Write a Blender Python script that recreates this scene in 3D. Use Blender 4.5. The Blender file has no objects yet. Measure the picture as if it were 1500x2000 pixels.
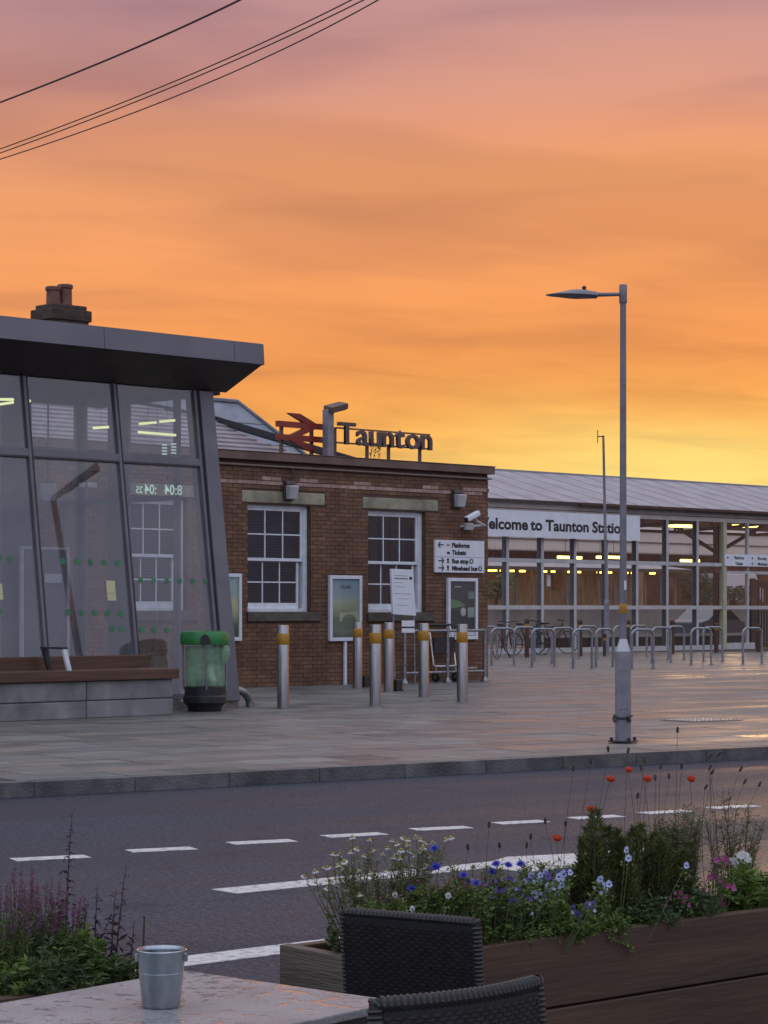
import bpy, bmesh, math, random
from mathutils import Vector, Matrix

random.seed(7)
scene = bpy.context.scene
COL = scene.collection
R = math.radians

# ------------------------------------------------------------------ camera
F, CX, HY, CZ = 4400.0, 750.0, 1188.0, 1.52      # focal length in photo pixels, principal column, horizon row, eye height
cam_d = bpy.data.cameras.new('camera')
cam_d.sensor_fit = 'HORIZONTAL'
cam_d.sensor_width = 36.0
cam_d.lens = F / 1500.0 * 36.0
cam_d.shift_y = (HY - 1000.0) / 1500.0
cam_d.clip_start = 0.1
cam_d.clip_end = 3000.0
cam = bpy.data.objects.new('camera', cam_d)
COL.objects.link(cam)
cam.location = (0, 0, CZ)
cam.rotation_euler = (R(90), 0, 0)
scene.camera = cam

scene.view_settings.view_transform = 'Standard'
scene.view_settings.look = 'None'
scene.view_settings.exposure = 0.0
scene.view_settings.gamma = 1.0
scene.render.engine = 'CYCLES'
scene.cycles.use_denoising = True
scene.cycles.max_bounces = 8
scene.cycles.transparent_max_bounces = 24
scene.cycles.caustics_reflective = False
scene.cycles.caustics_refractive = False


def srgb(r, g, b):
    f = lambda c: (c / 255 / 12.92) if c / 255 <= 0.04045 else ((c / 255 + 0.055) / 1.055) ** 2.4
    return (f(r), f(g), f(b), 1.0)


# ------------------------------------------------------------------ sky
SUN_AZ, SUN_EL = R(10.0), R(1.5)          # the glow: right of the view axis, on the horizon
world = bpy.data.worlds.new('World')
scene.world = world
world.use_nodes = True
wn, wl = world.node_tree.nodes, world.node_tree.links
wn.clear()


def N(nodes, typ, **kw):
    n = nodes.new(typ)
    for k, v in kw.items():
        setattr(n, k, v)
    return n


def math_node(nodes, links, op, a, b=None, clamp=False):
    n = nodes.new('ShaderNodeMath')
    n.operation = op
    n.use_clamp = clamp
    for i, v in enumerate((a, b)):
        if v is None:
            continue
        if isinstance(v, (int, float)):
            n.inputs[i].default_value = v
        else:
            links.new(v, n.inputs[i])
    return n.outputs[0]


def ramp(nodes, links, fac, stops, interp='LINEAR'):
    n = nodes.new('ShaderNodeValToRGB')
    cr = n.color_ramp
    cr.interpolation = interp
    while len(cr.elements) < len(stops):
        cr.elements.new(0.5)
    for e, (p, c) in zip(cr.elements, stops):
        e.position = p
        e.color = c if len(c) == 4 else (*c, 1)
    if fac is not None:
        links.new(fac, n.inputs[0])
    return n.outputs[0]


def mixc(nodes, links, fac, a, b, blend='MIX'):
    n = nodes.new('ShaderNodeMix')
    n.data_type = 'RGBA'
    n.blend_type = blend
    for sock, v in ((n.inputs[0], fac), (n.inputs[6], a), (n.inputs[7], b)):
        if isinstance(v, (int, float)):
            sock.default_value = v
        elif isinstance(v, (tuple, list)):
            sock.default_value = v if len(v) == 4 else (*v, 1)
        else:
            links.new(v, sock)
    return n.outputs[2]


tc = N(wn, 'ShaderNodeTexCoord')
sep = N(wn, 'ShaderNodeSeparateXYZ')
wl.new(tc.outputs['Generated'], sep.inputs[0])
el = math_node(wn, wl, 'ARCSINE', sep.outputs[2])
az = math_node(wn, wl, 'ARCTAN2', sep.outputs[0], sep.outputs[1])
# streaky cloud coordinates: long in azimuth, thin in elevation
comb = N(wn, 'ShaderNodeCombineXYZ')
wl.new(math_node(wn, wl, 'MULTIPLY', az, 5.0), comb.inputs[0])
wl.new(math_node(wn, wl, 'MULTIPLY', el, 34.0), comb.inputs[1])
n1 = N(wn, 'ShaderNodeTexNoise')
n1.inputs['Scale'].default_value = 1.0
n1.inputs['Detail'].default_value = 6.0
n1.inputs['Roughness'].default_value = 0.45
n1.inputs['Distortion'].default_value = 0.5
wl.new(comb.outputs[0], n1.inputs['Vector'])
comb2 = N(wn, 'ShaderNodeCombineXYZ')
wl.new(math_node(wn, wl, 'MULTIPLY', az, 2.2), comb2.inputs[0])
wl.new(math_node(wn, wl, 'MULTIPLY', math_node(wn, wl, 'ADD', el, math_node(wn, wl, 'MULTIPLY', az, 0.10)), 13.0), comb2.inputs[1])
comb2.inputs[2].default_value = 4.3
n2 = N(wn, 'ShaderNodeTexNoise')
n2.inputs['Scale'].default_value = 1.0
n2.inputs['Detail'].default_value = 5.0
wl.new(comb2.outputs[0], n2.inputs['Vector'])
# elevation is bent a little by the clouds so that the bands are uneven
wob = math_node(wn, wl, 'MULTIPLY', math_node(wn, wl, 'SUBTRACT', n2.outputs[0], 0.5), 0.05)
daz = math_node(wn, wl, 'SUBTRACT', az, 0.13)
side = math_node(wn, wl, 'MULTIPLY', math_node(wn, wl, 'ABSOLUTE', daz), 0.05)
elw = math_node(wn, wl, 'ADD', math_node(wn, wl, 'ADD', el, wob), side)
elf = math_node(wn, wl, 'DIVIDE', elw, math.pi / 2, clamp=True)


def E(deg):
    return deg / 90.0


front = ramp(wn, wl, elf, [
    (E(0.0), srgb(249, 172, 80)), (E(3.8), srgb(249, 168, 80)), (E(5.2), srgb(245, 162, 80)),
    (E(6.5), srgb(238, 153, 84)), (E(7.8), srgb(238, 153, 90)), (E(9.2), srgb(241, 157, 98)),
    (E(10.9), srgb(243, 162, 107)), (E(12.2), srgb(231, 156, 118)), (E(13.5), srgb(213, 151, 134)),
    (E(15.3), srgb(199, 149, 145)), (E(26.0), srgb(190, 170, 172)), (E(42.0), srgb(194, 192, 204)), (E(90.0), srgb(196, 206, 226))])
# the low yellow glow where the sun has gone down, right of centre
gx = math_node(wn, wl, 'DIVIDE', math_node(wn, wl, 'SUBTRACT', az, R(7.8)), R(7.2))
gy = math_node(wn, wl, 'DIVIDE', math_node(wn, wl, 'SUBTRACT', math_node(wn, wl, 'ADD', el, wob), R(3.0)), R(1.6))
gd = math_node(wn, wl, 'ADD', math_node(wn, wl, 'MULTIPLY', gx, gx), math_node(wn, wl, 'MULTIPLY', gy, gy))
glow = math_node(wn, wl, 'EXPONENT', math_node(wn, wl, 'MULTIPLY', gd, -0.8))
front = mixc(wn, wl, glow, front, srgb(255, 232, 132))
back = ramp(wn, wl, elf, [
    (E(0.0), srgb(112, 112, 132)), (E(5.0), srgb(140, 140, 164)), (E(12.0), srgb(182, 184, 210)), (E(30.0), srgb(194, 202, 220)), (E(90.0), srgb(196, 206, 226))])
# front sky faces the glow, back sky is behind the viewer
cosd = math_node(wn, wl, 'COSINE', daz)
fmix = N(wn, 'ShaderNodeMapRange')
fmix.interpolation_type = 'SMOOTHSTEP'
fmix.inputs['From Min'].default_value = -0.15
fmix.inputs['From Max'].default_value = 0.85
wl.new(cosd, fmix.inputs['Value'])
skyc = mixc(wn, wl, fmix.outputs[0], back, front)
# cloud streaks: mauve-brown undersides and brighter orange tops
cl = ramp(wn, wl, n1.outputs[0], [(0.34, (0.82, 0.82, 0.90)), (0.52, (1.0, 1.0, 1.0)), (0.70, (1.06, 1.05, 0.99))])
skyc = mixc(wn, wl, 0.85, skyc, cl, 'MULTIPLY')
cl2 = ramp(wn, wl, n2.outputs[0], [(0.38, (0.74, 0.75, 0.88)), (0.49, (0.96, 0.96, 0.98)), (0.62, (1.07, 1.05, 1.0))])
skyc = mixc(wn, wl, 0.7, skyc, cl2, 'MULTIPLY')
comb3 = N(wn, 'ShaderNodeCombineXYZ')
wl.new(math_node(wn, wl, 'MULTIPLY', az, 13.0), comb3.inputs[0])
wl.new(math_node(wn, wl, 'MULTIPLY', math_node(wn, wl, 'ADD', el, math_node(wn, wl, 'MULTIPLY', az, 0.06)), 95.0), comb3.inputs[1])
comb3.inputs[2].default_value = 9.1
n3_ = N(wn, 'ShaderNodeTexNoise')
n3_.inputs['Scale'].default_value = 1.0
n3_.inputs['Detail'].default_value = 5.0
n3_.inputs['Distortion'].default_value = 0.7
wl.new(comb3.outputs[0], n3_.inputs['Vector'])
cl3 = ramp(wn, wl, n3_.outputs[0], [(0.36, (0.84, 0.83, 0.90)), (0.54, (1.0, 1.0, 1.0)), (0.70, (1.07, 1.06, 1.0))])
low_ = N(wn, 'ShaderNodeMapRange')
low_.inputs['From Min'].default_value = R(10)
low_.inputs['From Max'].default_value = R(6)
low_.inputs['To Max'].default_value = 0.7
wl.new(el, low_.inputs['Value'])
skyc = mixc(wn, wl, low_.outputs[0], skyc, cl3, 'MULTIPLY')
nish = N(wn, 'ShaderNodeTexSky')
nish.sky_type = 'NISHITA'
nish.sun_disc = False
nish.sun_elevation = SUN_EL
nish.sun_rotation = SUN_AZ
skyb = N(wn, 'ShaderNodeBackground')
skyb.inputs['Strength'].default_value = 0.004
wl.new(nish.outputs[0], skyb.inputs[0])
bgn = N(wn, 'ShaderNodeBackground')
up = N(wn, 'ShaderNodeMapRange')
up.interpolation_type = 'SMOOTHSTEP'
up.inputs['From Min'].default_value = R(17)
up.inputs['From Max'].default_value = R(38)
wl.new(el, up.inputs['Value'])
bh_ = N(wn, 'ShaderNodeMapRange')
bh_.interpolation_type = 'SMOOTHSTEP'
bh_.inputs['From Min'].default_value = R(4)
bh_.inputs['From Max'].default_value = R(16)
wl.new(el, bh_.inputs['Value'])
bk_ = math_node(wn, wl, 'MULTIPLY', bh_.outputs[0], math_node(wn, wl, 'SUBTRACT', 1.0, fmix.outputs[0]))
lift = math_node(wn, wl, 'MAXIMUM', up.outputs[0], bk_)
wl.new(math_node(wn, wl, 'ADD', math_node(wn, wl, 'MULTIPLY', lift, 0.72), 1.0), bgn.inputs['Strength'])
wl.new(skyc, bgn.inputs[0])
addw = N(wn, 'ShaderNodeAddShader')
wl.new(bgn.outputs[0], addw.inputs[0])
wl.new(skyb.outputs[0], addw.inputs[1])
wout = N(wn, 'ShaderNodeOutputWorld')
wl.new(addw.outputs[0], wout.inputs[0])

# ------------------------------------------------------------------ sun, almost set behind the station
sun_d = bpy.data.lights.new('sun', 'SUN')
sun_d.energy = 0.25
sun_d.angle = R(6)
sun_d.color = (1.0, 0.62, 0.30)
sun = bpy.data.objects.new('sun', sun_d)
COL.objects.link(sun)
sdir = Vector((math.sin(SUN_AZ) * math.cos(R(4)), math.cos(SUN_AZ) * math.cos(R(4)), math.sin(R(4))))
sun.rotation_euler = sdir.to_track_quat('Z', 'Y').to_euler()

# ------------------------------------------------------------------ materials
MATS = {}


def pm(name, c1, c2=None, scale=8.0, rough=0.6, metal=0.0, bump=0.0, bscale=None, rnd=0.0, spec=0.5, rough2=None,
       stretch=(1, 1, 1), island=0.0, attr=None, detail=4.0, transl=0.0, coat=0.0, world_co=False, edge=(0.35, 0.65), stain=0.0):
    """Principled material: noise between two colours, optional bump, per-object or per-island variation."""
    if name in MATS:
        return MATS[name]
    m = bpy.data.materials.new(name)
    m.use_nodes = True
    nd, lk = m.node_tree.nodes, m.node_tree.links
    b = nd['Principled BSDF']
    c1 = (*c1[:3], 1)
    c2 = (*(c2 or c1)[:3], 1)
    t = nd.new('ShaderNodeTexCoord')
    mp = nd.new('ShaderNodeMapping')
    mp.inputs['Scale'].default_value = stretch
    if world_co:
        g = nd.new('ShaderNodeNewGeometry')
        lk.new(g.outputs['Position'], mp.inputs[0])
    else:
        lk.new(t.outputs['Object'], mp.inputs[0])
    vec = mp.outputs[0]
    if rnd > 0:
        oi = nd.new('ShaderNodeObjectInfo')
        va = nd.new('ShaderNodeVectorMath')
        va.operation = 'ADD'
        mul = math_node(nd, lk, 'MULTIPLY', oi.outputs['Random'], 37.0)
        lk.new(vec, va.inputs[0])
        lk.new(mul, va.inputs[1])
        vec = va.outputs[0]
    no = nd.new('ShaderNodeTexNoise')
    no.inputs['Scale'].default_value = scale
    no.inputs['Detail'].default_value = detail
    lk.new(vec, no.inputs['Vector'])
    col = ramp(nd, lk, no.outputs[0], [(edge[0], c1), (edge[1], c2)])
    val = None
    if rnd > 0:
        val = math_node(nd, lk, 'ADD', math_node(nd, lk, 'MULTIPLY', oi.outputs['Random'], 2 * rnd), 1 - rnd)
    if island > 0:
        g2 = nd.new('ShaderNodeNewGeometry')
        v2 = math_node(nd, lk, 'ADD', math_node(nd, lk, 'MULTIPLY', g2.outputs['Random Per Island'], 2 * island), 1 - island)
        val = v2 if val is None else math_node(nd, lk, 'MULTIPLY', val, v2)
    if val is not None:
        hsv = nd.new('ShaderNodeHueSaturation')
        lk.new(col, hsv.inputs['Color'])
        lk.new(val, hsv.inputs['Value'])
        col = hsv.outputs[0]
    if attr:
        at = nd.new('ShaderNodeAttribute')
        at.attribute_name = attr
        col = mixc(nd, lk, 1.0, col, at.outputs['Color'], 'MULTIPLY')
    if stain > 0:
        gs = nd.new('ShaderNodeNewGeometry')
        ns_ = nd.new('ShaderNodeTexNoise')
        ns_.inputs['Scale'].default_value = 1.3
        ns_.inputs['Detail'].default_value = 6
        ns_.inputs['Roughness'].default_value = 0.6
        ms2 = nd.new('ShaderNodeMapping')
        ms2.inputs['Scale'].default_value = (1, 1, 0.45)
        lk.new(gs.outputs['Position'], ms2.inputs[0])
        lk.new(ms2.outputs[0], ns_.inputs['Vector'])
        sv = ramp(nd, lk, ns_.outputs[0], [(0.33, (1 - stain, 1 - stain, 1 - stain)), (0.62, (1 + stain * 0.4, 1 + stain * 0.4, 1 + stain * 0.4))])
        col = mixc(nd, lk, 1.0, col, sv, 'MULTIPLY')
    lk.new(col, b.inputs['Base Color'])
    b.inputs['Roughness'].default_value = rough
    if rough2 is not None:
        n3 = nd.new('ShaderNodeTexNoise')
        n3.inputs['Scale'].default_value = scale * 0.45
        n3.inputs['Detail'].default_value = 3
        lk.new(vec, n3.inputs['Vector'])
        rr = nd.new('ShaderNodeMapRange')
        rr.inputs['From Min'].default_value = 0.35
        rr.inputs['From Max'].default_value = 0.65
        rr.inputs['To Min'].default_value = rough
        rr.inputs['To Max'].default_value = rough2
        lk.new(n3.outputs[0], rr.inputs['Value'])
        lk.new(rr.outputs[0], b.inputs['Roughness'])
    b.inputs['Metallic'].default_value = metal
    b.inputs['Specular IOR Level'].default_value = spec
    if coat:
        b.inputs['Coat Weight'].default_value = coat
        b.inputs['Coat Roughness'].default_value = 0.12
    if bump > 0:
        nb = nd.new('ShaderNodeTexNoise')
        nb.inputs['Scale'].default_value = bscale or scale * 4
        nb.inputs['Detail'].default_value = 5
        lk.new(vec, nb.inputs['Vector'])
        bp = nd.new('ShaderNodeBump')
        bp.inputs['Strength'].default_value = bump
        bp.inputs['Distance'].default_value = 0.02
        lk.new(nb.outputs[0], bp.inputs['Height'])
        lk.new(bp.outputs[0], b.inputs['Normal'])
    if transl > 0:
        tr = nd.new('ShaderNodeBsdfTranslucent')
        lk.new(col, tr.inputs[0])
        mx = nd.new('ShaderNodeMixShader')
        mx.inputs[0].default_value = transl
        lk.new(b.outputs[0], mx.inputs[1])
        lk.new(tr.outputs[0], mx.inputs[2])
        out = nd['Material Output']
        lk.new(mx.outputs[0], out.inputs[0])
    MATS[name] = m
    return m


def emit(name, color, strength):
    if name in MATS:
        return MATS[name]
    m = bpy.data.materials.new(name)
    m.use_nodes = True
    b = m.node_tree.nodes['Principled BSDF']
    b.inputs['Base Color'].default_value = (0.8, 0.8, 0.75, 1)
    b.inputs['Emission Color'].default_value = (*color, 1)
    b.inputs['Emission Strength'].default_value = strength
    MATS[name] = m
    return m


def glass(name, tint, base, rough=0.0, haze=0.0, hazec=(0.3, 0.3, 0.3)):
    """Thin pane: tinted see-through with a mirror layer that grows at grazing angles."""
    m = bpy.data.materials.new(name)
    m.use_nodes = True
    nd, lk = m.node_tree.nodes, m.node_tree.links
    nd.clear()
    tr = nd.new('ShaderNodeBsdfTransparent')
    tr.inputs[0].default_value = (*tint, 1)
    gl = nd.new('ShaderNodeBsdfGlossy')
    gl.inputs['Roughness'].default_value = rough
    lw = nd.new('ShaderNodeLayerWeight')
    lw.inputs[0].default_value = 0.5
    p5 = math_node(nd, lk, 'POWER', lw.outputs['Facing'], 4.0)
    fac = math_node(nd, lk, 'ADD', math_node(nd, lk, 'MULTIPLY', p5, 1 - base), base, clamp=True)
    mx = nd.new('ShaderNodeMixShader')
    lk.new(fac, mx.inputs[0])
    lk.new(tr.outputs[0], mx.inputs[1])
    lk.new(gl.outputs[0], mx.inputs[2])
    last = mx.outputs[0]
    if haze > 0:
        df = nd.new('ShaderNodeBsdfDiffuse')
        df.inputs[0].default_value = (*hazec, 1)
        t = nd.new('ShaderNodeTexCoord')
        no = nd.new('ShaderNodeTexNoise')
        no.inputs['Scale'].default_value = 1.6
        no.inputs['Detail'].default_value = 5
        lk.new(t.outputs['Object'], no.inputs['Vector'])
        mr = nd.new('ShaderNodeMapRange')
        mr.inputs['From Min'].default_value = 0.3
        mr.inputs['From Max'].default_value = 0.7
        mr.inputs['To Min'].default_value = haze * 0.5
        mr.inputs['To Max'].default_value = haze * 1.5
        lk.new(no.outputs[0], mr.inputs['Value'])
        m2 = nd.new('ShaderNodeMixShader')
        lk.new(mr.outputs[0], m2.inputs[0])
        lk.new(last, m2.inputs[1])
        lk.new(df.outputs[0], m2.inputs[2])
        last = m2.outputs[0]
    o = nd.new('ShaderNodeOutputMaterial')
    lk.new(last, o.inputs[0])
    MATS[name] = m
    return m


# ------------------------------------------------------------------ mesh helpers
class MB:
    def __init__(s):
        s.v, s.f, s.c = [], [], []

    def box(s, x0, x1, y0, y1, z0, z1, M=None):
        b = len(s.v)
        P = [(x0, y0, z0), (x1, y0, z0), (x1, y1, z0), (x0, y1, z0), (x0, y0, z1), (x1, y0, z1), (x1, y1, z1), (x0, y1, z1)]
        if M is not None:
            P = [tuple(M @ Vector(p)) for p in P]
        s.v += P
        s.f += [(b, b + 3, b + 2, b + 1), (b + 4, b + 5, b + 6, b + 7), (b, b + 1, b + 5, b + 4), (b + 1, b + 2, b + 6, b + 5),
                (b + 2, b + 3, b + 7, b + 6), (b + 3, b, b + 4, b + 7)]
        return s

    def hexa(s, P):
        """eight points: bottom four, top four, both anticlockwise from above"""
        b = len(s.v)
        s.v += [tuple(p) for p in P]
        s.f += [(b, b + 3, b + 2, b + 1), (b + 4, b + 5, b + 6, b + 7), (b, b + 1, b + 5, b + 4), (b + 1, b + 2, b + 6, b + 5),
                (b + 2, b + 3, b + 7, b + 6), (b + 3, b, b + 4, b + 7)]
        return s

    def poly(s, pts):
        b = len(s.v)
        s.v += [tuple(p) for p in pts]
        s.f.append(tuple(range(b, b + len(pts))))
        return s

    def prism(s, pts, ext):
        """planar polygon pts extruded by the vector ext"""
        b, n = len(s.v), len(pts)
        e = Vector(ext)
        s.v += [tuple(p) for p in pts] + [tuple(Vector(p) + e) for p in pts]
        s.f.append(tuple(range(b + n - 1, b - 1, -1)))
        s.f.append(tuple(range(b + n, b + 2 * n)))
        for i in range(n):
            j = (i + 1) % n
            s.f.append((b + i, b + j, b + n + j, b + n + i))
        return s

    def tube(s, pts, r, n=8, cap=True, closed=False):
        pts = [Vector(p) for p in pts]
        rs = r if isinstance(r, (list, tuple)) else [r] * len(pts)
        b = len(s.v)
        m = len(pts)
        ref = None
        for i, p in enumerate(pts):
            if closed:
                d = pts[(i + 1) % m] - pts[i - 1]
            else:
                d = pts[min(i + 1, m - 1)] - pts[max(i - 1, 0)]
            if d.length < 1e-9:
                d = Vector((0, 0, 1))
            d.normalize()
            if ref is None:
                ref = Vector((0, 0, 1)) if abs(d.z) < 0.9 else Vector((1, 0, 0))
            a = d.cross(ref)
            if a.length < 1e-4:
                a = d.cross(Vector((0, 1, 0)))
            a.normalize()
            c = d.cross(a).normalized()
            ref = -c if False else a.cross(d)
            for k in range(n):
                t = 2 * math.pi * k / n
                s.v.append(tuple(p + (a * math.cos(t) + c * math.sin(t)) * rs[i]))
        for i in range(m if closed else m - 1):
            for k in range(n):
                i2 = (i + 1) % m
                s.f.append((b + i * n + k, b + i * n + (k + 1) % n, b + i2 * n + (k + 1) % n, b + i2 * n + k))
        if cap and not closed:
            s.f.append(tuple(b + k for k in reversed(range(n))))
            s.f.append(tuple(b + (m - 1) * n + k for k in range(n)))
        return s

    def lathe(s, prof, n=24, c=(0, 0), wob=None):
        """profile of (radius, z) about a vertical axis"""
        b = len(s.v)
        for i, (r, z) in enumerate(prof):
            for k in range(n):
                t = 2 * math.pi * k / n
                rr = r * (1 + (wob(t, i) if wob else 0))
                s.v.append((c[0] + rr * math.cos(t), c[1] + rr * math.sin(t), z))
        for i in range(len(prof) - 1):
            for k in range(n):
                s.f.append((b + i * n + k, b + i * n + (k + 1) % n, b + (i + 1) * n + (k + 1) % n, b + (i + 1) * n + k))
        s.f.append(tuple(b + k for k in reversed(range(n))))
        s.f.append(tuple(b + (len(prof) - 1) * n + k for k in range(n)))
        return s

    def leaf(s, p, d, L, W, up=None, fold=0.25):
        p, d = Vector(p), Vector(d).normalized()
        up = up or Vector((random.uniform(-1, 1), random.uniform(-1, 1), random.uniform(0.2, 1)))
        a = d.cross(up)
        if a.length < 1e-4:
            a = d.cross(Vector((1, 0.3, 0)))
        a.normalize()
        nrm = a.cross(d)
        m = p + d * L * 0.45
        b = len(s.v)
        s.v += [tuple(p), tuple(m + a * W / 2 + nrm * W * fold), tuple(p + d * L), tuple(m - a * W / 2 + nrm * W * fold)]
        s.f += [(b, b + 1, b + 2), (b, b + 2, b + 3)]
        return s

    def build(s, name, mat, parent=None, smooth=False, bevel=0.0, kind=None, loc=None, rotz=None, seg=2):
        me = bpy.data.meshes.new(name)
        me.from_pydata(s.v, [], s.f)
        if smooth:
            for p in me.polygons:
                p.use_smooth = True
        if mat:
            me.materials.append(mat)
        o = bpy.data.objects.new(name, me)
        COL.objects.link(o)
        if smooth and smooth != 'all':
            try:
                me.set_sharp_from_angle(angle=R(40))
            except Exception:
                pass
        if parent is not None:
            o.parent = parent
        if loc is not None:
            o.location = loc
        if rotz is not None:
            o.rotation_euler = (0, 0, rotz)
        if bevel > 0:
            md = o.modifiers.new('bevel', 'BEVEL')
            md.width = bevel
            md.segments = seg
            md.limit_method = 'ANGLE'
            md.angle_limit = R(40)
        if kind:
            o['kind'] = kind
        return o


def tag(o, label, cat, group=None):
    o['label'] = label
    o['category'] = cat
    if group:
        o['group'] = group
    return o


def thing(name, label, cat, loc=(0, 0, 0), rotz=0.0, group=None):
    o = bpy.data.objects.new(name, None)
    o.empty_display_size = 0.2
    COL.objects.link(o)
    o.location = loc
    o.rotation_euler = (0, 0, rotz)
    return tag(o, label, cat, group)


def copy_tree(o, parent=None):
    c = o.copy()
    COL.objects.link(c)
    c.parent = parent
    for ch in [x for x in COL.objects if x.parent == o]:
        copy_tree(ch, c)
    return c


def child(mesh_obj, name, parent, loc=(0, 0, 0), rot=(0, 0, 0), scale=(1, 1, 1)):
    """another object that shares mesh data"""
    c = bpy.data.objects.new(name, mesh_obj.data if hasattr(mesh_obj, 'data') else mesh_obj)
    COL.objects.link(c)
    c.parent = parent
    c.location, c.rotation_euler, c.scale = loc, rot, scale
    return c


def mesh_only(mb, name, mat, smooth=False):
    me = bpy.data.meshes.new(name)
    me.from_pydata(mb.v, [], mb.f)
    if smooth:
        for p in me.polygons:
            p.use_smooth = True
    me.materials.append(mat)
    return me


def text_obj(name, body, size, mat, parent, loc, extrude=0.0, offset=0.0, align='LEFT', mirror=False, xs=1.0, rot=None):
    """lettering as mesh, standing in the local XZ plane and read from -Y"""
    cu = bpy.data.curves.new(name, 'FONT')
    cu.body = body
    cu.size = size
    cu.extrude = extrude
    cu.offset = offset
    cu.align_x = align
    cu.resolution_u = 3
    tmp = bpy.data.objects.new(name + '_tmp', cu)
    COL.objects.link(tmp)
    bpy.context.view_layer.update()
    dg = bpy.context.evaluated_depsgraph_get()
    me = bpy.data.meshes.new_from_object(tmp.evaluated_get(dg))
    bpy.data.objects.remove(tmp)
    me.name = name
    for v in me.vertices:
        x, y, z = v.co
        v.co = ((-x if mirror else x) * xs, -z, y)
    me.materials.clear()
    me.materials.append(mat)
    o = bpy.data.objects.new(name, me)
    COL.objects.link(o)
    o.parent = parent
    o.location = loc
    if rot:
        o.rotation_euler = rot
    return o


# ------------------------------------------------------------------ from photo measurements to places
ROAD, PLAZA, TERR = 0.0, 0.12, -0.15


def G(px, py, z):
    d = F * (CZ - z) / (py - HY)
    return Vector(((px - CX) / F * d, d, z))


def D(px, py, Y):
    return Vector(((px - CX) / F * Y, Y, CZ - (py - HY) / F * Y))


class Frame:
    """a vertical plane: x runs along it, y is depth behind it, z up from its base"""

    def __init__(s, px, py, ang, z=PLAZA):
        s.o = G(px, py, z)
        s.a = ang
        s.u = Vector((math.cos(ang), math.sin(ang), 0))
        s.v = Vector((-math.sin(ang), math.cos(ang), 0))
        s.z = z

    def at(s, px, py, depth=0.0):
        r = Vector(((px - CX) / F, 1.0, -(py - HY) / F))
        c = Vector((0, 0, CZ))
        t = ((s.o + s.v * depth) - c).dot(s.v) / r.dot(s.v)
        p = c + r * t
        return (p - s.o).dot(s.u), p.z - s.z

    def s_at(s, px, depth=0.0):
        return s.at(px, HY, depth)[0]

    def z_at(s, px, py, depth=0.0):
        return s.at(px, py, depth)[1]

    def pt(s, x, y, z=0.0):
        p = s.o + s.u * x + s.v * y
        return Vector((p.x, p.y, s.z + z))


ANG = math.atan(F / 4500.0)             # street direction of the station fronts
BB = Frame(425, 1344.5, ANG)            # brick building front
GB = Frame(466, 1382, ANG)              # glazed kiosk front, origin at its right foot
SB = Frame(960, 1278, ANG)              # glazed station hall front

# ------------------------------------------------------------------ materials used more than once
M_zinc = pm('galvanised_steel', (0.20, 0.21, 0.225), (0.30, 0.31, 0.325), 14, 0.42, 0.85, 0.05, 60)
M_stainless = pm('brushed_stainless', (0.30, 0.29, 0.285), (0.39, 0.38, 0.37), 30, 0.30, 0.95, 0.03, 200, stretch=(1, 1, 0.1))
M_yellow = pm('yellow_reflective_band', (0.36, 0.17, 0.010), (0.44, 0.215, 0.014), 20, 0.5)
M_white = pm('white_paint', (0.62, 0.64, 0.68), (0.74, 0.76, 0.80), 7, 0.42, 0, 0.05)
M_whitesign = pm('white_sign_face', (0.66, 0.68, 0.72), (0.74, 0.76, 0.80), 3, 0.35)
M_signblack = pm('black_lettering', (0.012, 0.012, 0.016), None, 5, 0.5)
M_signgrey = pm('grey_print', (0.16, 0.17, 0.19), None, 5, 0.6)
M_greymetal = pm('grey_powder_coat', (0.125, 0.120, 0.140), (0.155, 0.150, 0.172), 1.5, 0.42, 0.15, 0.02, 30)
M_darkmetal = pm('dark_frame', (0.018, 0.017, 0.020), (0.028, 0.026, 0.030), 6, 0.45)
M_black = pm('black_plastic', (0.010, 0.010, 0.011), (0.018, 0.018, 0.019), 12, 0.5, 0, 0.1)
M_brown = pm('brown_painted_steel', (0.050, 0.022, 0.014), (0.075, 0.034, 0.020), 5, 0.5, 0, 0.05)
M_rust = pm('weathered_brown_paint', (0.115, 0.066, 0.050), (0.165, 0.098, 0.074), 3, 0.6, 0, 0.1)
M_steelgrey = pm('grey_painted_column', (0.17, 0.165, 0.185), (0.24, 0.23, 0.25), 5, 0.45, 0.2, 0.06, 40, stain=0.25)
M_cable = pm('black_cable', (0.02, 0.015, 0.014), None, 5, 0.6)
M_lead = pm('lead_flashing', (0.15, 0.15, 0.165), (0.22, 0.22, 0.24), 4, 0.5, 0.2, 0.1)

# ------------------------------------------------------------------ ground, road, pavement
gb_ = MB()
ring = [(1600 * math.cos(t * math.pi / 24), 1600 * math.sin(t * math.pi / 24), -0.22) for t in range(48)]
gb_.poly(ring)
ground = gb_.build('ground', pm('distant_ground', (0.05, 0.05, 0.045), (0.08, 0.075, 0.065), 0.4, 0.9, world_co=True))
ground['kind'] = 'structure'

K0, K1 = G(0, 1530, PLAZA), G(1500, 1458, PLAZA)
KA = math.atan2(K1.y - K0.y, K1.x - K0.x)
ku = Vector((math.cos(KA), math.sin(KA), 0))
kv = Vector((-math.sin(KA), math.cos(KA), 0))


def KP(x, y, z):
    p = K0 + ku * x + kv * y
    return Vector((p.x, p.y, z))


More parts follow.
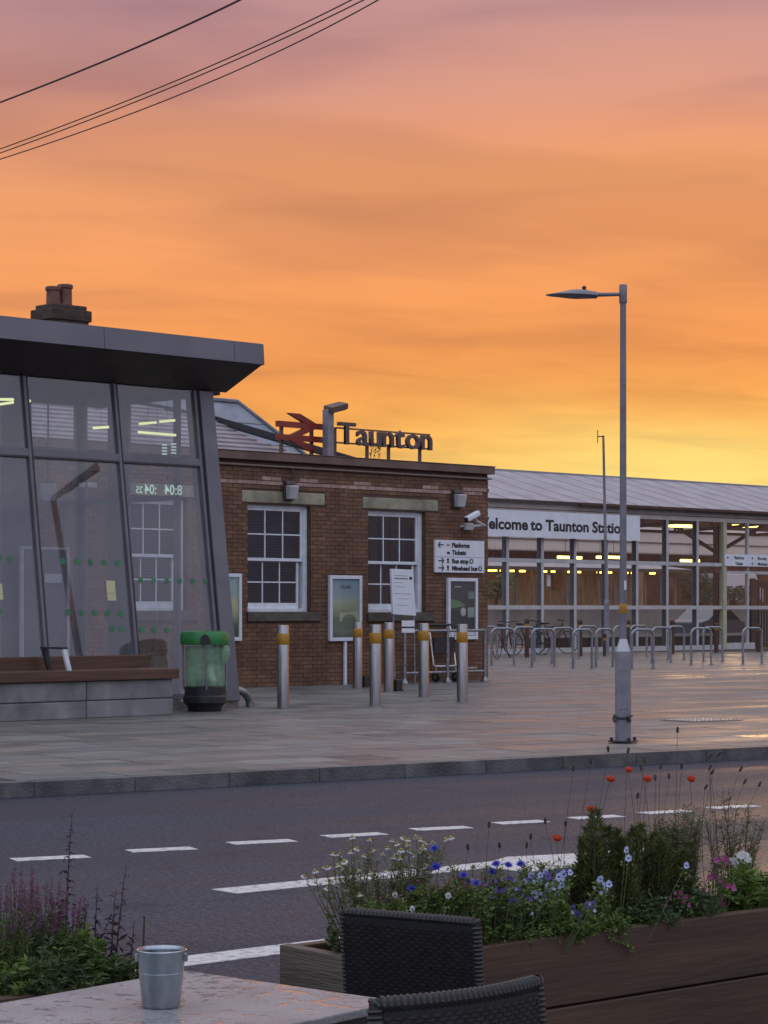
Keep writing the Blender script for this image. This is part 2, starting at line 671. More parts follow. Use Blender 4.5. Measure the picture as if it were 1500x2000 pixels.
# asphalt: dark, damp, with coarse grain and broad patches of different gloss
def asphalt():
    m = bpy.data.materials.new('damp_asphalt')
    m.use_nodes = True
    nd, lk = m.node_tree.nodes, m.node_tree.links
    b = nd['Principled BSDF']
    g = nd.new('ShaderNodeNewGeometry')
    mp = nd.new('ShaderNodeMapping')
    mp.inputs['Rotation'].default_value = (0, 0, -KA)
    lk.new(g.outputs['Position'], mp.inputs[0])
    st = nd.new('ShaderNodeMapping')
    st.inputs['Scale'].default_value = (0.16, 0.9, 1)
    lk.new(mp.outputs[0], st.inputs[0])
    big = nd.new('ShaderNodeTexNoise')
    big.inputs['Scale'].default_value = 0.9
    big.inputs['Detail'].default_value = 5
    big.inputs['Distortion'].default_value = 0.6
    lk.new(st.outputs[0], big.inputs['Vector'])
    gr = nd.new('ShaderNodeTexNoise')
    gr.inputs['Scale'].default_value = 34
    gr.inputs['Detail'].default_value = 3
    lk.new(mp.outputs[0], gr.inputs['Vector'])
    vo = nd.new('ShaderNodeTexVoronoi')
    vo.inputs['Scale'].default_value = 60
    lk.new(mp.outputs[0], vo.inputs['Vector'])
    c = ramp(nd, lk, big.outputs[0], [(0.3, (0.025, 0.031, 0.047)), (0.7, (0.050, 0.058, 0.080))])
    pt2 = nd.new('ShaderNodeTexVoronoi')
    pt2.feature = 'F1'
    pt2.inputs['Scale'].default_value = 0.55
    st2 = nd.new('ShaderNodeMapping')
    st2.inputs['Scale'].default_value = (0.22, 1.0, 1)
    lk.new(mp.outputs[0], st2.inputs[0])
    lk.new(st2.outputs[0], pt2.inputs['Vector'])
    bwp = nd.new('ShaderNodeRGBToBW')
    lk.new(pt2.outputs['Color'], bwp.inputs[0])
    c = mixc(nd, lk, 0.6, c, ramp(nd, lk, bwp.outputs[0], [(0.25, (0.78, 0.79, 0.82)), (0.75, (1.18, 1.17, 1.14))]), 'MULTIPLY')
    oil = nd.new('ShaderNodeTexNoise')
    oil.inputs['Scale'].default_value = 2.3
    oil.inputs['Detail'].default_value = 6
    lk.new(mp.outputs[0], oil.inputs['Vector'])
    c = mixc(nd, lk, 0.8, c, ramp(nd, lk, oil.outputs[0], [(0.30, (0.6, 0.6, 0.62)), (0.42, (1, 1, 1))]), 'MULTIPLY')
    c2 = ramp(nd, lk, gr.outputs[0], [(0.32, (0.35, 0.35, 0.36)), (0.68, (1.65, 1.65, 1.72))])
    c = mixc(nd, lk, 1.0, c, c2, 'MULTIPLY')
    lk.new(c, b.inputs['Base Color'])
    mr = nd.new('ShaderNodeMapRange')
    mr.inputs['From Min'].default_value = 0.33
    mr.inputs['From Max'].default_value = 0.67
    mr.inputs['To Min'].default_value = 0.42
    mr.inputs['To Max'].default_value = 0.66
    lk.new(big.outputs[0], mr.inputs['Value'])
    lk.new(mr.outputs[0], b.inputs['Roughness'])
    b.inputs['Specular IOR Level'].default_value = 0.26
    h = math_node(nd, lk, 'ADD', math_node(nd, lk, 'MULTIPLY', vo.outputs['Distance'], -0.6), gr.outputs[0])
    bp = nd.new('ShaderNodeBump')
    bp.inputs['Strength'].default_value = 1.0
    bp.inputs['Distance'].default_value = 0.03
    lk.new(h, bp.inputs['Height'])
    lk.new(bp.outputs[0], b.inputs['Normal'])
    return m


TE = Vector((-0.30, 8.45, 0))           # a point on the near edge of the road


def tedge(x):
    return TE + ku * x


q = [KP(-60, 0, ROAD), None, None, KP(90, 0, ROAD)]
q[1], q[2] = tedge(-60), tedge(90)
q[1].z = q[2].z = ROAD
lo = [Vector((p.x, p.y, -0.2)) for p in q]
road = MB().hexa([lo[0], lo[1], lo[2], lo[3], q[0], q[1], q[2], q[3]]).build('road', asphalt())
road['kind'] = 'structure'

tq = [tedge(-60) - kv * 30, tedge(90) - kv * 30, tedge(90) - kv * 0.002, tedge(-60) - kv * 0.002]
mb = MB().hexa([(p.x, p.y, -0.21) for p in tq] + [(p.x, p.y, TERR) for p in tq])
terr = mb.build('terrace', pm('terrace_concrete', (0.09, 0.085, 0.08), (0.14, 0.13, 0.12), 3, 0.55, 0, 0.3, 60))
terr['kind'] = 'structure'

# painted markings, each a thin sheet 4 mm above the asphalt
def road_paint():
    m = pm('road_paint', (0.26, 0.26, 0.26), (0.58, 0.57, 0.55), 22, 0.55, 0, 0.5, 60, world_co=True, edge=(0.34, 0.50), detail=9)
    return m


M_paint = road_paint()


def strip(a, b, w, z=0.004):
    a, b = Vector(a), Vector(b)
    d = (b - a).normalized()
    n = Vector((-d.y, d.x, 0)) * w / 2
    pts = [a - n, b - n, b + n, a + n]
    mb = MB().hexa([(p.x, p.y, 0.0008) for p in pts] + [(p.x, p.y, z) for p in pts])
    return mb


marks = bpy.data.objects.new('road_marking', None)
COL.objects.link(marks)
marks['kind'] = 'structure'
for (x0, y0, x1, y1) in [(26, 1680, 170, 1673), (252, 1663, 378, 1657), (450, 1648, 572, 1642), (636, 1634.5, 748, 1628.5), (808, 1621, 915, 1616),
                         (970, 1609, 1063, 1604), (1117, 1599, 1210, 1594), (1255, 1589, 1344, 1584), (1386, 1579, 1474, 1574)]:
    strip(G(x0, y0, 0), G(x1, y1, 0), 0.17).build('dash', M_paint, marks)
strip(G(438, 1742, 0), G(985, 1687, 0), 0.23).build('line', M_paint, marks)
pw = [G(x, y, 0) for x, y in ((925, 1694), (1030, 1704), (1330, 1672), (1330, 1652), (1130, 1668), (990, 1675))]
MB().prism([(p.x, p.y, 0.0015) for p in pw], (0, 0, 0.004)).build('filled_wedge', M_paint, marks)
strip(G(-150, 1942, 0), G(1100, 1786, 0), 0.22).build('line', M_paint, marks)

# kerb stones
kb = MB()
P = [KP(-60, 0.004, 0), KP(90, 0.004, 0), KP(90, 0.146, 0), KP(-60, 0.146, 0)]
kb.hexa([(p.x, p.y, -0.1) for p in P] + [(p.x, p.y, 0.112) for p in P])
kerb = kb.build('kerb', pm('kerb_mortar', (0.05, 0.05, 0.05), (0.07, 0.07, 0.07), 9, 0.8))
kerb['kind'] = 'structure'
M_kerb = pm('kerb_granite', (0.070, 0.070, 0.072), (0.125, 0.122, 0.12), 5, 0.5, 0, 0.4, 50, rnd=0.10, detail=8, stain=0.4)
ks = MB().box(0.001, 0.913, -0.004, 0.15, -0.09, PLAZA)
kme = None
ki0 = int(-12)
for i in range(-12, 40):
    if kme is None:
        bm = bmesh.new()
        me = mesh_only(ks, 'kerb_stone', M_kerb)
        bm.from_mesh(me)
        bmesh.ops.bevel(bm, geom=[e for e in bm.edges], offset=0.005, segments=2, affect='EDGES')
        bm.to_mesh(me)
        bm.free()
        kme = me
    p = KP(i * 0.914 + 0.30, 0, 0)
    child(kme, 'kerb_stone', kerb, (p.x, p.y, random.uniform(-0.002, 0.002)), (0, 0, KA + random.uniform(-0.002, 0.002)))

# pavement: bed plus slabs
pb = MB()
P = [KP(-60, 0.15, 0), KP(95, 0.15, 0), KP(95, 75, 0), KP(-60, 75, 0)]
pb.hexa([(p.x, p.y, -0.15) for p in P] + [(p.x, p.y, PLAZA - 0.007) for p in P])
pave = pb.build('pavement', pm('paving_joint_sand', (0.03, 0.028, 0.026), (0.045, 0.042, 0.039), 5, 0.7, world_co=True))
pave['kind'] = 'structure'


def slabmat(name, mode):
    m = bpy.data.materials.new(name)
    m.use_nodes = True
    nd, lk = m.node_tree.nodes, m.node_tree.links
    b = nd['Principled BSDF']
    g = nd.new('ShaderNodeNewGeometry')
    mp = nd.new('ShaderNodeMapping')
    mp.inputs['Rotation'].default_value = (0, 0, -KA)
    lk.new(g.outputs['Position'], mp.inputs[0])
    if mode == 'obj':
        oi = nd.new('ShaderNodeObjectInfo')
        base = oi.outputs['Color']
    else:
        at = nd.new('ShaderNodeAttribute')
        at.attribute_name = 'slabcol'
        base = at.outputs['Color']
    no = nd.new('ShaderNodeTexNoise')
    no.inputs['Scale'].default_value = 2.4
    no.inputs['Detail'].default_value = 7
    no.inputs['Roughness'].default_value = 0.65
    lk.new(mp.outputs[0], no.inputs['Vector'])
    v = ramp(nd, lk, no.outputs[0], [(0.3, (0.72, 0.72, 0.74)), (0.7, (1.22, 1.2, 1.16))])
    c = mixc(nd, lk, 1.0, base, v, 'MULTIPLY')
    gum = nd.new('ShaderNodeTexVoronoi')
    gum.inputs['Scale'].default_value = 1.9
    lk.new(mp.outputs[0], gum.inputs['Vector'])
    gs_ = ramp(nd, lk, gum.outputs['Distance'], [(0.045, (0.45, 0.45, 0.46)), (0.07, (1, 1, 1))])
    c = mixc(nd, lk, 0.8, c, gs_, 'MULTIPLY')
    lk.new(c, b.inputs['Base Color'])
    st = nd.new('ShaderNodeMapping')
    st.inputs['Scale'].default_value = (0.35, 1.0, 1)
    lk.new(mp.outputs[0], st.inputs[0])
    wet = nd.new('ShaderNodeTexNoise')
    wet.inputs['Scale'].default_value = 1.1
    wet.inputs['Detail'].default_value = 6
    lk.new(st.outputs[0], wet.inputs['Vector'])
    mr = nd.new('ShaderNodeMapRange')
    mr.inputs['From Min'].default_value = 0.36
    mr.inputs['From Max'].default_value = 0.62
    mr.inputs['To Min'].default_value = 0.33
    mr.inputs['To Max'].default_value = 0.56
    lk.new(wet.outputs[0], mr.inputs['Value'])
    bw = nd.new('ShaderNodeRGBToBW')
    lk.new(base, bw.inputs[0])
    dv = math_node(nd, lk, 'MULTIPLY', math_node(nd, lk, 'SUBTRACT', bw.outputs[0], 0.14), 3.0)
    lk.new(math_node(nd, lk, 'ADD', mr.outputs[0], dv, True), b.inputs['Roughness'])
    b.inputs['Specular IOR Level'].default_value = 0.4
    nb = nd.new('ShaderNodeTexNoise')
    nb.inputs['Scale'].default_value = 38
    nb.inputs['Detail'].default_value = 5
    lk.new(mp.outputs[0], nb.inputs['Vector'])
    bp = nd.new('ShaderNodeBump')
    bp.inputs['Strength'].default_value = 0.5
    bp.inputs['Distance'].default_value = 0.012
    lk.new(nb.outputs[0], bp.inputs['Height'])
    lk.new(bp.outputs[0], b.inputs['Normal'])
    return m


M_slab_o, M_slab_s = slabmat('paving_stone', 'obj'), slabmat('paving_stone_far', 'attr')
PAL = [(0.150, 0.145, 0.135), (0.128, 0.128, 0.126), (0.165, 0.152, 0.132), (0.140, 0.124, 0.112), (0.118, 0.122, 0.118), (0.155, 0.135, 0.118), (0.175, 0.168, 0.155)]
rnds = random.Random(11)
slabs = []
row, y = 0, 0.152
while y < 74:
    dy = rnds.choice((0.42, 0.5, 0.58))
    x = -10 + rnds.uniform(-0.5, 0)
    while x < 80:
        dx = rnds.choice((0.55, 0.7, 0.85, 1.0))
        c = KP(x + dx / 2, y + dy / 2, PLAZA)
        pxx = CX + F * c.x / c.y
        if c.y > 5 and -90 < pxx < 1590 and c.y < 72:
            slabs.append((c.y, x, y, dx, dy, rnds.uniform(-0.0015, 0.0015), rnds.choice(PAL), rnds.uniform(0.85, 1.15)))
        x += dx
    y += dy
slabs.sort()
shared = {}
for (d_, x, y, dx, dy, dz, c, k) in slabs[:300]:
    key = (dx, dy)
    if key not in shared:
        shared[key] = mesh_only(MB().box(0.006, dx - 0.006, 0.006, dy - 0.006, -0.03, 0.0), 'paving_slab', M_slab_o)
    p = KP(x, y, 0)
    o = child(shared[key], 'paving_slab', pave, (p.x, p.y, PLAZA + dz), (rnds.uniform(-0.0015, 0.0015), rnds.uniform(-0.0015, 0.0015), KA))
    o.color = (c[0] * k, c[1] * k, c[2] * k, 1)
mb = MB()
cols = []
for (d_, x, y, dx, dy, dz, c, k) in slabs[300:]:
    P = [KP(x + 0.007, y + 0.007, 0), KP(x + dx - 0.007, y + 0.007, 0), KP(x + dx - 0.007, y + dy - 0.007, 0), KP(x + 0.007, y + dy - 0.007, 0)]
    mb.hexa([(p.x, p.y, PLAZA - 0.03) for p in P] + [(p.x, p.y, PLAZA + dz * 0.5) for p in P])
    cols += [(c[0] * k, c[1] * k, c[2] * k, 1)] * 24
far = mb.build('far_paving_slabs', M_slab_s, pave, kind='stuff')
ca = far.data.color_attributes.new('slabcol', 'FLOAT_COLOR', 'CORNER')
for i, c in enumerate(cols):
    ca.data[i].color = c

# ------------------------------------------------------------------ brick station building
TOPZ = BB.z_at(956, 912.5)              # top of the parapet
bb = thing('brick_building', 'low brown brick station building with parapet and two white sash windows', 'building', BB.o, BB.a)
S0, S1 = -9.0, BB.s_at(953)
M_mortar = pm('lime_mortar', (0.082, 0.046, 0.030), (0.115, 0.066, 0.043), 5, 0.9, 0, 0.3)
M_stone = pm('limestone', (0.23, 0.215, 0.15), (0.34, 0.315, 0.22), 5, 0.75, 0, 0.25, 40, stain=0.3)
M_sillstone = pm('dark_stone_sill', (0.06, 0.05, 0.04), (0.10, 0.085, 0.065), 6, 0.7, 0, 0.3)
wins = []
for (x0, x1, yt, yb) in ((486, 604, 988, 1194), (721, 828, 1000, 1195), (250, 362, 974, 1192)):
    mid = (x0 + x1) / 2
    wins.append((BB.s_at(x0 - 2), BB.s_at(x1 + 3), BB.z_at(mid, yb + 1), BB.z_at(mid, yt - 2)))
FASC0 = TOPZ - 0.145


def rect_minus(x0, x1, z0, z1, holes):
    out = [(x0, x1)]
    for (a, b, c, d) in holes:
        if z1 <= c + 0.001 or z0 >= d - 0.001:
            continue
        nxt = []
        for (p, q_) in out:
            if q_ <= a or p >= b:
                nxt.append((p, q_))
                continue
            if p < a:
                nxt.append((p, a))
            if q_ > b:
                nxt.append((b, q_))
        out = nxt
    return out


# wall core in bands, cut round the window openings
mb = MB()
zs = sorted(set([0.0, TOPZ - 0.03] + [w[2] for w in wins] + [w[3] for w in wins]))
for z0, z1 in zip(zs, zs[1:]):
    for a, b in rect_minus(S0, S1 - 0.006, z0, z1, [(w[0], w[1], w[2], w[3]) for w in wins]):
        mb.box(a, b, 0.008, 0.32, z0, z1)
mb.build('wall', M_mortar, bb)
MB().box(S1 - 0.32, S1 - 0.008, 0.32, 7.5, 0, TOPZ - 0.031).build('side_wall', M_mortar, bb)
MB().box(S0, S1 - 0.33, 6.9, 7.2, 0, TOPZ - 0.25).build('rear_wall', M_mortar, bb)
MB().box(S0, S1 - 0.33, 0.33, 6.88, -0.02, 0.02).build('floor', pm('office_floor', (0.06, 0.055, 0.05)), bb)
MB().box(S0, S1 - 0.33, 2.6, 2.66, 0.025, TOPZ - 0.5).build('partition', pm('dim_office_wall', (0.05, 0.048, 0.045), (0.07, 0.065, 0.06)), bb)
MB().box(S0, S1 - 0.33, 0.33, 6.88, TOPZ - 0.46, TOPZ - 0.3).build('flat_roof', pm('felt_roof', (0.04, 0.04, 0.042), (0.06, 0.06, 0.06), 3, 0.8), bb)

M_brick = pm('brown_stock_brick', (0.125, 0.062, 0.034), (0.185, 0.095, 0.053), 5, 0.8, 0, 0.35, 60, rnd=0.18, stain=0.26)
M_brick_s = pm('brown_stock_brick_wall', (0.125, 0.062, 0.034), (0.185, 0.095, 0.053), 3, 0.8, 0, 0.35, 60, island=0.18, stain=0.26)
M_pink = pm('pale_pink_brick', (0.30, 0.185, 0.150), (0.44, 0.29, 0.24), 5, 0.8, 0, 0.3, 60, rnd=0.16)
lint, sills = [], []
for w in wins:
    lint.append((w[0] - 0.14, w[1] + 0.34, w[3] + 0.025, w[3] + 0.235))
    sills.append((w[0] - 0.03, w[1] + 0.22, w[2] - 0.17, w[2] - 0.005))
blocked = [(w[0], w[1], w[2], w[3]) for w in wins] + [(a - 0.006, b + 0.006, c - 0.004, d + 0.004) for a, b, c, d in lint + sills]
BL, BH = 0.225, 0.075
courses = []
k = 0
z = 0.0
while z < FASC0 - 0.07:
    x = S0 - (BL / 2 if k % 2 else 0)
    while x < S1:
        a0, b0 = max(x + 0.005, S0), min(x + BL - 0.005, S1)
        if b0 - a0 > 0.03:
            for a, b in rect_minus(a0, b0, z + 0.005, z + BH - 0.005, blocked):
                if b - a > 0.03:
                    courses.append((k, a, b, z + 0.005, z + BH - 0.005))
        x += BL
    z += BH
    k += 1
NC = k
rb = random.Random(5)
single, rest = [], []
for c in courses:
    full = abs((c[2] - c[1]) - (BL - 0.01)) < 1e-4
    pale = c[0] in (NC - 4, NC - 5)
    if c[1] > 0.0 and full and (pale or (0.9 < c[3])):
        single.append((0 if pale else 1, c[1], c))
    else:
        rest.append(c)
single.sort(key=lambda t: (t[0], t[1]))
brick_me = mesh_only(MB().box(-BL / 2 + 0.005, BL / 2 - 0.005, -0.004, 0.02, -BH / 2 + 0.005, BH / 2 - 0.005), 'brick', M_brick)
pink_me = mesh_only(MB().box(-BL / 2 + 0.005, BL / 2 - 0.005, -0.006, 0.02, -BH / 2 + 0.005, BH / 2 - 0.005), 'brick', M_pink)
for t in single[:300]:
    k_, a, b, z0, z1 = t[2]
    proud = -0.022 if k_ == NC - 4 else (-0.010 if k_ == NC - 5 else 0.0)
    me = pink_me if (t[0] == 0 and (k_ == NC - 5 or rb.random() < 0.35)) else brick_me
    child(me, 'brick', bb, ((a + b) / 2, proud + rb.uniform(-0.002, 0.002), (z0 + z1) / 2))
rest += [t[2] for t in single[300:]]
mb = MB()
for (k_, a, b, z0, z1) in rest:
    if a < -8.0:
        continue
    o_ = rb.uniform(-0.002, 0.002) - (0.022 if k_ == NC - 4 else 0)
    mb.box(a, b, -0.004 + o_, 0.02, z0, z1)
mb.build('brick_courses', M_brick_s, bb, kind='stuff')
# parapet band, conduit and its drops
MB().box(S0, S1 + 0.10, -0.10, 0.34, FASC0, TOPZ).build('parapet_band', M_rust, bb, bevel=0.008)
MB().box(S0, S1 + 0.12, -0.115, 0.36, TOPZ + 0.002, TOPZ + 0.014).build('coping', M_rust, bb, bevel=0.006)
zc = BB.z_at(690, 920, -0.06)
mb = MB().tube([(S0 + 1, -0.05, zc), (S1 + 0.04, -0.05, zc)], 0.018, 8)
mb.build('conduit', pm('painted_conduit', (0.16, 0.115, 0.10), (0.2, 0.15, 0.13), 8, 0.5), bb, smooth=True)
for w, l, s in zip(wins, lint, sills):
    MB().box(l[0], l[1], -0.012, 0.10, l[2], l[3]).build('lintel', M_stone, bb, bevel=0.012)
    MB().box(s[0], s[1], -0.05, 0.16, s[2], s[3]).build('sill', M_sillstone, bb, bevel=0.010)
M_wglass = glass('office_glass', (0.72, 0.75, 0.80), 0.055)
M_blind = pm('blind_slats', (0.050, 0.055, 0.066), (0.07, 0.075, 0.088), 3, 0.5)
for wi, w in enumerate(wins):
    a, b, z0, z1 = w
    fy = 0.10
    zm = z0 + (z1 - z0) * 0.485
    mb = MB()
    mb.box(a, a + 0.05, fy, fy + 0.12, z0, z1).box(b - 0.10, b, fy, fy + 0.12, z0, z1)
    mb.box(a + 0.05, b - 0.10, fy, fy + 0.12, z1 - 0.06, z1).box(a + 0.05, b - 0.10, fy, fy + 0.12, z0, z0 + 0.06)
    win = mb.build('window', M_white, bb, bevel=0.004)
    # upper sash in front, lower sash behind
    for nm, za, zb, yy, bot in (('upper_sash', zm - 0.02, z1 - 0.06, fy + 0.015, 0.055), ('lower_sash', z0 + 0.06, zm + 0.02, fy + 0.065, 0.10)):
        mb = MB()
        xa, xb = a + 0.052, b - 0.102
        if nm == 'lower_sash':
            xb -= 0.05
        mb.box(xa, xa + 0.03, yy, yy + 0.035, za, zb).box(xb - 0.05, xb, yy, yy + 0.035, za, zb)
        mb.box(xa + 0.03, xb - 0.05, yy, yy + 0.035, zb - 0.045, zb).box(xa + 0.03, xb - 0.05, yy, yy + 0.035, za, za + bot)
        mb.build(nm, M_white, win, bevel=0.003)
        ga, gb2, gz0, gz1 = xa + 0.03, xb - 0.05, za + bot, zb - 0.045
        for i in (1, 2):
            xx = ga + (gb2 - ga) * i / 3
            MB().box(xx - 0.012, xx + 0.012, yy + 0.003, yy + 0.03, gz0, gz1).build('glazing_bar', M_white, win)
        zz = (gz0 + gz1) / 2
        MB().box(ga, gb2, yy + 0.001, yy + 0.028, zz - 0.012, zz + 0.012).build('glazing_bar', M_white, win)
        for i in range(3):
            for j in range(2):
                p0, p1 = ga + (gb2 - ga) * i / 3 + 0.012, ga + (gb2 - ga) * (i + 1) / 3 - 0.012
                q0, q1 = (gz0 + 0.0, zz - 0.012) if j == 0 else (zz + 0.012, gz1)
                MB().box(p0, p1, yy + 0.014, yy + 0.018, q0, q1).build('pane', M_wglass, win)
    if wi != 1:
        mb = MB()
        zz = z1 - 0.08
        while zz > z0 + 0.08:
            M_ = Matrix.Translation((0, fy + 0.20, zz)) @ Matrix.Rotation(R(50), 4, 'X')
            mb.box(a + 0.06, b - 0.07, -0.022, 0.022, -0.001, 0.001, M_)
            zz -= 0.05
        mb.build('blind', M_blind, win, kind='stuff')
    else:
        mb = MB()
        for i in range(10):
            xx = a + 0.05 + i * (b - a - 0.1) / 10
            mb.box(xx, xx + 0.09, fy + 0.2 + 0.03 * (i % 2), fy + 0.21 + 0.03 * (i % 2), z0, z1)
        mb.build('curtain', pm('dark_curtain', (0.045, 0.03, 0.028), (0.06, 0.042, 0.038)), win, kind='stuff')

# roofs behind the parapet
def roof_part(name, pts, mat, thick=0.08):
    n = (Vector(pts[1]) - Vector(pts[0])).cross(Vector(pts[2]) - Vector(pts[0])).normalized()
    return MB().prism(pts, n * -thick).build(name, mat, bb)


def BP(px, py, depth):
    s_, z_ = BB.at(px, py, depth)
    return Vector((s_, depth, z_))


M_tileroof = pm('mauve_concrete_tile', (0.20, 0.165, 0.18), (0.28, 0.235, 0.25), 4, 0.55, 0, 0.2, rnd=0.08)
M_slate = pm('pale_grey_slate', (0.17, 0.19, 0.225), (0.24, 0.26, 0.30), 2.5, 0.45, 0, 0.2)
# front tiled slope: rows of long tiles from the eaves up to a dark verge running down to the right
e0, e1 = 1.2, 4.6
lowL = Vector((S0 + 0.4, e0, TOPZ - 0.30))
tipR = BP(700, 899, e0)
upR = BP(531, 853, 2.9)
upL = BP(413, 818, e1)
dirv = (upL - upR)
upLL = upL + dirv * 4.0
zr = lambda yy: lowL.z + (yy - e0) * ((upL.z - lowL.z) / (e1 - e0))


def hip_s(zv):
    """right limit of the tiled slope at a height"""
    pts = [(tipR.z - 0.02, tipR.x), (upR.z, upR.x), (upL.z, upL.x), (upL.z + 0.9, upL.x - 4.5)]
    for (z0, x0), (z1, x1) in zip(pts, pts[1:]):
        if zv <= z1:
            t = (zv - z0) / (z1 - z0)
            return x0 + (x1 - x0) * t
    return pts[-1][1]


slope = (upL.z - lowL.z) / (e1 - e0)
roof = thing_roof = MB().prism([(S0, e0, lowL.z - 0.03), (tipR.x - 0.1, e0, lowL.z - 0.03), (upL.x - 0.1, e1, upL.z - 0.03), (S0, e1 + 0.8, upL.z + 0.8 * slope - 0.03)],
                                (0, 0, -0.10)).build('tiled_roof', M_rust, bb)
zt, i = lowL.z, 0
rowh = 0.105
while zt < upL.z + 0.5:
    y0 = e0 + (zt - lowL.z) / slope
    y1 = y0 + rowh / slope + 0.05
    xr = min(hip_s(zt + 0.05), tipR.x - 0.05)
    x = S0 + (0.3 if i % 2 else 0)
    mb = MB()
    mb.hexa([(S0, y0, zt - 0.02), (xr, y0, zt - 0.02), (xr, y1, zt + rowh - 0.02), (S0, y1, zt + rowh - 0.02),
             (S0, y0, zt + 0.022), (xr, y0, zt + 0.022), (xr, y1, zt + rowh + 0.006), (S0, y1, zt + rowh + 0.006)])
    mb.build('tile_row', M_tileroof, roof)
    zt += rowh
    i += 1
vpts = [Vector((tipR.x + 0.15, e0, tipR.z - 0.06)), Vector((upR.x, 2.9, upR.z)), Vector((upL.x, e1, upL.z)), Vector((upL.x - 4.5, e1 + 2.5, upL.z + 0.9))]
mb = MB()
for a, b in zip(vpts, vpts[1:]):
    mb.hexa([a + Vector((0, -0.08, -0.06)), b + Vector((0, -0.08, -0.06)), b + Vector((0, 0.08, -0.06)), a + Vector((0, 0.08, -0.06)),
             a + Vector((0, -0.08, 0.06)), b + Vector((0, -0.08, 0.06)), b + Vector((0, 0.08, 0.06)), a + Vector((0, 0.08, 0.06))])
mb.build('verge', M_darkmetal, roof)
# rear slate roof rising behind it, with a hip falling to the right
r0 = BP(464, 787, 6.8)
r1 = BP(640, 889, 5.4)
rl = Vector((S0, 6.8, r0.z))
slp = [Vector((S0, 5.0, TOPZ - 0.25)), Vector((r1.x + 0.3, 5.0, TOPZ - 0.25)), r0, rl]
sl = roof_part('slate_roof', slp, M_slate, 0.08)
mb = MB().tube([slp[1] + Vector((0, 0, 0.03)), r0 + Vector((0, 0, 0.03)), rl + Vector((0, 0, 0.03))], 0.05, 6)
mb.build('ridge_tile', M_lead, sl)
mb = MB()
for t in (0.25, 0.5, 0.75):
    a = slp[1] * (1 - t) + r0 * t
    mb.tube([Vector((S0, a.y, a.z + 0.01)), a + Vector((0, 0, 0.01))], 0.012, 4)
mb.build('slate_lap', M_lead, sl, kind='stuff')
MB().prism([slp[1] + Vector((0.02, 0.05, -0.1)), Vector((r1.x + 0.3, 9.5, TOPZ - 0.25)), r0 + Vector((0.02, 0.05, -0.1))], (-0.06, 0, 0)).build('hip_end', M_slate, sl)
# chimney stack with two pots, further along the roof
cd = 9.0
cs0, cz0 = BB.at(66, 640, cd)
cs1, cz1 = BB.at(172, 640, cd)
ct = BB.z_at(116, 592, cd)
M_chim = pm('sooty_brick', (0.045, 0.028, 0.020), (0.085, 0.055, 0.04), 9, 0.85, 0, 0.4, 30)
cw = (cs1 - cs0) * 0.33
cm = (cs0 + cs1) / 2
mb = MB().box(cm - cw, cm + cw, cd - 0.36, cd + 0.36, 0.1, ct - 0.30)
mb.box(cm - cw - 0.05, cm + cw + 0.05, cd - 0.40, cd + 0.40, ct - 0.40, ct - 0.16)
mb.box(cm - cw + 0.03, cm + cw - 0.03, cd - 0.33, cd + 0.33, ct - 0.16, ct - 0.06)
ch = mb.build('chimney', M_chim, bb, bevel=0.02)
mb = MB()
zz = ct - 1.6
i = 0
while zz < ct - 0.44:
    for j in range(7):
        x = cm - cw + 0.02 + (j + 0.5 * (i % 2)) * 0.23
        if x + 0.2 < cm + cw:
            mb.box(x, x + 0.215, cd - 0.372, cd - 0.35, zz, zz + 0.062)
    zz += 0.075
    i += 1
mb.build('chimney_bricks', M_chim, ch, kind='stuff')
for px in (104, 127):
    s_ = BB.s_at(px, cd)
    h = BB.z_at(px, 556 if px > 110 else 560, cd)
    MB().lathe([(0.16, ct - 0.1), (0.15, ct), (0.145, h - 0.09), (0.17, h - 0.08), (0.17, h - 0.02), (0.15, h), (0.11, h), (0.10, h - 0.3)], 20, (s_, cd)).build(
        'chimney_pot', pm('terracotta_pot', (0.13, 0.055, 0.035), (0.19, 0.085, 0.055), 6, 0.7), ch, smooth=True)

# ------------------------------------------------------------------ rooftop sign, double arrow emblem, floodlight pole
SD = 0.55
ROOFZ = TOPZ - 0.30
M_letter = pm('glare_brown_letter', (0.085, 0.05, 0.052), (0.115, 0.072, 0.074), 4, 0.5)  # letter brown lightened to imitate sky glare
M_red = pm('faded_red_enamel', (0.20, 0.020, 0.011), (0.27, 0.030, 0.014), 3, 0.45)
sg = thing('station_name_sign', 'large dark Taunton letters on a rail frame above the brick parapet', 'sign', BB.pt(BB.s_at(660, SD), SD, ROOFZ), BB.a)
sx0 = BB.s_at(660, SD)
sx1 = BB.s_at(843, SD) - sx0
zb = BB.z_at(752, 872.5, SD) - ROOFZ
cap = (BB.z_at(672, 823, SD) - BB.z_at(672, 867, SD))
size = cap / 0.727
letters = []
for ch_ in 'Taunton':
    o = text_obj('letter', ch_, size, M_letter, sg, (0, 0, zb), extrude=0.03, offset=0.014 * size)
    xs_ = [v.co.x for v in o.data.vertices]
    letters.append((o, min(xs_), max(xs_)))
gap = 0.045 * size
tot = sum(b - a for _, a, b in letters) + gap * 6
k = (sx1 + 0.0) / tot
x = 0.0
for o, a, b in letters:
    o.scale = (k, 1, 1)
    o.location.x = x - a * k
    x += (b - a + gap) * k
    o['label'] = 'dark raised letter'
for zz in (zb + 0.02, zb + cap * 0.70):
    MB().box(0.0, sx1, 0.035, 0.065, zz - 0.015, zz + 0.015).build('rail', M_rust, sg)
for px in (660, 723, 765, 826):
    xx = BB.s_at(px, SD) - sx0
    MB().box(xx - 0.028, xx + 0.028, 0.066, 0.11, 0, zb + (cap * 0.72 if px < 700 else 0.06)).build('post', M_rust, sg)

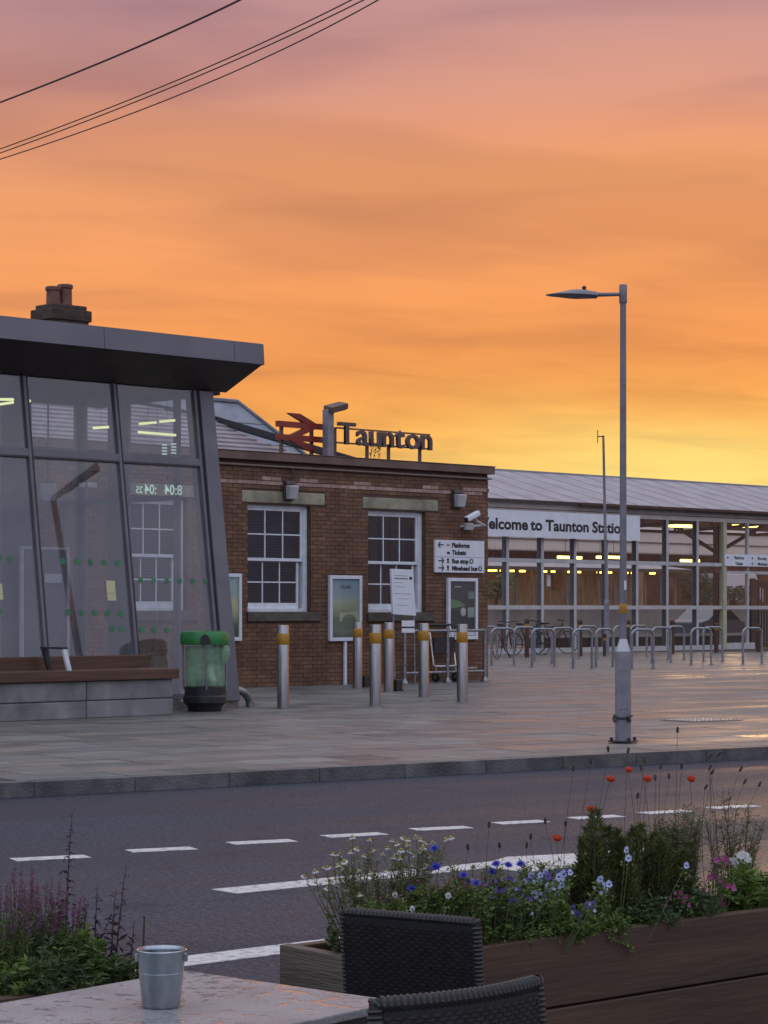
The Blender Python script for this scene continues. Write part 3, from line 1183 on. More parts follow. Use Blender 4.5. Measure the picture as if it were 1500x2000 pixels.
lx0 = BB.s_at(544, SD)
lx1 = BB.s_at(641, SD)
lg = thing('rail_emblem', 'red double arrow railway emblem standing on the parapet roof', 'emblem', BB.pt(lx0, SD, ROOFZ), BB.a)
uw = (lx1 - lx0) / 62
uh = (BB.z_at(590, 830.5, SD) - BB.z_at(590, 856, SD)) / 14.2
ztop = BB.z_at(590, 830.5, SD) - ROOFZ + 12.4 * uh
LP_ = lambda x, y, yy=0.0: (x * uw, yy, ztop - y * uh)
MB().prism([LP_(*p) for p in ((12.8, 0), (39, 12.4), (9, 26.6), (35.2, 39), (49.2, 39), (23, 26.6), (53, 12.4), (26.8, 0))], (0, 0.09, 0)).build('zigzag', M_red, lg)
for yc in (12.4, 26.6):
    MB().box(0, 62 * uw, 0.004, 0.086, ztop - (yc + 3.1) * uh, ztop - (yc - 3.1) * uh).build('bar', M_red, lg)
for u_ in (8.5, 46):
    MB().box(u_ * uw - 0.03, u_ * uw + 0.03, 0.09, 0.14, 0, ztop - 14 * uh).build('post', M_rust, lg)

pd = 0.35
px0, px1 = BB.s_at(634, pd), BB.s_at(648, pd)
fl = thing('floodlight_pole', 'grey square pole with tilted floodlight between the red emblem and the letters', 'floodlight', BB.pt((px0 + px1) / 2, pd, ROOFZ), BB.a)
hz = BB.z_at(641, 800, pd) - ROOFZ
w_ = (px1 - px0) * 0.42
MB().box(-w_, w_, -w_, w_, 0, hz).build('pole', M_steelgrey, fl, bevel=0.006)
Mh = Matrix.Translation((0.16, -0.05, hz + 0.05)) @ Matrix.Rotation(R(-14), 4, 'Y') @ Matrix.Rotation(R(12), 4, 'X')
MB().box(-0.22, 0.20, -0.12, 0.12, -0.05, 0.06, Mh).build('lamp_head', M_rust, fl, bevel=0.015)
MB().box(-0.18, 0.16, -0.10, 0.10, -0.062, -0.052, Mh).build('lens', M_darkmetal, fl)
MB().tube([(0, 0, hz - 0.02), (0.04, -0.02, hz + 0.05)], 0.03, 8).build('bracket', M_darkmetal, fl)

wd = thing('roof_weed', 'spindly weed growing on the parapet beneath the sign letters', 'weed', BB.pt(BB.s_at(738, 0.3), 0.3, TOPZ + 0.03), BB.a)
rw = random.Random(3)
ms, ml = MB(), MB()
for i in range(7):
    x0 = rw.uniform(-0.2, 0.2)
    h = rw.uniform(0.15, 0.55)
    tip = Vector((x0 + rw.uniform(-0.06, 0.1), 0, h))
    ms.tube([(x0, 0, -0.02), (x0 + 0.01, 0.01, h * 0.5), tip], [0.005, 0.004, 0.002], 4)
    for j in range(6):
        t = rw.uniform(0.3, 1)
        ml.leaf((x0 + (tip.x - x0) * t, 0, h * t), (rw.uniform(-1, 1), rw.uniform(-1, 1), 0.4), 0.06, 0.025)
ms.build('stem', pm('dry_stem', (0.05, 0.04, 0.02)), wd)
ml.build('leaves', pm('weed_leaf', (0.04, 0.05, 0.015)), wd, kind='stuff')

# ------------------------------------------------------------------ things on the brick wall
M_frost = pm('frosted_lens', (0.42, 0.41, 0.42), (0.52, 0.50, 0.50), 6, 0.3)
M_hood = pm('dark_brown_hood', (0.045, 0.03, 0.027), (0.06, 0.04, 0.036), 6, 0.55)


def wall_lamp(px0, px1, py0, py1, label):
    s0, z1 = BB.at(px0, py0, -0.02)
    s1, z0 = BB.at(px1, py1, -0.16)
    t = thing('wall_lamp', label, 'lamp', BB.pt((s0 + s1) / 2, -0.03, z0), BB.a, 'bulkhead lamps on the brick wall')
    w, h = (s1 - s0) / 2 * 0.86, z1 - z0
    MB().box(-w, w * 0.9, -0.03, 0.024, 0, h).build('back_plate', M_hood, t, bevel=0.012)
    MB().hexa([(-w, -0.10, h * 0.80), (w * 0.9, -0.10, h * 0.80), (w * 0.9, -0.03, h * 0.80), (-w, -0.03, h * 0.80),
               (-w, -0.06, h), (w * 0.9, -0.06, h), (w * 0.9, -0.03, h), (-w, -0.03, h)]).build('hood', M_hood, t, bevel=0.01)
    MB().hexa([(-w * 0.7, -0.13, 0.02), (w * 0.8, -0.13, 0.02), (w * 0.8, -0.03, 0.02), (-w * 0.7, -0.03, 0.02),
               (-w * 0.85, -0.19, h * 0.72), (w * 0.88, -0.19, h * 0.72), (w * 0.88, -0.03, h * 0.78), (-w * 0.85, -0.03, h * 0.78)]).build('lens', M_frost, t, bevel=0.02, seg=3)
    xk = w * 0.75
    MB().tube([(xk, -0.02, zc - z0 - 0.0), (xk, -0.022, h * 0.9)], 0.011, 6).build('cable', M_hood, t)
    return t


wall_lamp(551, 584, 938, 978, 'bulkhead wall lamp over the stone lintel of the left sash window')
wall_lamp(880, 912, 956, 993, 'bulkhead wall lamp to the right of the right sash window, above the security camera')

cs, cz = BB.at(925, 1008, -0.35)
sc_ = thing('security_camera', 'white bullet security camera on a bracket near the brick corner', 'camera', BB.pt(BB.s_at(912), -0.005, BB.z_at(912, 1028)), BB.a)
zrel = cz - BB.z_at(912, 1028)
xrel = cs - BB.s_at(912)
Mc = Matrix.Translation((xrel, -0.33, zrel)) @ Matrix.Rotation(R(-22), 4, 'Y')
MB().box(-0.2, 0.17, -0.06, 0.06, -0.05, 0.06, Mc).build('housing', M_white, sc_, bevel=0.03, seg=3)
MB().box(-0.215, -0.201, -0.045, 0.045, -0.04, 0.045, Mc).build('lens', M_darkmetal, sc_)
MB().box(-0.12, 0.09, -0.10, 0.0, -0.08, 0.06).build('junction_box', M_frost, sc_, bevel=0.02)
MB().tube([(0.08, -0.06, 0), (0.28, -0.20, 0.02), (xrel + 0.1, -0.33, zrel * 0.5), (xrel + 0.06, -0.33, zrel - 0.03)], 0.025, 8).build('bracket', M_frost, sc_, smooth=True)
MB().tube([(-0.12, -0.03, 0.0), (-0.22, -0.03, -0.01)], 0.02, 8).build('cable_gland', M_frost, sc_)

# direction sign
s0, z1 = BB.at(850, 1053, -0.06)
s1, z0 = BB.at(946, 1119, -0.06)
zA = BB.z_at(897, 1055.5, -0.06)
zB = BB.z_at(897, 1118.5, -0.06)
W_, H_ = s1 - s0, zA - zB
ds = thing('direction_sign', 'white wall sign pointing to Platforms, Tickets and buses on the brick corner', 'sign', BB.pt(s0, -0.06, zB), BB.a)
MB().box(0, W_, 0, 0.05, 0, H_).build('panel', M_whitesign, ds, bevel=0.004)
MB().box(0.03, W_ - 0.03, -0.003, -0.001, H_ * 0.475, H_ * 0.485).build('dividing_line', M_signgrey, ds)
lh = H_ * 0.19
rows = [(0.78, 'Platforms', 'L', None), (0.555, 'Tickets', None, None), (0.29, 'Bus stop', 'R', 1), (0.07, 'Minehead bus', 'R', 2)]


def arrow(par, x, z, L, rev, y=-0.003, mat=M_signblack, th=0.012):
    h = L * 0.38
    sg_ = -1 if rev else 1
    cx_ = x + L / 2
    tip = cx_ + sg_ * L / 2
    MB().box(cx_ - L / 2, cx_ + L / 2, y, y + 0.002, z - th, z + th).build('arrow', mat, par)
    for s_ in (1, -1):
        a = Vector((tip, 0, z))
        b = Vector((tip - sg_ * h, 0, z + s_ * h))
        n = Vector((-(b - a).z, 0, (b - a).x)).normalized() * th
        pts = [a + n, b + n, b - n, a - n]
        MB().prism([(p.x, y - 0.0015, p.z) for p in pts], (0, 0.0012, 0)).build('arrow', mat, par)


M_green = pm('green_badge', (0.03, 0.14, 0.04), None, 5, 0.5)
for zf, txt, ar, badge in rows:
    zz = H_ * zf
    o = text_obj('lettering', txt, lh, M_signblack, ds, (W_ * 0.335, -0.002, zz), 0.001, 0.006, xs=1.12)
    wdt = max(v.co.x for v in o.data.vertices)
    lim = W_ * (0.52 if txt == 'Minehead bus' else 0.36)
    if wdt > lim:
        o.scale.x = lim / wdt
        wdt = lim
    if ar:
        arrow(ds, W_ * 0.06, zz + lh * 0.36, W_ * 0.11, ar == 'L')
    if ar == 'R':
        MB().box(W_ * 0.235, W_ * 0.275, -0.003, -0.001, zz + lh * 0.35, zz + lh * 0.75).build('bus_symbol', M_signblack, ds)
        MB().box(W_ * 0.235, W_ * 0.275, -0.003, -0.001, zz + lh * 0.0, zz + lh * 0.27).build('bus_symbol', M_signblack, ds)
    elif txt == 'Tickets':
        MB().box(W_ * 0.235, W_ * 0.29, -0.003, -0.001, zz + lh * 0.05, zz + lh * 0.45).build('ticket_symbol', M_signblack, ds)
    else:
        MB().box(W_ * 0.225, W_ * 0.29, -0.003, -0.001, zz + lh * 0.22, zz + lh * 0.32).build('train_symbol', M_red, ds)
        MB().box(W_ * 0.225, W_ * 0.29, -0.003, -0.001, zz + lh * 0.42, zz + lh * 0.52).build('train_symbol', M_red, ds)
    if badge:
        cxx, czz, rr = W_ * 0.335 + wdt + W_ * 0.055, zz + lh * 0.36, lh * 0.46
        mb = MB().prism([(cxx + rr * math.cos(t * math.pi / 10), -0.003, czz + rr * math.sin(t * math.pi / 10)) for t in range(20)], (0, 0.002, 0))
        mb.build('badge', M_green, ds)
        MB().box(cxx - rr * 0.3, cxx + rr * 0.3, -0.0045, -0.0035, czz - rr * 0.5, czz + rr * 0.5).build('badge_mark', M_whitesign, ds)


def ramp_art(name, stops, extra=0.0):
    """printed picture: colour bands up the sheet, broken by noise"""
    m = bpy.data.materials.new(name)
    m.use_nodes = True
    nd, lk = m.node_tree.nodes, m.node_tree.links
    b = nd['Principled BSDF']
    t = nd.new('ShaderNodeTexCoord')
    sp = nd.new('ShaderNodeSeparateXYZ')
    lk.new(t.outputs['Generated'], sp.inputs[0])
    no = nd.new('ShaderNodeTexNoise')
    no.inputs['Scale'].default_value = 3.5
    no.inputs['Detail'].default_value = 4
    lk.new(t.outputs['Generated'], no.inputs['Vector'])
    v = math_node(nd, lk, 'ADD', sp.outputs[2], math_node(nd, lk, 'MULTIPLY', math_node(nd, lk, 'SUBTRACT', no.outputs[0], 0.5), extra))
    c = ramp(nd, lk, v, stops)
    lk.new(c, b.inputs['Base Color'])
    b.inputs['Roughness'].default_value = 0.6
    return m


M_case = pm('white_poster_frame', (0.62, 0.65, 0.70), (0.70, 0.72, 0.77), 6, 0.4)
M_cover = glass('poster_cover', (0.98, 0.98, 0.98), 0.03)


def poster(px0, px1, py0, py1, label, art, legs=False):
    mid = (px0 + px1) / 2
    s0, s1 = BB.s_at(px0, -0.08), BB.s_at(px1, -0.08)
    z1, z0 = BB.z_at(mid, py0, -0.08), BB.z_at(mid, py1, -0.08)
    t = thing('poster_case', label, 'poster', BB.pt(s0, -0.08, z0), BB.a, 'framed posters on the brick wall')
    w, h, f = s1 - s0, z1 - z0, 0.065
    mb = MB().box(0, f, 0, 0.07, 0, h).box(w - f, w, 0, 0.07, 0, h).box(f, w - f, 0, 0.07, 0, f).box(f, w - f, 0, 0.07, h - f, h)
    mb.build('frame', M_case, t, bevel=0.006)
    MB().box(f, w - f, 0.035, 0.06, f, h - f).build('poster_sheet', art, t)
    MB().box(f, w - f, 0.010, 0.014, f, h - f).build('cover_glass', M_cover, t)
    if legs:
        for x in (w * 0.5,):
            MB().box(x - 0.03, x + 0.03, 0.02, 0.06, -z0, -0.002).build('leg', M_case, t)
    return t, w, h, f


art1 = ramp_art('bridge_poster_print', [(0.0, (0.10, 0.12, 0.10)), (0.12, (0.20, 0.22, 0.16)), (0.3, (0.16, 0.22, 0.12)), (0.48, (0.34, 0.38, 0.22)),
                                        (0.62, (0.42, 0.46, 0.32)), (0.72, (0.34, 0.41, 0.42)), (1.0, (0.22, 0.34, 0.42))], 0.18)
t, w, h, f = poster(645, 708, 1124, 1252, 'tall framed poster of a landscape with an arched bridge between the sash windows', art1, True)
M_arch = pm('printed_bridge', (0.44, 0.44, 0.30), (0.52, 0.52, 0.36), 8, 0.6)
pts = [(w * 0.32, 0.031, h * 0.30)]
for i in range(13):
    a = math.pi * (1 - i / 12)
    pts.append((w * 0.62 + w * 0.22 * math.cos(a), 0.031, h * 0.30 + h * 0.11 * math.sin(a)))
pts += [(w * 0.92, 0.031, h * 0.30), (w * 0.92, 0.031, h * 0.46), (w * 0.32, 0.031, h * 0.43)]
MB().prism(pts, (0, 0.003, 0)).build('printed_arch', M_arch, t)
text_obj('lettering', 'TRAIN', h * 0.07, M_signgrey, t, (w * 0.5, 0.031, h * 0.80), 0.001, 0.003, 'CENTER', xs=1.2)
art2 = ramp_art('night_poster_print', [(0.0, (0.035, 0.04, 0.05)), (0.3, (0.05, 0.06, 0.055)), (0.45, (0.045, 0.055, 0.05)), (0.7, (0.055, 0.055, 0.055)), (1.0, (0.05, 0.055, 0.075))], 0.1)
t, w, h, f = poster(876, 934, 1129, 1249, 'framed dark poster with green hill and white disc beneath the direction sign', art2)
MB().prism([(f + 0.01, 0.031, h * 0.50), (w * 0.62, 0.031, h * 0.55), (w * 0.4, 0.031, h * 0.63), (f + 0.03, 0.031, h * 0.66)], (0, 0.003, 0)).build('printed_hill', pm('printed_green', (0.10, 0.22, 0.11), (0.14, 0.27, 0.13)), t)
MB().prism([(w * 0.53 + 0.075 * math.cos(i * math.pi / 10), 0.029, h * 0.45 + 0.085 * math.sin(i * math.pi / 10)) for i in range(20)], (0, 0.002, 0)).build('printed_disc', pm('printed_cream', (0.5, 0.52, 0.46)), t)
MB().box(w * 0.68, w - f - 0.01, 0.028, 0.031, h * 0.36, h * 0.52).build('printed_panel', pm('printed_pale_green', (0.30, 0.38, 0.32)), t)
MB().box(w * 0.70, w - f - 0.01, 0.029, 0.031, h * 0.66, h * 0.78).build('printed_vehicle', pm('printed_teal', (0.16, 0.26, 0.22)), t)
MB().box(w * 0.24, w * 0.46, 0.030, 0.031, h * 0.85, h * 0.865).build('printed_line', pm('printed_cream', (0.5, 0.52, 0.46)), t)
MB().box(f + 0.003, w - f - 0.003, 0.024, 0.027, f + 0.01, h * 0.16).build('printed_footer', M_whitesign, t)
art3 = ramp_art('field_poster_print', [(0.0, (0.06, 0.09, 0.08)), (0.2, (0.08, 0.12, 0.09)), (0.36, (0.40, 0.44, 0.22)), (0.55, (0.56, 0.56, 0.30)), (0.75, (0.34, 0.48, 0.40)), (1.0, (0.36, 0.5, 0.52))], 0.15)
poster(428, 473, 1120, 1252, 'framed yellow and green poster half hidden by the grey kiosk pier', art3)

# ------------------------------------------------------------------ leaning notice board in front of the right window
nb_o = BB.pt(BB.s_at(790, -0.75), -0.75, 0)
nb = thing('notice_board', 'leaning white notice panel on two legs in front of the right sash window', 'notice board', nb_o, BB.a)
xz = lambda px, py: (BB.s_at(px, -0.75) - BB.s_at(790, -0.75), BB.z_at(px, py, -0.75))
c4 = [xz(768, 1200), xz(813, 1203), xz(807, 1113), xz(764, 1111)]
MB().prism([(x, 0, z) for x, z in c4], (0, 0.05, 0)).build('panel', M_whitesign, nb, bevel=0.008)


def npt(u, v, y=-0.003):
    a = Vector((*c4[3], 0)) * (1 - u) + Vector((*c4[2], 0)) * u
    b = Vector((*c4[0], 0)) * (1 - u) + Vector((*c4[1], 0)) * u
    p = a * (1 - v) + b * v
    return (p.x, y, p.y)


for (u0, u1, v0, v1, m_) in ((0.12, 0.72, 0.19, 0.215, M_signgrey), (0.12, 0.72, 0.135, 0.145, M_signgrey), (0.80, 0.92, 0.155, 0.215, M_signblack), (0.12, 0.5, 0.29, 0.297, M_signgrey),
                             (0.1, 0.85, 0.53, 0.537, M_signgrey), (0.15, 0.6, 0.38, 0.386, M_signgrey), (0.2, 0.7, 0.64, 0.646, M_signgrey), (0.15, 0.65, 0.78, 0.786, M_signgrey)):
    MB().prism([npt(u0, v0), npt(u1, v0), npt(u1, v1), npt(u0, v1)], (0, 0.002, 0)).build('printed_line', m_, nb)
x0, z0 = xz(770, 1200)
x1, z1 = xz(808, 1200)
for a, b in ((xz(770, 1205), xz(773, 1334)), (xz(810, 1205), xz(812, 1334))):
    MB().tube([(a[0], 0.03, a[1] + 0.1), (b[0], 0.03, 0.0)], 0.02, 8).build('leg', M_zinc, nb)
for (py0, py1) in ((1212, 1224), (1227, 1236)):
    a, b = xz(784, py1), xz(809, py0)
    MB().box(a[0], b[0], -0.012, 0.0, a[1], b[1]).build('label_plate', M_whitesign, nb, bevel=0.004)
a = xz(770, 1226)
b = xz(812, 1226)
MB().tube([(a[0] - 0.02, 0.02, a[1]), (b[0] + 0.02, 0.02, b[1])], 0.018, 8).build('crossbar', M_darkmetal, nb)

# ------------------------------------------------------------------ glazed kiosk on the left
RK = 0.61 / 4.5                          # the front leans back as it rises
GT = 4.49                                # height where glass meets soffit
gk = thing('glass_kiosk', 'grey framed glazed waiting kiosk with raked front and thick flat roof', 'building', GB.o, GB.a)
L0 = -8.0                                # left end, outside the picture
DEP = 3.3


def GP(s, h, off=0.0):
    """point on the raked front; off is distance in front of it"""
    return Vector((s, h * RK - off, h))


def raked(s0, s1, h0, h1, o0, o1):
    return MB().hexa([GP(s0, h0, o1), GP(s1, h0, o1), GP(s1, h0, o0), GP(s0, h0, o0), GP(s0, h1, o1), GP(s1, h1, o1), GP(s1, h1, o0), GP(s0, h1, o0)])


def GPX(px, py):
    """photo point to (s, h) on the raked front"""
    r = Vector(((px - CX) / F, 1.0, -(py - HY) / F))
    c = Vector((0, 0, CZ))
    nrm = (GB.v - Vector((0, 0, RK))).normalized()
    t = (GB.o - c).dot(nrm) / r.dot(nrm)
    p = c + r * t
    return (p - GB.o).dot(GB.u), p.z - GB.z


mul = [-0.27, -1.70, -3.20, -4.70, -6.20, -7.70]
TR = 3.44
raked(-0.25, 0.0, 0.10, GT, -0.28, 0.05).build('pier', M_greymetal, gk, bevel=0.006)
for i, s_ in enumerate(mul):
    raked(s_ - 0.055, s_ - 0.010, 0.14, GT, -0.10, 0.012).build('mullion', M_greymetal, gk)
    raked(s_ - 0.008, s_ + 0.014, 0.14, GT, -0.10, 0.016).build('mullion_gasket', M_darkmetal, gk)
for i in range(len(mul) - 1):
    a, b = mul[i + 1] + 0.016, mul[i] - 0.057
    raked(a, b, TR - 0.02, TR + 0.075, -0.09, 0.010).build('transom', M_greymetal, gk)
    raked(a, b, TR - 0.045, TR - 0.021, -0.09, 0.013).build('transom_gasket', M_darkmetal, gk)
    raked(a, b, 0.14, 0.22, -0.09, 0.010).build('bottom_rail', M_greymetal, gk)
M_kglass = glass('kiosk_glass', (0.93, 0.94, 0.95), 0.065, 0.0, 0.10, (0.26, 0.245, 0.25))
M_rglass = glass('rear_glass', (0.96, 0.97, 0.97), 0.03)
for i in range(len(mul) - 1):
    a, b = mul[i + 1] + 0.016, mul[i] - 0.057
    raked(a, b, 0.22, TR - 0.046, -0.035, -0.025).build('pane', M_kglass, gk)
    raked(a, b, TR + 0.076, GT, -0.035, -0.025).build('pane', M_kglass, gk)
M_plinth = pm('brick_plinth', (0.16, 0.13, 0.11), (0.24, 0.20, 0.17), 8, 0.8, 0, 0.3)
MB().box(L0, -0.001, 0.0, 0.30, 0.0, 0.10).build('plinth', M_plinth, gk)
MB().box(L0, -0.3, 0.302, DEP, 0.0, 0.05).build('floor', pm('kiosk_floor', (0.07, 0.07, 0.075), (0.10, 0.10, 0.105), 4, 0.4), gk)
# roof: sloping soffit, fascia panels and roof deck
A_s = 0.285
A_off = 0.8137
yT = GT * RK
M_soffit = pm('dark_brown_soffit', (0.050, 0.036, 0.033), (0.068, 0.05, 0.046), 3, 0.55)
yF, zF0, zF1 = yT - A_off, 4.84, 5.13
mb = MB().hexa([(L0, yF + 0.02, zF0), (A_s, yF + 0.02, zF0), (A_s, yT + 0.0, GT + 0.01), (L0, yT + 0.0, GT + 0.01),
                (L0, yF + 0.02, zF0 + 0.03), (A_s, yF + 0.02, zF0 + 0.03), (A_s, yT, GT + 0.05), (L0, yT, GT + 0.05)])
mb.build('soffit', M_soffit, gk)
for i in range(18):                       # soffit board joints
    x = A_s - 0.25 - i * 0.45
    MB().hexa([(x - 0.006, yF + 0.03, zF0 - 0.002), (x + 0.006, yF + 0.03, zF0 - 0.002), (x + 0.006, yT - 0.02, GT + 0.016), (x - 0.006, yT - 0.02, GT + 0.016),
               (x - 0.006, yF + 0.03, zF0 + 0.01), (x + 0.006, yF + 0.03, zF0 + 0.01), (x + 0.006, yT - 0.02, GT + 0.026), (x - 0.006, yT - 0.02, GT + 0.026)]).build('soffit_joint', M_darkmetal, gk)
fj = [A_s, GB.at(457, 690, yF)[0], GB.at(203, 660, yF)[0]]
while fj[-1] > L0:
    fj.append(fj[-1] - 2.6)
for a, b in zip(fj[1:], fj):
    MB().hexa([(a + 0.004, yF - 0.02, zF0), (b - 0.004, yF - 0.02, zF0), (b - 0.004, yF + 0.02, zF0), (a + 0.004, yF + 0.02, zF0),
               (a + 0.004, yF + 0.0, zF1), (b - 0.004, yF + 0.0, zF1), (b - 0.004, yF + 0.04, zF1), (a + 0.004, yF + 0.04, zF1)]).build('fascia_panel', M_greymetal, gk)
MB().hexa([(A_s - 0.003, yF + 0.021, zF0 - 0.001), (A_s + 0.02, yF + 0.0, zF0 - 0.001), (A_s + 0.02, DEP + 0.4, GT - 0.05), (A_s - 0.003, DEP + 0.4, GT - 0.05),
           (A_s - 0.003, yF + 0.041, zF1 - 0.004), (A_s + 0.02, yF + 0.02, zF1 - 0.004), (A_s + 0.02, DEP + 0.4, zF1 - 0.12), (A_s - 0.003, DEP + 0.4, zF1 - 0.12)]).build('fascia_end', M_greymetal, gk)
MB().hexa([(L0, yF + 0.045, zF1 - 0.06), (A_s - 0.006, yF + 0.045, zF1 - 0.06), (A_s - 0.006, DEP + 0.35, zF1 - 0.2), (L0, DEP + 0.35, zF1 - 0.2),
           (L0, yF + 0.045, zF1 - 0.015), (A_s - 0.006, yF + 0.045, zF1 - 0.015), (A_s - 0.006, DEP + 0.35, zF1 - 0.14), (L0, DEP + 0.35, zF1 - 0.14)]).build('roof_deck', M_greymetal, gk)
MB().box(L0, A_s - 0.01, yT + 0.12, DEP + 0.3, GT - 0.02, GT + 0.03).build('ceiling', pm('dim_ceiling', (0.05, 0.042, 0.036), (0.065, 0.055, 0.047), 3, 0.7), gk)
# rear wall: solid posts with tall openings between
M_inner = pm('inner_grey_panel', (0.15, 0.145, 0.165), (0.19, 0.185, 0.205), 2, 0.6)
M_innerpale = pm('inner_buff_post', (0.24, 0.215, 0.19), (0.29, 0.26, 0.23), 2, 0.6)
def end_depth(px):
    """depth on the right-hand end wall (x = -0.27) seen under a photo column"""
    a = GB.o + GB.u * -0.27
    k_ = (px - CX) / F
    return (k_ * a.y - a.x) / (GB.v.x - k_ * GB.v.y)


ed = [end_depth(p) for p in (378, 341, 254, 213, 168)]
for y0, y1 in ((ed[0] + 0.3, ed[1]), (ed[2], ed[3]), (DEP - 0.12, DEP + 0.08)):
    MB().box(-0.295, -0.255, y0, y1, 0.05, GT - 0.02).build('end_post', M_inner, gk)
for y0, y1 in ((ed[1], ed[2]), (ed[3], DEP - 0.12)):
    MB().box(-0.279, -0.271, y0, y1, 0.06, GT - 0.025).build('end_pane', M_rglass, gk)
    MB().box(-0.29, -0.26, y0, y1, 2.95, 3.02).build('end_transom', M_inner, gk)
opn = [(62, 150), (-160, 4), (-420, -200)]
edges = [-0.296]
for (p0, p1) in opn:
    edges += [GB.s_at(p1, DEP), GB.s_at(p0, DEP)]
edges.append(L0)
for i in range(0, len(edges) - 1, 2):
    MB().box(edges[i + 1], edges[i], DEP, DEP + 0.08, 0.05, GT - 0.02).build('rear_post', M_inner, gk)
for i in range(1, len(edges) - 1, 2):
    a, b = edges[i + 1], edges[i]
    MB().box(a, b, DEP + 0.03, DEP + 0.038, 0.06, GT - 0.025).build('rear_pane', M_rglass, gk)
    MB().box(a, b, DEP + 0.01, DEP + 0.07, 2.95, 3.02).build('rear_transom', M_inner, gk)
for px in (128, -5):
    s_ = GB.s_at(px, DEP - 0.06)
    MB().box(s_ - 0.05, s_ + 0.05, DEP - 0.10, DEP - 0.004, 0.05, 2.94).build('inner_post', M_innerpale if px != 299 else M_inner, gk)
# inner white door frame with a notice on it
dd = DEP - 0.25
dA, dB = GB.s_at(42, dd), GB.s_at(136, dd)
dz = GB.z_at(90, 1068, dd)
mb = MB().box(dA, dA + 0.04, dd, dd + 0.06, 0.05, dz).box(dB - 0.04, dB, dd, dd + 0.06, 0.05, dz).box(dA + 0.04, dB - 0.04, dd, dd + 0.06, dz - 0.04, dz)
dr = mb.build('inner_door', M_white, gk)
MB().box(dA + 0.04, dB - 0.04, dd + 0.02, dd + 0.04, 0.06, dz - 0.04).build('door_leaf', M_inner, dr)
a, z_ = GB.at(88, 1138, dd - 0.01)
b, z2_ = GB.at(121, 1121, dd - 0.01)
MB().box(a, b, dd - 0.006, dd - 0.002, z_, z2_).build('door_notice', M_whitesign, dr)
# strip lights under the ceiling
M_tube = emit('fluorescent_tube', (0.85, 0.90, 0.38), 1.1)
for (xa, ya, xb, yb, da, db) in ((272, 828, 305, 825, 0.85, 0.85), (312, 823.5, 341, 821, 0.85, 0.85), (270, 844, 343, 850, 0.95, 0.95), (182, 836, 212, 834, 1.6, 1.6), (0, 780, 26, 780, 1.3, 1.3), (-10, 791, 26, 786, 1.3, 1.3), (49, 783, 59, 783, 1.3, 1.3)):
    s0, z0 = GB.at(xa, ya, da)
    s1, z1 = GB.at(xb, yb, db)
    MB().tube([(s0, da, z0), (s1, db, z1)], 0.018, 8).build('strip_light', M_tube, gk)
    MB().tube([((s0 + s1) / 2, (da + db) / 2, (z0 + z1) / 2 + 0.02), ((s0 + s1) / 2, (da + db) / 2, GT - 0.03)], 0.004, 4).build('light_wire', M_darkmetal, gk)
# wall camera and small emergency fitting
s_, z_ = GB.at(94, 962, DEP - 0.4)
MB().lathe([(0.03, z_ - 0.13), (0.10, z_ - 0.12), (0.13, z_ + 0.02), (0.11, z_ + 0.13), (0.03, z_ + 0.135)], 12, (s_, DEP - 0.4)).build('dome_fitting', M_white, gk, smooth=True)
MB().tube([(s_, DEP - 0.4, z_ + 0.1), (s_, DEP - 0.4, GT - 0.03)], 0.012, 6).build('dome_stem', M_inner, gk)
s_, z_ = GB.at(174, 949, DEP - 0.1)
MB().box(s_ - 0.14, s_ + 0.14, DEP - 0.12, DEP - 0.005, z_ - 0.03, z_ + 0.05).build('emergency_light', M_white, gk, bevel=0.02)
# glowing mirrored digits inside stand for a display's reflection in the glass
M_ledrefl = emit('led_reflection_glow', (0.55, 0.85, 0.65), 0.55)
for body, px, py, sz in ((':04', 306, 965, 21), ('25', 279, 963, 15), ('8:04', 356, 967, 22)):
    s_, z_ = GB.at(px, py, 0.8)
    text_obj('led_reflection_digits', body, sz / F * 32 * 1.25, M_ledrefl, gk, (s_, 0.8, z_), 0.001, 0.002, mirror=True, xs=0.95)
for (px, py) in ((322, 876), (340, 874)):
    s_, z_ = GB.at(px, py, 0.8)
    for j in range(4):
        MB().box(s_ - 0.05, s_ + 0.04, 0.8, 0.804, z_ + 0.04 - j * 0.043, z_ + 0.062 - j * 0.043).build('led_reflection_bar', M_ledrefl, gk)
# green manifestation squares on the glass
M_dot = pm('green_sticker', (0.03, 0.15, 0.06), (0.05, 0.20, 0.085), 9, 0.6)
dots = [(125 + i * 27, 1096 + i * 1.0) for i in range(5)] + [(22, 1092), (1, 1090)] + [(277 + i * 25.5, 1133 + i * 0.6) for i in range(6)] + \
       [(135 + i * 26, 1196 + i * 0.6) for i in range(5)] + [(1, 1193)] + [(280, 1229), (304, 1230), (328, 1231), (222, 1228), (239, 1229)]
for (px, py) in dots:
    s_, h_ = GPX(px, py)
    hw = random.uniform(0.034, 0.048)
    MB().prism([GP(s_ + hw * math.cos(q * math.pi / 5), h_ + 0.045 * math.sin(q * math.pi / 5), -0.0225) for q in range(10)], (0, 0.001, 0)).build('glass_sticker', M_dot, gk)
M_note = pm('yellow_paper', (0.50, 0.47, 0.26), (0.56, 0.53, 0.31), 6, 0.7)
for (x0, x1, y0, y1) in ((212, 226, 1134, 1173), (-4, 6, 1140, 1171)):
    s0, h0 = GPX(x0, y1)
    s1, h1 = GPX(x1, y0)
    raked(s0, s1, h0, h1, -0.0235, -0.022).build('paper_notice', M_note, gk)
    raked(s0 + 0.02, s1 - 0.02, h0 + (h1 - h0) * 0.35, h0 + (h1 - h0) * 0.37, -0.0215, -0.021).build('notice_line', M_signgrey, gk)
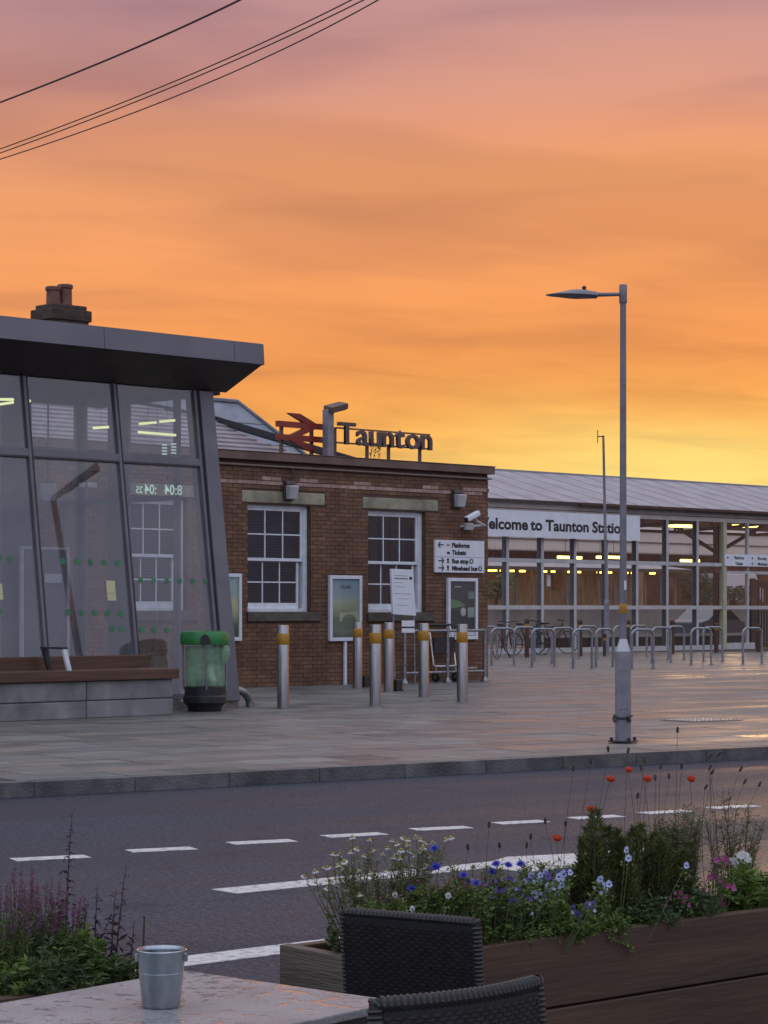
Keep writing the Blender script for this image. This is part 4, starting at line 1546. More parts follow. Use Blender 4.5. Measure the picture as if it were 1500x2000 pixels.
# waste pipe elbow at the foot of the pier
pe = thing('drain_pipe', 'short grey curved drain pipe at the foot of the kiosk pier', 'pipe', GB.pt(0.05, 0.05, 0), GB.a)
pts = []
for i in range(9):
    a = math.pi / 2 * i / 8
    pts.append((-0.05 + 0.26 * math.sin(a), 0.0, 0.02 + 0.22 * math.cos(a)))
MB().tube([(-0.06, 0, 0.24)] + pts + [(0.21, 0, 0.0)], 0.058, 12).build('elbow', M_zinc, pe, smooth=True)
MB().tube([(0.21, 0, 0.0), (0.21, 0, 0.06)], 0.066, 12).build('collar', M_zinc, pe, smooth=True)

# ------------------------------------------------------------------ bench
be = G(338, 1396, PLAZA)
bn = thing('bench', 'long low concrete block bench with brown timber seat in front of the kiosk', 'bench', be, GB.a)
M_conc = pm('pale_concrete', (0.17, 0.172, 0.175), (0.26, 0.258, 0.25), 2.6, 0.7, 0, 0.25, 30, rnd=0.08, detail=7, stain=0.4)
M_teak = pm('oiled_hardwood', (0.060, 0.027, 0.015), (0.11, 0.050, 0.028), 5, 0.45, 0, 0.2, 30, stretch=(0.25, 6, 6))
bz = lambda py: CZ - (py - HY) / F * be.y - PLAZA
h1, h2 = bz(1363), bz(1326)
xj = (Frame(338, 1396, GB.a).at(169, 1380)[0])
MB().box(-5.6, -0.012, 0.012, 0.52, 0, h2 - 0.004).build('core', M_darkmetal, bn)
for (a, b) in ((xj + 0.006, 0.0), (xj - 2.2, xj - 0.006), (xj - 4.4, xj - 2.21)):
    for z0, z1 in ((0, h1 - 0.006), (h1 + 0.006, h2)):
        MB().box(a, b, 0.0, 0.54, z0, z1).build('concrete_block', M_conc, bn, bevel=0.012)
zt = bz(1305)
for i in range(3):
    MB().box(-5.6, 0.06, -0.06 + i * 0.20, 0.13 + i * 0.20, h2 + 0.005, zt).build('seat_plank', M_teak, bn, bevel=0.010)
xb = Frame(338, 1396, GB.a).at(292, 1300, 0.58)[0]
MB().box(-5.6, xb, 0.56, 0.60, zt - 0.02, zt + 0.17).build('back_plank', M_teak, bn, bevel=0.008)
fr = Frame(338, 1396, GB.a)
x0 = fr.at(135, 1305, 0.0)[0]
MB().hexa([(x0 - 0.03, -0.02, zt), (x0 + 0.03, -0.02, zt), (x0 + 0.03, 0.02, zt), (x0 - 0.03, 0.02, zt),
           (x0 - 0.11, -0.02, zt + 0.27), (x0 - 0.05, -0.02, zt + 0.27), (x0 - 0.05, 0.02, zt + 0.27), (x0 - 0.11, 0.02, zt + 0.27)]).build('armrest_leg', M_white, bn)
MB().box(x0 - 0.12, x0 - 0.035, -0.02, 0.46, zt + 0.272, zt + 0.296).build('armrest_bar', M_darkmetal, bn)
MB().hexa([(x0 - 0.03, 0.40, zt), (x0 + 0.03, 0.40, zt), (x0 + 0.03, 0.44, zt), (x0 - 0.03, 0.44, zt),
           (x0 - 0.11, 0.40, zt + 0.27), (x0 - 0.05, 0.40, zt + 0.27), (x0 - 0.05, 0.44, zt + 0.27), (x0 - 0.11, 0.44, zt + 0.27)]).build('armrest_leg', M_darkmetal, bn)

# ------------------------------------------------------------------ litter bin
bo = G(400, 1389, PLAZA)
ltr = thing('litter_bin', 'round litter bin with green lid and translucent green bag beside the bench', 'bin', bo)
ppm = F / bo.y
hb = 157 / ppm
rb_ = 46 / ppm
M_lid = pm('green_plastic', (0.014, 0.15, 0.030), (0.024, 0.19, 0.042), 4, 0.4, 0, 0.05)
MB().lathe([(rb_ * 0.70, 0), (rb_ * 0.74, 0.06), (rb_ * 0.84, 0.10), (rb_ * 0.92, 0.12), (rb_ * 0.92, 0.20), (rb_ * 0.86, 0.22), (rb_ * 0.86, 0.33), (rb_ * 0.82, 0.34)], 28).build('base', M_black, ltr, smooth=True)
lid = MB().lathe([(rb_ * 0.90, hb - 0.19), (rb_ * 1.03, hb - 0.185), (rb_ * 1.05, hb - 0.16), (rb_ * 1.05, hb - 0.05), (rb_ * 0.98, hb - 0.015), (rb_ * 0.7, hb), (0.05, hb + 0.005)], 32).build('lid', M_lid, ltr, smooth=True)
# mouth: dark arch on the front of the lid
am = []
for i in range(13):
    t = math.pi * i / 12
    am.append((0.075 * math.cos(t), 0.075 * math.sin(t)))
cxm = 0.03
mb = MB().prism([(cxm + x * 1.0, -rb_ * 1.056, hb - 0.175 + z * 1.75) for x, z in am], (0, 0.05, 0))
mb.build('mouth', M_black, lid)


def bagmat():
    m = bpy.data.materials.new('thin_green_bag')
    m.use_nodes = True
    nd, lk = m.node_tree.nodes, m.node_tree.links
    nd.clear()
    tr = nd.new('ShaderNodeBsdfTransparent')
    tr.inputs[0].default_value = (0.82, 0.95, 0.85, 1)
    pb_ = nd.new('ShaderNodeBsdfPrincipled')
    pb_.inputs['Base Color'].default_value = (0.42, 0.62, 0.44, 1)
    pb_.inputs['Roughness'].default_value = 0.3
    tl = nd.new('ShaderNodeBsdfTranslucent')
    tl.inputs[0].default_value = (0.45, 0.66, 0.47, 1)
    a = nd.new('ShaderNodeMixShader')
    a.inputs[0].default_value = 0.4
    lk.new(pb_.outputs[0], a.inputs[1])
    lk.new(tl.outputs[0], a.inputs[2])
    b = nd.new('ShaderNodeMixShader')
    b.inputs[0].default_value = 0.50
    lk.new(tr.outputs[0], b.inputs[1])
    lk.new(a.outputs[0], b.inputs[2])
    t = nd.new('ShaderNodeTexCoord')
    no = nd.new('ShaderNodeTexNoise')
    no.inputs['Scale'].default_value = 6
    no.inputs['Detail'].default_value = 6
    no.inputs['Distortion'].default_value = 1.4
    lk.new(t.outputs['Object'], no.inputs['Vector'])
    bp = nd.new('ShaderNodeBump')
    bp.inputs['Strength'].default_value = 0.9
    bp.inputs['Distance'].default_value = 0.06
    lk.new(no.outputs[0], bp.inputs['Height'])
    lk.new(bp.outputs[0], pb_.inputs['Normal'])
    o = nd.new('ShaderNodeOutputMaterial')
    lk.new(b.outputs[0], o.inputs[0])
    return m


rg = random.Random(9)
prof = []
nz = 12
for i in range(nz):
    t = i / (nz - 1)
    prof.append((rb_ * (0.80 + 0.06 * math.sin(t * 9) * 0.3 + 0.02 * t), 0.345 + (hb - 0.21 - 0.345) * t))
ph = [rg.uniform(0, 6.28) for _ in range(nz)]
M_bag = bagmat()
mb = MB()
mb.lathe(prof, 40, wob=lambda t, i: 0.035 * math.sin(5 * t + ph[i] * 0.4) + 0.03 * math.sin(11 * t + i * 0.9) + 0.02 * math.sin(17 * t - i))
mb.f = mb.f[:-2]
mb.build('bag', M_bag, ltr, smooth='all')
for i in range(4):
    a = 0.15 + i * math.pi / 2
    MB().tube([(rb_ * 0.89 * math.cos(a), rb_ * 0.89 * math.sin(a), 0.3), (rb_ * 0.93 * math.cos(a), rb_ * 0.93 * math.sin(a), hb - 0.17)], 0.012, 8).build('upright', M_zinc, ltr)
# overhanging bag tail at the right
mb = MB()
mb.lathe([(0.02, hb - 0.19), (0.055, hb - 0.22), (0.065, hb - 0.31), (0.04, hb - 0.40), (0.012, hb - 0.44)], 14, (rb_ * 0.88, -0.12), wob=lambda t, i: 0.2 * math.sin(4 * t + i))
mb.build('bag_tail', M_bag, ltr, smooth='all')
lt = thing('litter', 'white paper cup lying inside the green bin bag', 'litter', bo + Vector((0.08, -0.12, 0.40)))
cup = MB().tube([(0.05, 0, 0.0), (-0.03, 0, 0.17)], [0.045, 0.062], 14).build('cup', pm('paper_cup', (0.65, 0.68, 0.66)), lt, smooth=True)
MB().box(-0.20, 0.0, -0.02, 0.12, -0.06, 0.04).build('wrapper', pm('dark_wrapper', (0.06, 0.05, 0.045), (0.12, 0.1, 0.09), 9), lt, bevel=0.02)

# ------------------------------------------------------------------ stainless bollards
bpos = [(553, 1383, 1220, 'stainless bollard standing alone left of the group, nearest the litter bin'),
        (640, 1337, 1213, 'stainless bollard close to the wall just left of the tall poster'),
        (698, 1344, 1215, 'stainless bollard in front of the right edge of the tall bridge poster'),
        (733, 1377, 1220, 'stainless bollard at the front, middle one of the three nearest the road'),
        (759, 1351, 1216, 'stainless bollard in the back row below the left edge of the leaning notice board'),
        (828, 1361, 1217, 'stainless bollard between the notice board and the barrier, second from the right'),
        (903, 1371, 1217, 'stainless bollard at the right end of the group, below the dark poster')]
HB_, RB_ = 1.165, 0.083
b0 = None
for (px, py, pt_, lab) in bpos:
    p = G(px, py, PLAZA)
    if b0 is None:
        b0 = thing('bollard', lab, 'bollard', p, 0, 'stainless bollards with yellow bands')
        MB().lathe([(RB_, 0), (RB_, HB_ - 0.012), (RB_ - 0.004, HB_ - 0.003), (RB_ - 0.014, HB_)], 32).build('tube', M_stainless, b0, smooth=True)
        MB().lathe([(RB_ + 0.0022, HB_ - 0.275), (RB_ + 0.003, HB_ - 0.274), (RB_ + 0.003, HB_ - 0.121), (RB_ + 0.0022, HB_ - 0.12)], 32).build('reflective_band', M_yellow, b0, smooth=True)
        MB().lathe([(RB_ + 0.012, 0.0), (RB_ + 0.012, 0.006), (RB_ + 0.002, 0.008)], 32).build('ground_collar', M_zinc, b0, smooth=True)
        continue
    c = copy_tree(b0)
    c.location = p
    c.rotation_euler = (random.uniform(-0.006, 0.006), random.uniform(-0.006, 0.006), random.uniform(0, 6))
    c['label'] = lab
for (px, py, lab) in ((712, 1342, 'small black rubber block on the ground right of the poster post'), (774, 1350, 'small black rubber block on the ground beneath the notice board')):
    t = thing('rubber_block', lab, 'block', G(px, py, PLAZA), BB.a, 'black rubber blocks behind the bollards')
    MB().box(-0.075, 0.075, -0.08, 0.08, 0, 0.20).build('block', M_black, t, bevel=0.015)
    MB().box(-0.085, 0.085, -0.09, 0.09, 0.0, 0.03).build('foot', M_black, t)

# ------------------------------------------------------------------ barrier rail and luggage trolley by the brick wall
ga = G(947, 1331, PLAZA)
gr = thing('guard_rail', 'grey tubular barrier rail along the foot of the brick wall', 'barrier', ga, BB.a)
fg = Frame(947, 1331, BB.a)
xg = [0.0, fg.s_at(874), fg.s_at(790)]
hg = CZ - (1227 - HY) / F * ga.y - PLAZA
for x in xg:
    MB().tube([(x, 0, 0), (x, 0, hg)], 0.036, 10).build('post', M_zinc, gr, smooth=True)
    MB().lathe([(0.085, 0), (0.085, 0.02), (0.05, 0.06), (0.037, 0.10)], 14, (x, 0)).build('post_foot', M_zinc, gr, smooth=True)
for zz in (hg - 0.04, 0.20):
    MB().tube([(xg[-1], 0, zz), (xg[0], 0, zz)], 0.027, 10).build('rail', M_zinc, gr, smooth=True)
tr = thing('luggage_trolley', 'chrome luggage trolley with small black wheels behind the barrier', 'trolley', fg.pt(fg.s_at(865, 0.45), 0.45, 0), BB.a)
M_chrome = pm('worn_chrome', (0.45, 0.45, 0.46), (0.6, 0.6, 0.6), 20, 0.25, 0.95)
for sx in (-0.3, 0.3):
    MB().tube([(sx, -0.05, 0.30), (sx, 0.05, 0.9), (sx, 0.12, 1.08)], 0.018, 8).build('upright', M_chrome, tr, smooth=True)
MB().tube([(-0.36, 0.12, 1.08), (0.36, 0.12, 1.08)], 0.025, 8).build('handle', M_black, tr)
MB().tube([(-0.34, -0.1, 0.30), (0.34, -0.1, 0.30)], 0.022, 8).build('cross_tube', M_chrome, tr)
mb = MB()
for i in range(6):
    mb.box(-0.30 + i * 0.115, -0.285 + i * 0.115, -0.6, -0.08, 0.27, 0.285)
mb.box(-0.31, 0.31, -0.61, -0.59, 0.26, 0.29)
mb.build('tray', M_chrome, tr)
MB().box(-0.28, 0.28, -0.05, 0.0, 0.55, 0.85).build('basket_panel', M_darkmetal, tr)
for (wx, wy) in ((-0.27, -0.08), (0.27, -0.08), (0.0, -0.55)):
    wo = MB().tube([(wx - 0.022, wy, 0.095), (wx + 0.022, wy, 0.095)], 0.095, 18).build('wheel', M_black, tr, smooth=True)
    MB().tube([(wx - 0.026, wy, 0.095), (wx + 0.026, wy, 0.095)], 0.04, 12).build('hub', M_chrome, wo)
    MB().tube([(wx, wy, 0.19), (wx, wy, 0.28)], 0.02, 8).build('fork', M_chrome, wo)

# ------------------------------------------------------------------ glazed station hall on the right
hall = thing('station_hall', 'long glazed station hall with pale metal roof to the right of the brick building', 'building', SB.o, SB.a)
HX0, HX1 = SB.s_at(860), SB.s_at(1660) + 16.0
ez = SB.z_at(1230, 985.5, -0.5)            # eaves
rz_d = 4.5
rz = SB.z_at(1230, 934, rz_d)              # ridge
M_metalroof = pm('pale_metal_roof', (0.25, 0.245, 0.27), (0.33, 0.325, 0.345), 1.2, 0.45, 0.1, 0.05)
M_cream = pm('cream_timber', (0.52, 0.47, 0.42), (0.62, 0.56, 0.50), 3, 0.6)
M_hallwhite = pm('hall_frame_white', (0.42, 0.41, 0.40), (0.50, 0.49, 0.48), 4, 0.45)
M_hallgrey = pm('hall_frame_grey', (0.09, 0.095, 0.11), (0.12, 0.125, 0.14), 4, 0.5)
M_timber = pm('brown_boarding', (0.20, 0.105, 0.052), (0.28, 0.155, 0.08), 2.5, 0.7, stretch=(1, 8, 1))
M_beam = pm('dark_steel_truss', (0.05, 0.028, 0.018), (0.07, 0.04, 0.026), 4, 0.55)
roofp = [(HX0, -0.25, ez), (HX1, -0.25, ez), (HX1, rz_d, rz), (HX0, rz_d, rz)]
rf = MB().prism(roofp, (0, 0.02, -0.06)).build('roof', M_metalroof, hall)
nseam = int((HX1 - HX0) / 1.24)
mb0 = None
for i in range(nseam):
    x = HX0 + 0.3 + i * 1.24
    if mb0 is None:
        Lr = Vector((0, rz_d + 0.25, rz - ez))
        q_ = [Vector((-0.012, 0, 0.002)), Vector((0.012, 0, 0.002)), Vector((0.012, 0, 0.002)) + Lr, Vector((-0.012, 0, 0.002)) + Lr]
        seam = mesh_only(MB().prism(q_, (0, 0, 0.010)), 'roof_seam', M_metalroof)
        mb0 = 1
    child(seam, 'roof_seam', rf, (x, -0.25, ez))
MB().box(HX0, HX1, rz_d - 0.12, rz_d + 0.12, rz - 0.05, rz + 0.03).build('ridge_cap', M_metalroof, rf)
MB().prism([(HX0, rz_d + 0.1, rz - 0.03), (HX1, rz_d + 0.1, rz - 0.03), (HX1, 9.6, ez), (HX0, 9.6, ez)], (0, 0, -0.06)).build('rear_slope', M_metalroof, rf)
MB().box(HX0, SB.s_at(1120), -0.31, -0.252, ez - 0.03, ez + 0.01).build('gutter', M_rust, hall, bevel=0.01)
MB().box(SB.s_at(1120) + 0.01, HX1, -0.33, -0.252, ez - 0.10, ez + 0.01).build('gutter', M_brown, hall, bevel=0.02)
MB().prism([(HX0, 0.13, ez - 0.10), (HX1, 0.13, ez - 0.10), (HX1, rz_d, rz - 0.16), (HX0, rz_d, rz - 0.16)], (0, 0, -0.03)).build('ceiling_boards', M_timber, hall)
MB().prism([(HX0, rz_d + 0.01, rz - 0.16), (HX1, rz_d + 0.01, rz - 0.16), (HX1, 9.5, ez - 0.10), (HX0, 9.5, ez - 0.10)], (0, 0, -0.03)).build('ceiling_boards', M_timber, hall)
zf = SB.z_at(1320, 1016, 0)                # bottom of cream fascia
MB().box(HX0, HX1, 0.0, 0.12, zf, ez + 0.035).build('fascia_board', M_cream, hall)
MB().box(HX0, HX1, -0.02, -0.002, ez - 0.26, ez - 0.24).build('fascia_moulding', M_rust, hall)
# the framed glass wall
mpx = [916, 990, 1058, 1122, 1184, 1243, 1302, 1361]
mx_ = [SB.s_at(p) for p in mpx]
xdoor = SB.s_at(1413)
t1, t2 = SB.z_at(1200, 1098.5), SB.z_at(1200, 1186.5)
M_hglass = glass('hall_glass', (0.975, 0.98, 0.975), 0.022)
for x in mx_:
    MB().box(x - 0.055, x + 0.055, -0.04, -0.022, 0, zf).build('mullion', M_hallwhite, hall)
    MB().box(x - 0.055, x + 0.055, -0.02, 0.16, 0, zf - 0.001).build('mullion_fin', M_hallgrey, hall)
xs_ = mx_ + [xdoor]
for a, b in zip(xs_, xs_[1:]):
    for zz, hh in ((t1, 0.06), (t2, 0.06), (0.08, 0.08)):
        MB().box(a + 0.058, b - 0.058, -0.035, 0.10, zz - hh, zz + hh).build('transom', M_hallwhite, hall)
    for z0, z1 in ((0.16, t2 - 0.06), (t2 + 0.06, t1 - 0.06), (t1 + 0.06, zf - 0.002)):
        MB().box(a + 0.058, b - 0.058, 0.03, 0.038, z0, z1).build('pane', M_hglass, hall)
# entrance bay with cream pillar, header sign and side lights
M_pillar = pm('cream_pillar', (0.40, 0.37, 0.25), (0.48, 0.44, 0.30), 4, 0.5)
MB().box(xdoor - 0.10, xdoor + 0.08, -0.08, 0.10, 0, zf).build('pillar', M_pillar, hall)
for p in (1460, 1521, 1584):
    x = SB.s_at(p)
    MB().box(x - 0.04, x + 0.04, -0.03, 0.08, 0, zf).build('door_post', M_hallwhite, hall)
xr_ = SB.s_at(1640)
for (zz, hh) in ((t2, 0.06), (t1 - 0.25, 0.05)):
    MB().box(xdoor + 0.082, xr_, -0.025, 0.07, zz - hh, zz + hh).build('door_transom', M_hallwhite, hall)
MB().box(xdoor + 0.082, SB.s_at(1472), -0.05, 0.06, 0, 0.22).build('door_base', M_hallwhite, hall)
for a, b in ((xdoor + 0.09, SB.s_at(1460) - 0.045), (SB.s_at(1460) + 0.045, SB.s_at(1521) - 0.045), (SB.s_at(1521) + 0.045, SB.s_at(1584) - 0.045)):
    MB().box(a, b, 0.02, 0.028, 0.23, zf - 0.002).build('pane', M_hglass, hall)
# trusses, tie beams and a column inside
for p in (1110, 1270, 1405, 1560):
    x = SB.s_at(p, 2.5)
    MB().tube([(x, 0.2, ez - 0.35), (x, rz_d, ez - 0.55)], 0.06, 6).build('truss', M_beam, hall)
    MB().tube([(x, rz_d, ez - 0.55), (x, 9.3, ez - 0.3)], 0.06, 6).build('truss', M_beam, hall)
    MB().tube([(x, rz_d, ez - 0.55), (x, rz_d, rz - 0.2)], 0.05, 6).build('truss', M_beam, hall)
    for q_ in (0.3, 0.6):
        MB().tube([(x, rz_d * q_, ez - 0.35 - 0.2 * q_), (x, rz_d * (q_ + 0.25), ez + (rz - ez) * (q_ + 0.2) - 0.15)], 0.035, 5).build('truss', M_beam, hall)
xc = SB.s_at(1400, 3.0)
MB().box(xc - 0.09, xc + 0.09, 2.9, 3.1, 0, ez - 0.4).build('column', M_brown, hall)
for (ax, bx) in ((-3.4, -0.1), (0.1, 3.4)):
    MB().tube([(xc + ax, 3.0, ez - 0.05) if ax < 0 else (xc + ax, 3.0, SB.z_at(1405, 1078, 3.0)), (xc + bx, 3.0, SB.z_at(1405, 1078, 3.0)) if bx < 0 else (xc + bx, 3.0, ez - 0.05)][::1], 0.07, 6).build('brace', M_beam, hall) if ax < 0 else \
        MB().tube([(xc + 0.1, 3.0, SB.z_at(1405, 1078, 3.0)), (xc + 3.4, 3.0, ez - 0.05)], 0.07, 6).build('brace', M_beam, hall)
xrd = SB.s_at(1403, 2.8)
zrd = SB.z_at(1403, 1119, 2.8)
MB().box(xrd - 0.16, xrd + 0.10, 2.78, 2.81, zrd, zrd + 0.24).build('red_plate', pm('faded_red_plate', (0.36, 0.08, 0.075)), hall)
# strip lights in the hall
M_warm = emit('warm_strip_light', (1.0, 0.76, 0.16), 6.0)
for (pa, pb_, py, d_) in ((1305, 1357, 1026, 2.2), (1432, 1455, 1026.5, 4.0), (1464, 1484, 1027, 4.0), (1090, 1118, 1088, 8.5), (1123, 1135, 1089, 8.5), (1166, 1178, 1088, 8.5), (1185, 1212, 1088, 8.5), (1330, 1365, 1094.5, 8.5)):
    s0, z0 = SB.at(pa, py, d_)
    s1, _ = SB.at(pb_, py, d_)
    lo_ = MB().box(s0, s1, d_ - 0.06, d_ + 0.06, z0 - 0.055, z0 + 0.045).build('strip_light', M_warm, hall, bevel=0.02)
    MB().tube([((s0 + s1) / 2, d_, z0 + 0.05), ((s0 + s1) / 2, d_, z0 + 0.75 if py > 1050 else z0 + 0.5)], 0.012, 4).build('light_hanger', M_beam, hall)

# welcome board over the glazing
w0, w1 = SB.s_at(880, -0.3), SB.s_at(1250, -0.3)
wz1, wz0 = SB.z_at(1100, 1001, -0.3), SB.z_at(1100, 1051.5, -0.3)
wb = thing('welcome_sign', 'long white Welcome to Taunton Station board over the glazed hall', 'sign', SB.pt(w0, -0.3, wz0), SB.a)
MB().box(0, w1 - w0, 0, 0.06, 0, wz1 - wz0).build('board', M_whitesign, wb)
for x in (1.0, (w1 - w0) * 0.5, w1 - w0 - 0.5):
    MB().box(x - 0.05, x + 0.05, 0.06, 0.298, 0.25, 0.35).build('bracket', M_hallgrey, wb)
capw = SB.z_at(1068, 1014, -0.3) - SB.z_at(1068, 1035.5, -0.3)
tx = text_obj('lettering', 'Welcome to Taunton Station', capw / 0.727, M_signblack, wb, (0, -0.003, 0), 0.001, 0.012)
# fit: "T" of Taunton starts under column 1066, the last "o" of Station ends under column 1213


def text_right(body):
    o = text_obj('probe', body, capw / 0.727, M_signblack, wb, (0, 0, 0), 0.001, 0.012)
    r = max(v.co.x for v in o.data.vertices)
    bpy.data.objects.remove(o)
    return r


space = 0.30 * capw
starts, words_ = [0.0], ['Welcome', 'to', 'Taunton', 'Station']
for k_ in (1, 2, 3):
    starts.append(text_right(' '.join(words_[:k_])) + space)
pO = text_right('Welcome to Taunton Statio')
bpy.data.objects.remove(tx)
xa, xb = SB.s_at(1066, -0.3) - w0, SB.s_at(1214, -0.3) - w0
kx = (xb - xa) / (pO - starts[2])
zl = SB.z_at(1090, 1037, -0.3) - wz0
for wd_, st_ in zip(words_, starts):
    o = text_obj('word', wd_, capw / 0.727, M_signblack, wb, (xa + (st_ - starts[2]) * kx, -0.003, zl), 0.001, 0.016)
    o.scale.x = kx

# header sign over the entrance
e0_, e1_ = SB.s_at(1416, -0.12), SB.s_at(1600, -0.12)
ez1, ez0 = SB.z_at(1455, 1083, -0.12), SB.z_at(1455, 1106, -0.12)
eh = thing('entrance_sign', 'white header sign with small directions over the station entrance', 'sign', SB.pt(e0_, -0.12, ez0), SB.a)
MB().box(0, e1_ - e0_, 0, 0.05, 0, ez1 - ez0).build('board', M_whitesign, eh)
hh = (ez1 - ez0)
for (px, zf_, txt) in ((1434, 0.58, 'Platforms'), (1436, 0.10, 'Tickets'), (1480, 0.58, 'Bus stop'), (1480, 0.10, 'Minehead bus')):
    text_obj('lettering', txt, hh * 0.36, M_signblack, eh, (SB.s_at(px, -0.12) - e0_, -0.003, hh * zf_), 0.001, 0.004)
arrow(eh, SB.s_at(1420, -0.12) - e0_, hh * 0.70, 0.11, True)
arrow(eh, SB.s_at(1467, -0.12) - e0_, hh * 0.70, 0.11, False)
arrow(eh, SB.s_at(1467, -0.12) - e0_, hh * 0.22, 0.11, False)

# dark gate beside the entrance, inside
gx0, gx1 = SB.s_at(1468, 2.0), SB.s_at(1600, 2.0)
gt = thing('station_gate', 'dark brown barred gate behind the entrance glazing', 'gate', SB.pt(gx0, 2.0, 0), SB.a)
gh = SB.z_at(1480, 1132, 2.0)
MB().box(0, 0.38, 0, 0.10, 0, gh).build('gate_panel', M_brown, gt)
for i in range(8):
    x = 0.5 + i * 0.16
    MB().box(x - 0.025, x + 0.025, 0.02, 0.07, 0, gh - 0.05).build('bar', M_brown, gt)
for zz in (0.25, gh - 0.25):
    MB().box(0.381, 2.0, 0.03, 0.06, zz - 0.03, zz + 0.03).build('rail', M_brown, gt)

# ------------------------------------------------------------------ platforms beyond the hall
pf = MB()
c_ = [SB.pt(-40, 0.2, 0), SB.pt(60, 0.2, 0), SB.pt(60, 11.0, 0), SB.pt(-40, 11.0, 0)]
pf.hexa([(p.x, p.y, -0.2) for p in c_] + [(p.x, p.y, PLAZA + 0.006) for p in c_])
plat = pf.build('near_platform', pm('buff_platform_paving', (0.24, 0.17, 0.12), (0.32, 0.235, 0.17), 1.5, 0.6, world_co=True))
plat['kind'] = 'structure'
OD = 22.0                                    # distance of the opposite platform behind the hall front
oz = SB.z_at(1150, 1186, OD)
c_ = [SB.pt(-45, OD, 0), SB.pt(90, OD, 0), SB.pt(90, OD + 11, 0), SB.pt(-45, OD + 11, 0)]
op = MB().hexa([(p.x, p.y, -0.2) for p in c_] + [(p.x, p.y, PLAZA + oz) for p in c_]).build('opposite_platform', pm('brown_grey_platform_wall', (0.20, 0.155, 0.135), (0.28, 0.22, 0.19), 0.8, 0.8, 0, 0.3, world_co=True))
op['kind'] = 'structure'
c_ = [SB.pt(-45, OD - 0.12, 0), SB.pt(90, OD - 0.12, 0), SB.pt(90, OD + 0.9, 0), SB.pt(-45, OD + 0.9, 0)]
ed = MB().hexa([(p.x, p.y, PLAZA + oz + 0.004) for p in c_] + [(p.x, p.y, PLAZA + oz + 0.10) for p in c_]).build('edge_coping', pm('sandy_coping', (0.36, 0.25, 0.16), (0.44, 0.32, 0.22), 2, 0.7), op)
MB_ = Frame(960, 1278, ANG)
# low bench-like ledge in the hall
lb = thing('hall_ledge', 'pale low ledge with dark base running behind the hall glazing', 'ledge', SB.pt(SB.s_at(1040, 4.0), 4.0, 0), SB.a)
lw = SB.s_at(1470, 4.0) - SB.s_at(1040, 4.0)
lz = SB.z_at(1230, 1239, 4.0)
MB().box(0, lw, 0, 0.4, lz - 0.10, lz).build('top', M_hallwhite, lb, bevel=0.01)
MB().box(0.05, lw - 0.05, 0.05, 0.35, 0, lz - 0.102).build('base', M_beam, lb)
# shelter on the opposite platform
sh_d = OD + 3.0
sx0_, sx1_ = SB.s_at(900, sh_d), SB.s_at(1322, sh_d)
sh = thing('platform_shelter', 'lit brown platform shelter with pale shallow roof seen through the hall glazing', 'shelter', SB.pt(sx0_, sh_d, oz), SB.a)
sz1 = SB.z_at(1150, 1112, sh_d) - oz
sz2 = SB.z_at(1150, 1098, sh_d + 2.6) - oz
Ls = sx1_ - sx0_
MB().hexa([(0, -0.6, sz1), (Ls + 0.5, -0.6, sz1), (Ls - 0.6, 2.6, sz2), (0.6, 2.6, sz2), (0, -0.6, sz1 + 0.07), (Ls + 0.5, -0.6, sz1 + 0.07), (Ls - 0.6, 2.6, sz2 + 0.07), (0.6, 2.6, sz2 + 0.07)]).build('roof', M_metalroof, sh)
MB().box(0, Ls + 0.5, -0.68, -0.602, sz1 - 0.10, sz1 + 0.06).build('eaves_board', M_beam, sh)
M_amber = pm('amber_boarding', (0.22, 0.15, 0.085), (0.34, 0.24, 0.14), 1.2, 0.6, stretch=(6, 1, 1))
MB().box(0.2, Ls, 2.2, 2.3, 0, sz1).build('rear_wall', M_amber, sh)
n_ = 13
for i in range(n_ + 1):
    x = 0.2 + (Ls - 0.3) * i / n_
    MB().box(x - 0.05, x + 0.05, 0, 0.1, 0, sz1 - 0.01).build('post', M_timber if i % 3 else M_hallgrey, sh)
for i in range(n_):
    x = 0.2 + (Ls - 0.3) * i / n_
    if i % 2 == 0:
        MB().box(x + 0.06, x + (Ls - 0.3) / n_ - 0.06, 0.04, 0.048, 0.9, sz1 - 0.3).build('pane', M_hglass, sh)
    if i % 3 == 1:
        MB().box(x + 0.2, x + 0.9, 2.1, 2.19, 0.9, 1.9).build('wall_panel', M_timber, sh)
M_warm2 = emit('warm_small_light', (1.0, 0.62, 0.06), 9.0)
for px in (960, 972, 1003, 1021, 1063, 1079, 1114, 1135, 1172, 1190, 1232, 1275):
    s_ = SB.s_at(px, sh_d + 0.4) - sx0_
    MB().box(s_ - 0.14, s_ + 0.14, 0.35, 0.5, sz1 - 0.17, sz1 - 0.09).build('lamp', M_warm2, sh)
s_, z_ = SB.at(1072, 1145, sh_d - 0.1)
MB().box(s_ - sx0_ - 0.12, s_ - sx0_ + 0.12, -0.1, -0.06, z_ - oz, z_ - oz + 0.55).build('blue_notice', M_whitesign, sh)
